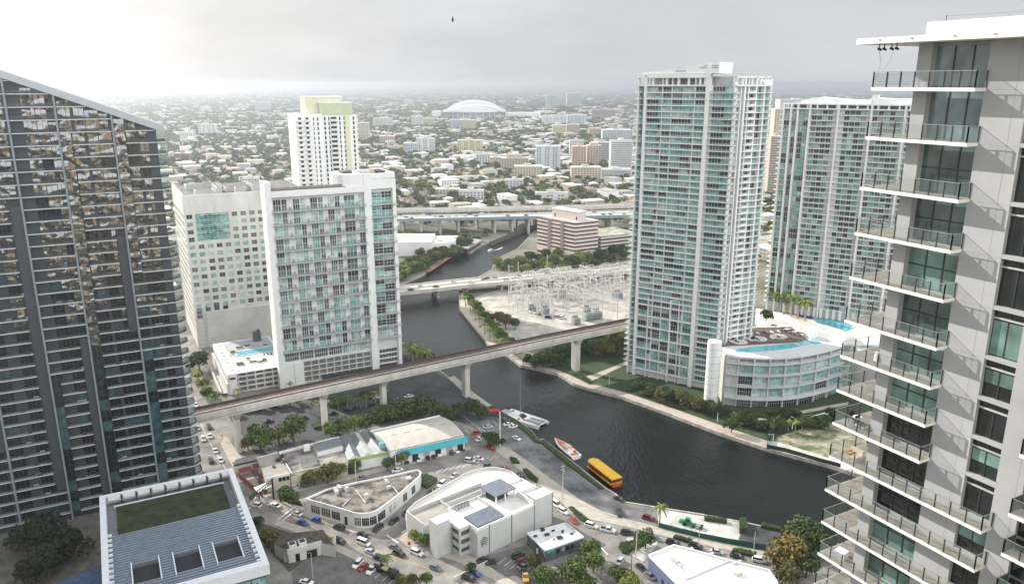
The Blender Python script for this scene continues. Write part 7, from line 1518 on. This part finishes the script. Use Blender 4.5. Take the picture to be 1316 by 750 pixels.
def palmproto(v):
    if ('palm', v) in TP: return TP[('palm', v)]
    g = np.random.default_rng(300 + v); t_ = thing('palm_tree', None, 'palm', (0, 0, 0)); t_['_used'] = 0; mb = MB(); mb.cyl(0, 0, 0, .72, .03, .022, mat('palm_trunk', (.32, .29, .25), .9, var=.15, scale=3), 7); mb.build('trunk', t_)
    mb = MB(); LM_ = LEAF['green'] if v % 2 else LEAF['light']; i_ = mb.mi(LM_)
    for k in range(17):
        a = 2 * pi * k / 17 + g.uniform(-.2, .2); el = g.uniform(-.1, .9); Lf = g.uniform(.30, .38); pr = None
        for s_ in range(5):
            t = s_ / 4; r = Lf * t * cos(el * (1 - t * .5)); z = .73 + Lf * (sin(el) * t - .75 * t * t * (1.1 - el * .3)); w = .045 * (1 - t * .8) + .006; c = (cos(a) * r, sin(a) * r, z); nx = (-sin(a) * w, cos(a) * w)
            cur = [(c[0] - nx[0], c[1] - nx[1], c[2] - .02), c, (c[0] + nx[0], c[1] + nx[1], c[2] - .02)]
            b_ = len(mb.v); mb.v += cur
            if s_: mb.f += [(b_ - 3, b_ - 2, b_ + 1, b_), (b_ - 2, b_ - 1, b_ + 2, b_ + 1)]; mb.m += [i_, i_]
    mb.build('crown', t_); TP[('palm', v)] = t_; return t_
rt_ = random.Random(77)
def put_tree(p, loc, sc, label, group, cat=None):
    ang = rt_.uniform(0, 6.28)
    if not p['_used']: p['_used'] = 1; o_ = p; o_.location = loc; o_.rotation_euler = (0, 0, ang); o_.scale = (sc, sc, sc) if not isinstance(sc, tuple) else sc; o_['label'] = label
    else: o_ = copytree(p, loc, ang, sc, label)
    if group: o_['group'] = group
    elif 'group' in o_: del o_['group']
    return o_
def T(px, py, r, kind, label, group=None, z0=0.0, flat_=1.0):      # px,py: middle of the crown in the photo, r: crown radius in metres
    x, y = G(px, py, z0 + .9 * r * flat_); put_tree(treeproto(kind, rt_.randint(0, 3)), (x, y, z0), (r, r, r * flat_), label, group)
def PT(px, py, h, label, group=None, z0=0.0):       # px,py: palm head
    x, y = G(px, py, z0 + h * .73); put_tree(palmproto(rt_.randint(0, 3)), (x, y, z0), h, label, group)
# near trees one by one
for a in [(334, 560, 7.2, 'green', 'wide round green tree left of the pair beside the second viaduct pier'), (318, 567, 4.6, 'olive', 'smaller olive tree hugging the first viaduct pier'), (376, 549, 7.4, 'green', 'broad green tree between two viaduct piers'), (357, 556, 5.2, 'olive', 'olive tree between the two broad trees by the viaduct'),
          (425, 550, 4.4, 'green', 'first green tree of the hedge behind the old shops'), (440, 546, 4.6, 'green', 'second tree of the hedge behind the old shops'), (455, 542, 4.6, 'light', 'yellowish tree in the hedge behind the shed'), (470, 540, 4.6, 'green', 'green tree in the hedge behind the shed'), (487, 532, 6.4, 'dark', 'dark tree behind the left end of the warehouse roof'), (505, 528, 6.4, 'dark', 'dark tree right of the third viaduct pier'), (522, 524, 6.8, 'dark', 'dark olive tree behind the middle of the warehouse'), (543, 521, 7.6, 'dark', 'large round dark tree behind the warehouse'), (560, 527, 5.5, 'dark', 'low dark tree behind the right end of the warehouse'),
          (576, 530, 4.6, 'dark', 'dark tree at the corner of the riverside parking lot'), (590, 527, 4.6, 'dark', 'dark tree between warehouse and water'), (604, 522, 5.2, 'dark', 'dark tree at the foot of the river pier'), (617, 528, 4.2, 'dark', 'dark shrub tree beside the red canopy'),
          (420, 606, 5.6, 'olive', 'large olive tree before the cream shops'), (404, 612, 4.2, 'olive', 'olive tree left of the large one before the cream shops'), (437, 602, 3.6, 'light', 'pale tree in front of the cream shops'), (395, 616, 3.4, 'green', 'small tree at the shop row kerb'), (370, 634, 4.6, 'green', 'bushy tree at the tip of the triangular block'), (458, 598, 3.6, 'green', 'tree before the lime fascia shed'), (515, 585, 4.4, 'olive', 'olive tree by the left end of the turquoise awning'), (498, 596, 3.4, 'dark', 'dark bush beside the warehouse tree'), (631, 562, 4.6, 'dark', 'dark bare tree in the riverside lot'), (645, 567, 2.2, 'dark', 'shrub beside the thick concrete pole'),
          (532, 686, 3.0, 'light', 'bright shrub tree at the curved ramp corner'), (547, 690, 3.2, 'green', 'green shrub tree by the ramp garden wall'), (560, 689, 3.0, 'green', 'dark green shrub tree beside the stair tower'), (605, 740 - 12, 2.2, 'dark', 'dark bush in front of the open floors'),
          (700, 741, 5.0, 'green', 'green tree at the bottom edge left of the slate shop lot'), (732, 733, 5.8, 'green', 'large green tree at the bottom below the slate shop'), (755, 704, 4.6, 'green', 'tree on the kerb right of the slate shop'), (763, 720, 4.6, 'green', 'second kerb tree right of the slate shop'), (688, 722, 3.6, 'olive', 'olive tree in the small office lot'), (750, 745, 4.6, 'green', 'tree at the bottom edge by the bare sandy patch'), (798, 738, 4.4, 'green', 'tree overhanging the south street'), (812, 747, 4.4, 'light', 'bright tree at the bottom left of the blue store'), (830, 690, 4.6, 'dark', 'tree in the planted island by the blue store'), (820, 697, 3.4, 'green', 'shrub in the planted island by the utility pole'),
          (1014, 706, 7.4, 'russet', 'russet tinged round tree beside the riverside road'), (1000, 716, 5.6, 'russet', 'left lobe russet tree at the foot of the round one'), (1032, 682, 7.4, 'dark', 'big dark tree at the water end of the yards'), (1052, 695, 7, 'dark', 'dark tree partly behind the balconies'), (1010, 738, 5.4, 'olive', 'olive tree at the bottom beside the white roof'), (1038, 722, 6, 'dark', 'dark tree below the russet tree'),
          (515, 744, 2.6, 'olive', 'dry brown bush beside the flatbed truck'), (548, 742, 2.6, 'green', 'green bush at the bottom near the avenue'), (530, 745, 2.4, 'russet', 'reddish bush at the bottom near the avenue'), (345, 690, 4.0, 'olive', 'thin olive tree on the dark dirt lot'), (332, 670, 2.6, 'dark', 'scrub on the dirt lot edge'),
          (255, 462, 6.6, 'dark', 'dark tree mass at the foot of the white office block'), (243, 466, 5, 'dark', 'dark tree behind the balcony edge of the glass tower'), (253, 480, 4.0, 'light', 'bright tree at the top of the podium side row'), (261, 492, 4.0, 'light', 'second bright tree in the podium side row'), (267, 503, 4.0, 'green', 'third tree in the podium side row'),
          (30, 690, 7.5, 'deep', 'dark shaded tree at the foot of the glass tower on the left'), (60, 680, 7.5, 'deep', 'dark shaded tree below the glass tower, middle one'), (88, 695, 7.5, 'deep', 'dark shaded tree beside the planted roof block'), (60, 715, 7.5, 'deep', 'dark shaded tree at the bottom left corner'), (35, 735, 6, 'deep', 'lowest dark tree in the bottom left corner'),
          (650, 412, 6.2, 'olive', 'lone olive tree beside the crushed stone yard'), (640, 407, 5, 'olive', 'smaller olive tree beside the crushed stone yard'), (662, 415, 4.6, 'dark', 'dark tree right of the lone olive tree'),
          (1102, 401, 5.6, 'light', 'yellow green palm like tree on the pool deck edge'), (985, 404, 4.4, 'dark', 'small tree at the left corner of the pool deck')]:
    z0 = 22.0 if a[1] < 405 and a[0] > 980 and a[0] < 1110 else 0.0
    T(*a[:5], z0=z0)
def trow(spec, kind, label, group, palm=False):
    for x, y, r in spec:
        k = rt_.choice(kind) if isinstance(kind, (list, tuple)) else kind
        if palm: PT(x, y, r, label, group)
        else: T(x, y, r, k, label, group)
trow([(690 + i * 6 + rt_.uniform(-2, 2), 455 - i * 1.2 + rt_.uniform(-6, 7), 4.8) for i in range(22)], ('dark', 'green', 'green'), 'leafy tree in the belt below the viaduct on the far bank', 'far bank viaduct trees')
trow([(680 + i * 8, 462 + rt_.uniform(-3, 5), 4.2) for i in range(6)], ('dark', 'dark'), 'dark tree behind the promenade under the viaduct', 'dark promenade trees')
trow([(760 + i * 8, 438 + rt_.uniform(-3, 12), 4.8) for i in range(7)], ('light', 'green', 'olive'), 'sunlit tree at the left foot of the tall teal tower', 'trees at the tall tower foot')
trow([(818 + i * 6.2, 494 + i * 1.75 + rt_.uniform(-3, 4), rt_.uniform(3, 4.6)) for i in range(18)], ('dark', 'dark', 'olive'), 'dark garden tree along the front of the tall teal tower', 'garden trees before the tall tower')
trow([(935 + i * 6, 532 + rt_.uniform(-6, 14), rt_.uniform(2.6, 4.4)) for i in range(24)], ('dark', 'dark', 'green'), 'dark garden tree between the curved podium and the river', 'garden trees before the podium')
trow([(598 + i * 6.2, 383 + i * 7.4 + rt_.uniform(-3, 3), 10) for i in range(9)], None, 'palm on the river walk beside the switchyard', 'palms on the river walk', True)
trow([(605 + i * 6.2, 380 + i * 7.4 + rt_.uniform(-3, 4), 3.8) for i in range(9)], ('light', 'green', 'dark'), 'leafy tree behind the river walk palms', 'trees on the river walk')
trow([(600 + i * 3.4, 378 + i * 4.1 + rt_.uniform(-3, 3), rt_.uniform(2.8, 4)) for i in range(17)], ('green', 'light', 'light'), 'leafy tree behind the river walk palms', 'trees on the river walk')
trow([(668 + i * 5 + rt_.uniform(-2, 2), 331 + rt_.uniform(-8, 9), rt_.uniform(5, 7.5)) for i in range(24)], ('green', 'light', 'green', 'dark'), 'leafy tree in front of the pink office', 'trees before the pink office')
trow([(638 + i * 4.5, 342 + rt_.uniform(-8, 6), rt_.uniform(4, 6)) for i in range(22)], ('green', 'light', 'olive'), 'tree on the bank behind the low bridge', 'trees behind the low bridge')
trow([(722 + i * 9, 346 + rt_.uniform(-2, 3), 4.2) for i in range(9)], ('light', 'green'), 'small tree along the rear of the switchyard', 'trees behind the switchyard')
trow([(520 + (i % 12) * 7, 345 - (i % 12) * 2.8 + rt_.uniform(-7, 5), 5.4) for i in range(44)], ('green', 'olive', 'dark', 'light'), 'tree on the left bank above the low bridge', 'trees on the upper left bank')
trow([(775 + i * 7, 322 + rt_.uniform(-4, 8), 6) for i in range(6)], ('dark', 'green'), 'tree around the planted garage', 'trees around the planted garage')
trow([(524 + i * 6, 441 + i * 3 + rt_.uniform(-6, 6), 13) for i in range(5)] , None, 'dark palm on the left bank beside the apartment tower', 'palms beside the apartment tower', True)
trow([(530 + i * 7, 449 + i * 3, 3.6) for i in range(4)], 'dark', 'dark shrub tree under the palms beside the apartment tower', 'shrubs beside the apartment tower')
trow([(258, 487, 9), (265, 497, 9), (272, 507, 8), (280, 506, 8), (252, 478, 9)], None, 'palm in the row beside the podium ramp', 'palms beside the podium', True)
trow([(398 + i * 12, 517 - i * 1.6 + rt_.uniform(-3, 3), 8) for i in range(9)], None, 'shaded palm on the forecourt between viaduct and apartment tower', 'forecourt palms', True)
trow([(300 + i * 9, 522 - i * 1.2 + rt_.uniform(-3, 3), 3.4) for i in range(10)], 'deep', 'dark shrub tree behind the viaduct below the podium', 'dark trees below the podium')
trow([(306, 500, 9), (396, 493, 7), (372, 492, 7)], None, 'palm in front of the podium behind the viaduct', 'palms before the podium', True)
for i, (x, y) in enumerate([(985, 395), (993, 399), (1001, 401), (1010, 403), (1017, 406), (1025, 409), (1034, 412)]):
    X, Y = G(x, y, 22); put_tree(palmproto(i % 4), (X, Y, 22), 15.5, 'slender palm in the row on the white pool deck', 'palms on the pool deck')
trow([(849, 649, 9.5)], None, 'tall palm by the concrete yard at the water edge', None, True); trow([(497, 714, 7.5)], None, 'squat palm at the top of the lower parking lot', None, True); trow([(424, 692, 5)], None, 'small palm beside the white walled house', None, True)
trow([(1005 + i * 9, 537 + rt_.uniform(-4, 5), 7) for i in range(5)], None, 'palm in the pergola garden beside the vacant lot', 'palms in the pergola garden', True)
for x, y in ((258 + 90, 487),): pass
# clipped hedges
HEDGE = mat('hedge_leaves', (.055, .09, .025), .9, col2=(.014, .03, .009), scale=1.6, detail=6, bump=1.0)
def hedge(pix, h, label):
    pl = [G(*p) for p in pix]; g = np.random.default_rng(len(pix) + int(pix[0][0])); mb = MB(); mb.prism(inset(pl, .3) if False else pl, .1, h * .8, HEDGE)
    xs = [p[0] for p in pl]; ys = [p[1] for p in pl]; area = (max(xs) - min(xs)) * (max(ys) - min(ys)); k = 0
    for _ in range(int(min(2500, area * 14))):
        x, y = g.uniform(min(xs), max(xs)), g.uniform(min(ys), max(ys))
        if not inpoly(x, y, pl): continue
        z = h * .8 + g.uniform(-.1, .35); a = g.uniform(0, 6.28); s_ = .28; t_ = g.uniform(-.4, .4)
        mb.poly([(x - s_ * cos(a), y - s_ * sin(a), z - t_ * .4), (x + s_ * sin(a), y - s_ * cos(a), z), (x + s_ * cos(a), y + s_ * sin(a), z + t_ * .4), (x - s_ * sin(a), y + s_ * cos(a), z + .05)], HEDGE)
    tag(mb.build('hedge'), label, 'hedge')
for a in [([(541, 613), (549, 612), (562, 617), (560, 621), (549, 628), (541, 625)], 1.4, 'bright clipped hedge at the pointed end of the triangular block'), ([(655, 589), (663, 590), (668, 596), (658, 596)], 1, 'small hedge in the bend of the riverside pavement'), ([(672, 604), (677, 604), (692, 617), (690, 621), (680, 615)], 1, 'strip hedge along the riverside pavement'), ([(730, 652), (736, 652), (762, 672), (758, 674), (745, 668)], .5, 'grass strip hedge beside the road to the blue store'), ([(865, 692), (868, 690), (890, 695), (889, 699)], 1.2, 'square hedge behind the white roofed store'), ([(940, 710), (944, 706), (972, 712), (970, 716)], 1.2, 'hedge between pavement and parked cars near the russet tree'),
          ([(795, 704), (798, 698), (812, 697), (817, 702), (808, 712), (800, 711)], .9, 'rounded hedge on the planted corner island'), ([(480, 712), (488, 712), (500, 720), (492, 721)], .5, 'grass strip beside the palm in the lower lot'), ([(905, 665), (934, 669), (934, 673), (905, 669)], 1.4, 'clipped hedge on the concrete yard'), ([(950, 671), (958, 671), (960, 684), (950, 685)], 2.4, 'tall dark shrub between the two yards'), ([(1060 - 80, 674), (1004, 680), (1003, 683), (978, 678)], 1.2, 'low hedge at the water end of the tarmac yard'),
          ([(628, 524), (634, 524), (664, 541), (683, 555), (692, 567), (700, 567), (722, 584), (749, 606), (776, 628), (772, 629), (746, 610), (718, 588), (696, 570), (688, 569), (678, 558), (660, 545)], .9, 'long green verge hedge along the riverside lot'), ([(360, 640), (380, 640), (388, 650), (372, 646)], 1, 'low planting under the tree at the triangular block tip'), ([(418, 517), (440, 511), (450, 515), (445, 520), (426, 524)], 2.0, 'round dark hedge in the shaded forecourt, left'), ([(462, 507), (485, 503), (492, 508), (478, 513), (465, 512)], 2.0, 'round dark hedge in the shaded forecourt, right'), ([(400, 546), (545, 528), (548, 532), (404, 552)], 1.6, 'long hedge under the trees behind the warehouse'), ([(735, 482), (745, 480), (762, 492), (757, 494)], 1.2, 'clipped hedge beside the right river pier')]: hedge(*a)

# ================================================================== THE SUBURB BEYOND THE RIVER
HW = {k: mat('house_%s' % k, v, .9, var=.08, scale=.1) for k, v in {'white': (.70, .70, .68), 'cream': (.58, .54, .45), 'peach': (.52, .42, .34), 'grey': (.42, .42, .41), 'pinkish': (.48, .40, .37), 'sand': (.48, .44, .37)}.items()}
HR = {k: mat('roof_%s' % k, v, .9, var=.12, scale=.15) for k, v in {'white': (.74, .74, .72), 'grey': (.33, .33, .325), 'brown': (.19, .15, .125), 'terracotta': (.36, .20, .14), 'tan': (.40, .37, .33), 'dark': (.13, .125, .12)}.items()}
hk, rk = list(HW), list(HR); FDK = mat('house_window', (.06, .065, .07), .4)
def blocked(x, y, rad=0):
    if inpoly(x, y, RB): return True
    px, py, d = PJ(x, y, 0)
    if 590 < px < 1120 and y < 690 and py > 345 - 10: return True
    if px > 640 and py > 300 and px < 830: return True
    if y < 545 and px < 520: return True
    if px > 800 and y < 620: return True
    for pts, w in ((hwp, 30), (hw2p, 20), (b1p, 18)):
        for i in range(len(pts) - 1):
            p, q = pts[i], pts[i + 1]
            if min(p[0], q[0]) - w - rad < x < max(p[0], q[0]) + w + rad:
                t = min(1, max(0, (x - p[0]) / (q[0] - p[0] + 1e-6))); yy = p[1] + (q[1] - p[1]) * t
                if abs(y - yy) < w + rad: return True
    for nx_, ny_, r in NAMED + [(sc_[0], sc_[1], 170)]:
        if (x - nx_) ** 2 + (y - ny_) ** 2 < (r + rad) ** 2: return True
    if 40 < x + 20 and math.hypot(x + 150, y - 560) < 45: return True
    if -150 < x < -80 and 560 < y < 720 and px < 560 and px > 500: return rad > 4
    return False
for i in range(len(RB)):       # keep a strip of the banks clear
    if RB[i][1] > 420: NAMED.append((RB[i][0], RB[i][1], 9))
rs = random.Random(5); houses = []; treesp = []
def fr(x, y): return abs(x) < .70 * y + 70
ai = 0
for ia in range(4, 42):
    for ib in range(-34, 34):
        # block of 104 x 74 m with streets between
        for la in range(4):
            for lb_ in range(3):
                a_ = ia * 92 + 12 + la * 20; b2 = ib * 84 + 14 + lb_ * 24; x, y = P2((0, 0), (A, a_ + rs.uniform(-2, 2)), (B, b2 + rs.uniform(-2, 2)))
                if y < 430 or y > 3700 or not fr(x, y): continue
                if rs.random() < (.12 if y < 1500 else .2): 
                    if not blocked(x, y, -6): treesp.append((x, y, rs.uniform(5, 8))); continue
                big = rs.random() < (.20 if x > -100 else .12)
                if ia > 16 and rs.random() < .35: continue
                w = rs.uniform(20, 30) if big else rs.uniform(9, 16); d = rs.uniform(14, 20) if big else rs.uniform(8, 13); h = rs.choice([6.5, 9.5, 9.5, 12.5]) if big else rs.choice([3.2, 3.4, 6.2])
                if blocked(x, y, w * .6): continue
                houses.append((x, y, w, d, h, rs.choice(hk if big else hk), rs.choice(['white', 'white', 'grey', 'tan', 'white'] if big else ['white', 'grey', 'brown', 'terracotta', 'tan', 'grey', 'tan', 'dark']), 0 if (big or rs.random() < .45) else 1, AA + (pi / 2 if rs.random() < .4 else 0)))
        n_t = 29 if ia * 92 < 1700 else 25
        for _ in range(n_t):
            x, y = P2((0, 0), (A, ia * 92 + rs.uniform(0, 92)), (B, ib * 84 + rs.uniform(0, 84)))
            if y < 440 or y > 3700 or not fr(x, y) or blocked(x, y, -6): continue
            treesp.append((x, y, rs.uniform(3.8, 8.0)))
houses.sort(key=lambda t: t[1] - t[4] * 12)
def near_enough(x, y): px, py, d = PJ(x, y, 3); return -5 < px < 1321 and not (340 < px < 520 and py > 235) and not (808 < px < 985) and not px > 1130 and not (px < 210) and not (222 < px < 345 and py > 250)
ind = [t for t in houses if near_enough(t[0], t[1])][:230]; inds = set(id(t) for t in ind)
def house_mb(t, local=True):
    x, y, w, d, h, wc, rc, kind, ang = t; mb = MB(); mb.box(-w / 2, w / 2, -d / 2, d / 2, 0, h, HW[wc]); r = MB()
    if kind == 0:
        r.box(-w / 2 - .25, w / 2 + .25, -d / 2 - .25, d / 2 + .25, h, h + .45, HR[rc])
    else:
        e_ = .5; k_ = d * .5; z = h + d * .22; b_ = 0
        r.v = [(-w / 2 - e_, -d / 2 - e_, h), (w / 2 + e_, -d / 2 - e_, h), (w / 2 + e_, d / 2 + e_, h), (-w / 2 - e_, d / 2 + e_, h), (-w / 2 + k_ * .7, 0, z), (w / 2 - k_ * .7, 0, z)]
        r.f = [(0, 1, 5, 4), (2, 3, 4, 5), (1, 2, 5), (3, 0, 4), (3, 2, 1, 0)]; r.mats = [HR[rc]]; r.m = [0] * 5
    return mb, r
HWD = {'white': 'white', 'cream': 'cream', 'peach': 'peach', 'grey': 'grey', 'pinkish': 'pinkish', 'sand': 'sandy'}
RWD = {'white': 'white', 'grey': 'grey', 'brown': 'brown', 'terracotta': 'terracotta', 'tan': 'tan', 'dark': 'dark'}
def zone(px, py):
    if px < 345: return 'suburb behind the office block'
    if px < 520: return 'suburb behind the apartment tower'
    if py > 283: return 'quarter before the motorway'
    if px < 600: return 'quarter above the boathouse'
    if px < 700: return 'quarter left above the motorway'
    if px < 815: return 'quarter behind the pink office'
    return 'gap beside the teal towers'
for t in ind:
    x, y, w, d, h, wc, rc, kind, ang = t; px, py, _ = PJ(x, y, 0); zn = zone(px, py)
    size = 'broad' if w > 18 else ('two storey' if h > 5 else 'low'); lb = '%s %s house with %s %s roof in the %s' % (size, HWD[wc], 'flat' if kind == 0 else 'hipped', RWD[rc], zn)
    t_ = thing('house', lb, 'house', (x, y, 0), lb.replace(' house', ' houses')); ORG[t_.name] = (0, 0, 0); t_.rotation_euler = (0, 0, ang)
    a, r = house_mb(t); a.build('wall', t_); r.build('roof', t_); wl_ = [c for c in t_.children if c.name.startswith('wall')][0]
    for sgn in (-1, 1):
        m = MB(); nn_ = max(2, int(w / 4))
        for fl_ in range(max(1, int(h / 3))):
            m = MB()
            for j in range(nn_): xx = -w / 2 + w * (j + .3) / nn_; m.box(xx, xx + w / nn_ * .4, sgn * d / 2 - .04, sgn * d / 2 + .04, 1.1 + 3.1 * fl_, 2.4 + 3.1 * fl_, FDK)
            m.build('window_row', wl_)
# everything past the countable ones: one mass of roofs
big = MB(); VS = []; 
for t in houses:
    if id(t) in inds: continue
    x, y, w, d, h, wc, rc, kind, ang = t; ca, sa = cos(ang), sin(ang)
    for m in house_mb(t):
        b_ = len(big.v); big.v += [(x + vx * ca - vy * sa, y + vx * sa + vy * ca, vz) for vx, vy, vz in m.v]
        for f, mi_ in zip(m.f, m.m): big.f.append(tuple(b_ + q for q in f)); big.m.append(big.mi(m.mats[mi_]))
for _ in range(2300):      # the far plain
    y = 3700 + 9000 * rs.random() ** 1.5; x = rs.uniform(-.75, .75) * y; w = rs.uniform(14, 60) * (1 if rs.random() < .9 else 2); d = w * rs.uniform(.4, .9); h = rs.choice([4, 6, 8, 10, 14])
    if math.hypot(x - sc_[0], y - sc_[1]) < 400: continue
    wm_ = HW[rs.choice(hk)]; rm_ = HR[rs.choice(['white', 'white', 'grey', 'tan', 'terracotta'])]; ca, sa = B; F = ((x, y), B, NA); big.fb(F, 0, w, 0, h, -d, 0, wm_); big.fb(F, 0, w, h, h + .6, -d, 0, rm_)
struct(big.build('distant_houses', origin=(0, 0, 0)), 'stuff')
# street strips between the blocks
st_m = MB(); ASF = mat('suburb_street', (.20, .195, .185), .9, var=.1)
for ib in range(-20, 20):
    c0 = P2((0, 0), (B, ib * 84 - 1)); 
    pts = [P2(c0, (A, a_)) for a_ in range(430, 2600, 30)]; seg = [p for p in pts if fr(*p) and not blocked(*p, -4) and p[1] > 540]
    for p in seg:
        F = (p, A, NB); st_m.fb(F, 0, 30, -.05, .03, 0, 7, ASF)
struct(st_m.build('suburb_street', origin=(0, 0, 0)))
# suburb trees: the nearest ones singly, the rest as one mass
treesp = [t for t in treesp if not (PJ(t[0], t[1], 0)[1] > 240 and 222 < PJ(t[0], t[1], 0)[0] < 500)]
treesp.sort(key=lambda t: t[1]); visible = [t for t in treesp if near_enough(t[0], t[1])]; single = visible[:60]; sids = set(id(t) for t in single)
for t in single:
    px, py, _ = PJ(t[0], t[1], 0); zn = zone(px, py); kd = rt_.choice(['green', 'green', 'olive', 'dark', 'light']); lb = '%s leafy tree among the houses in the %s' % ({'green': 'green', 'olive': 'olive', 'dark': 'dark green', 'light': 'light green'}[kd], zn)
    put_tree(treeproto(kd, rt_.randint(0, 3)), (t[0], t[1], 0), t[2], lb, lb.replace('leafy tree', 'leafy trees'))
rest = [t for t in treesp if id(t) not in sids]
for _ in range(17000):
    y = 3650 + 8000 * rs.random() ** 1.4; x = rs.uniform(-.75, .75) * y
    if math.hypot(x - sc_[0], y - sc_[1]) < 200: continue
    rest.append((x, y, rs.uniform(9, 20)))
g = np.random.default_rng(5); VV, FF, MI = [], [], []; off = 0
variants = {}
for lod, (n_, s_) in enumerate(((110, .24), (42, .36), (20, .5))): variants[lod] = [leafcloud(n_, s_, 5, np.random.default_rng(40 + lod * 10 + k)) for k in range(6)]
for (x, y, r) in rest:
    lod = 0 if y < 1300 else (1 if y < 2400 else 2); V, Fq = variants[lod][rs.randrange(6)]; a = rs.uniform(0, 6.28); R_ = np.array([[cos(a), -sin(a), 0], [sin(a), cos(a), 0], [0, 0, .85 if y < 3600 else .5]])
    VV.append((V @ R_.T) * r + np.array([x, y, -r * .15])); FF.append(Fq + off); off += len(V); MI.append(np.full(len(Fq), rs.choice([0, 0, 1, 2, 3])))
me = mesh_np('distant_trees', np.concatenate(VV), np.concatenate(FF), [LEAF['green'], LEAF['olive'], LEAF['dark'], LEAF['light']], np.concatenate(MI)); o_ = bpy.data.objects.new('distant_trees', me); COL.objects.link(o_); struct(o_, 'stuff')

# prototypes that were never placed are removed again
for p in list(TP.values()) + list(CARP.values()):
    if not p.get('_used', 1):
        for c in list(p.children_recursive): bpy.data.objects.remove(c)
        bpy.data.objects.remove(p)
for o_ in bpy.data.objects:
    if '_used' in o_: del o_['_used']
# ================================================================== HAZE
if HAZE_DENSITY > 0:
    hm = bpy.data.materials.new('haze_air'); hm.use_nodes = True; nt = hm.node_tree; nt.nodes.clear(); ho = nt.nodes.new('ShaderNodeOutputMaterial'); hv = nt.nodes.new('ShaderNodeVolumePrincipled')
    hv.inputs['Color'].default_value = (.70, .76, .84, 1); hv.inputs['Density'].default_value = HAZE_DENSITY; hv.inputs['Anisotropy'].default_value = .68; nt.links.new(hv.outputs[0], ho.inputs['Volume'])
    mb = MB(); mb.box(-R - 500, R + 500, -3500, R + 500, -5.5, 166, hm); struct(mb.build('haze', origin=(0, 0, 0)), 'stuff')
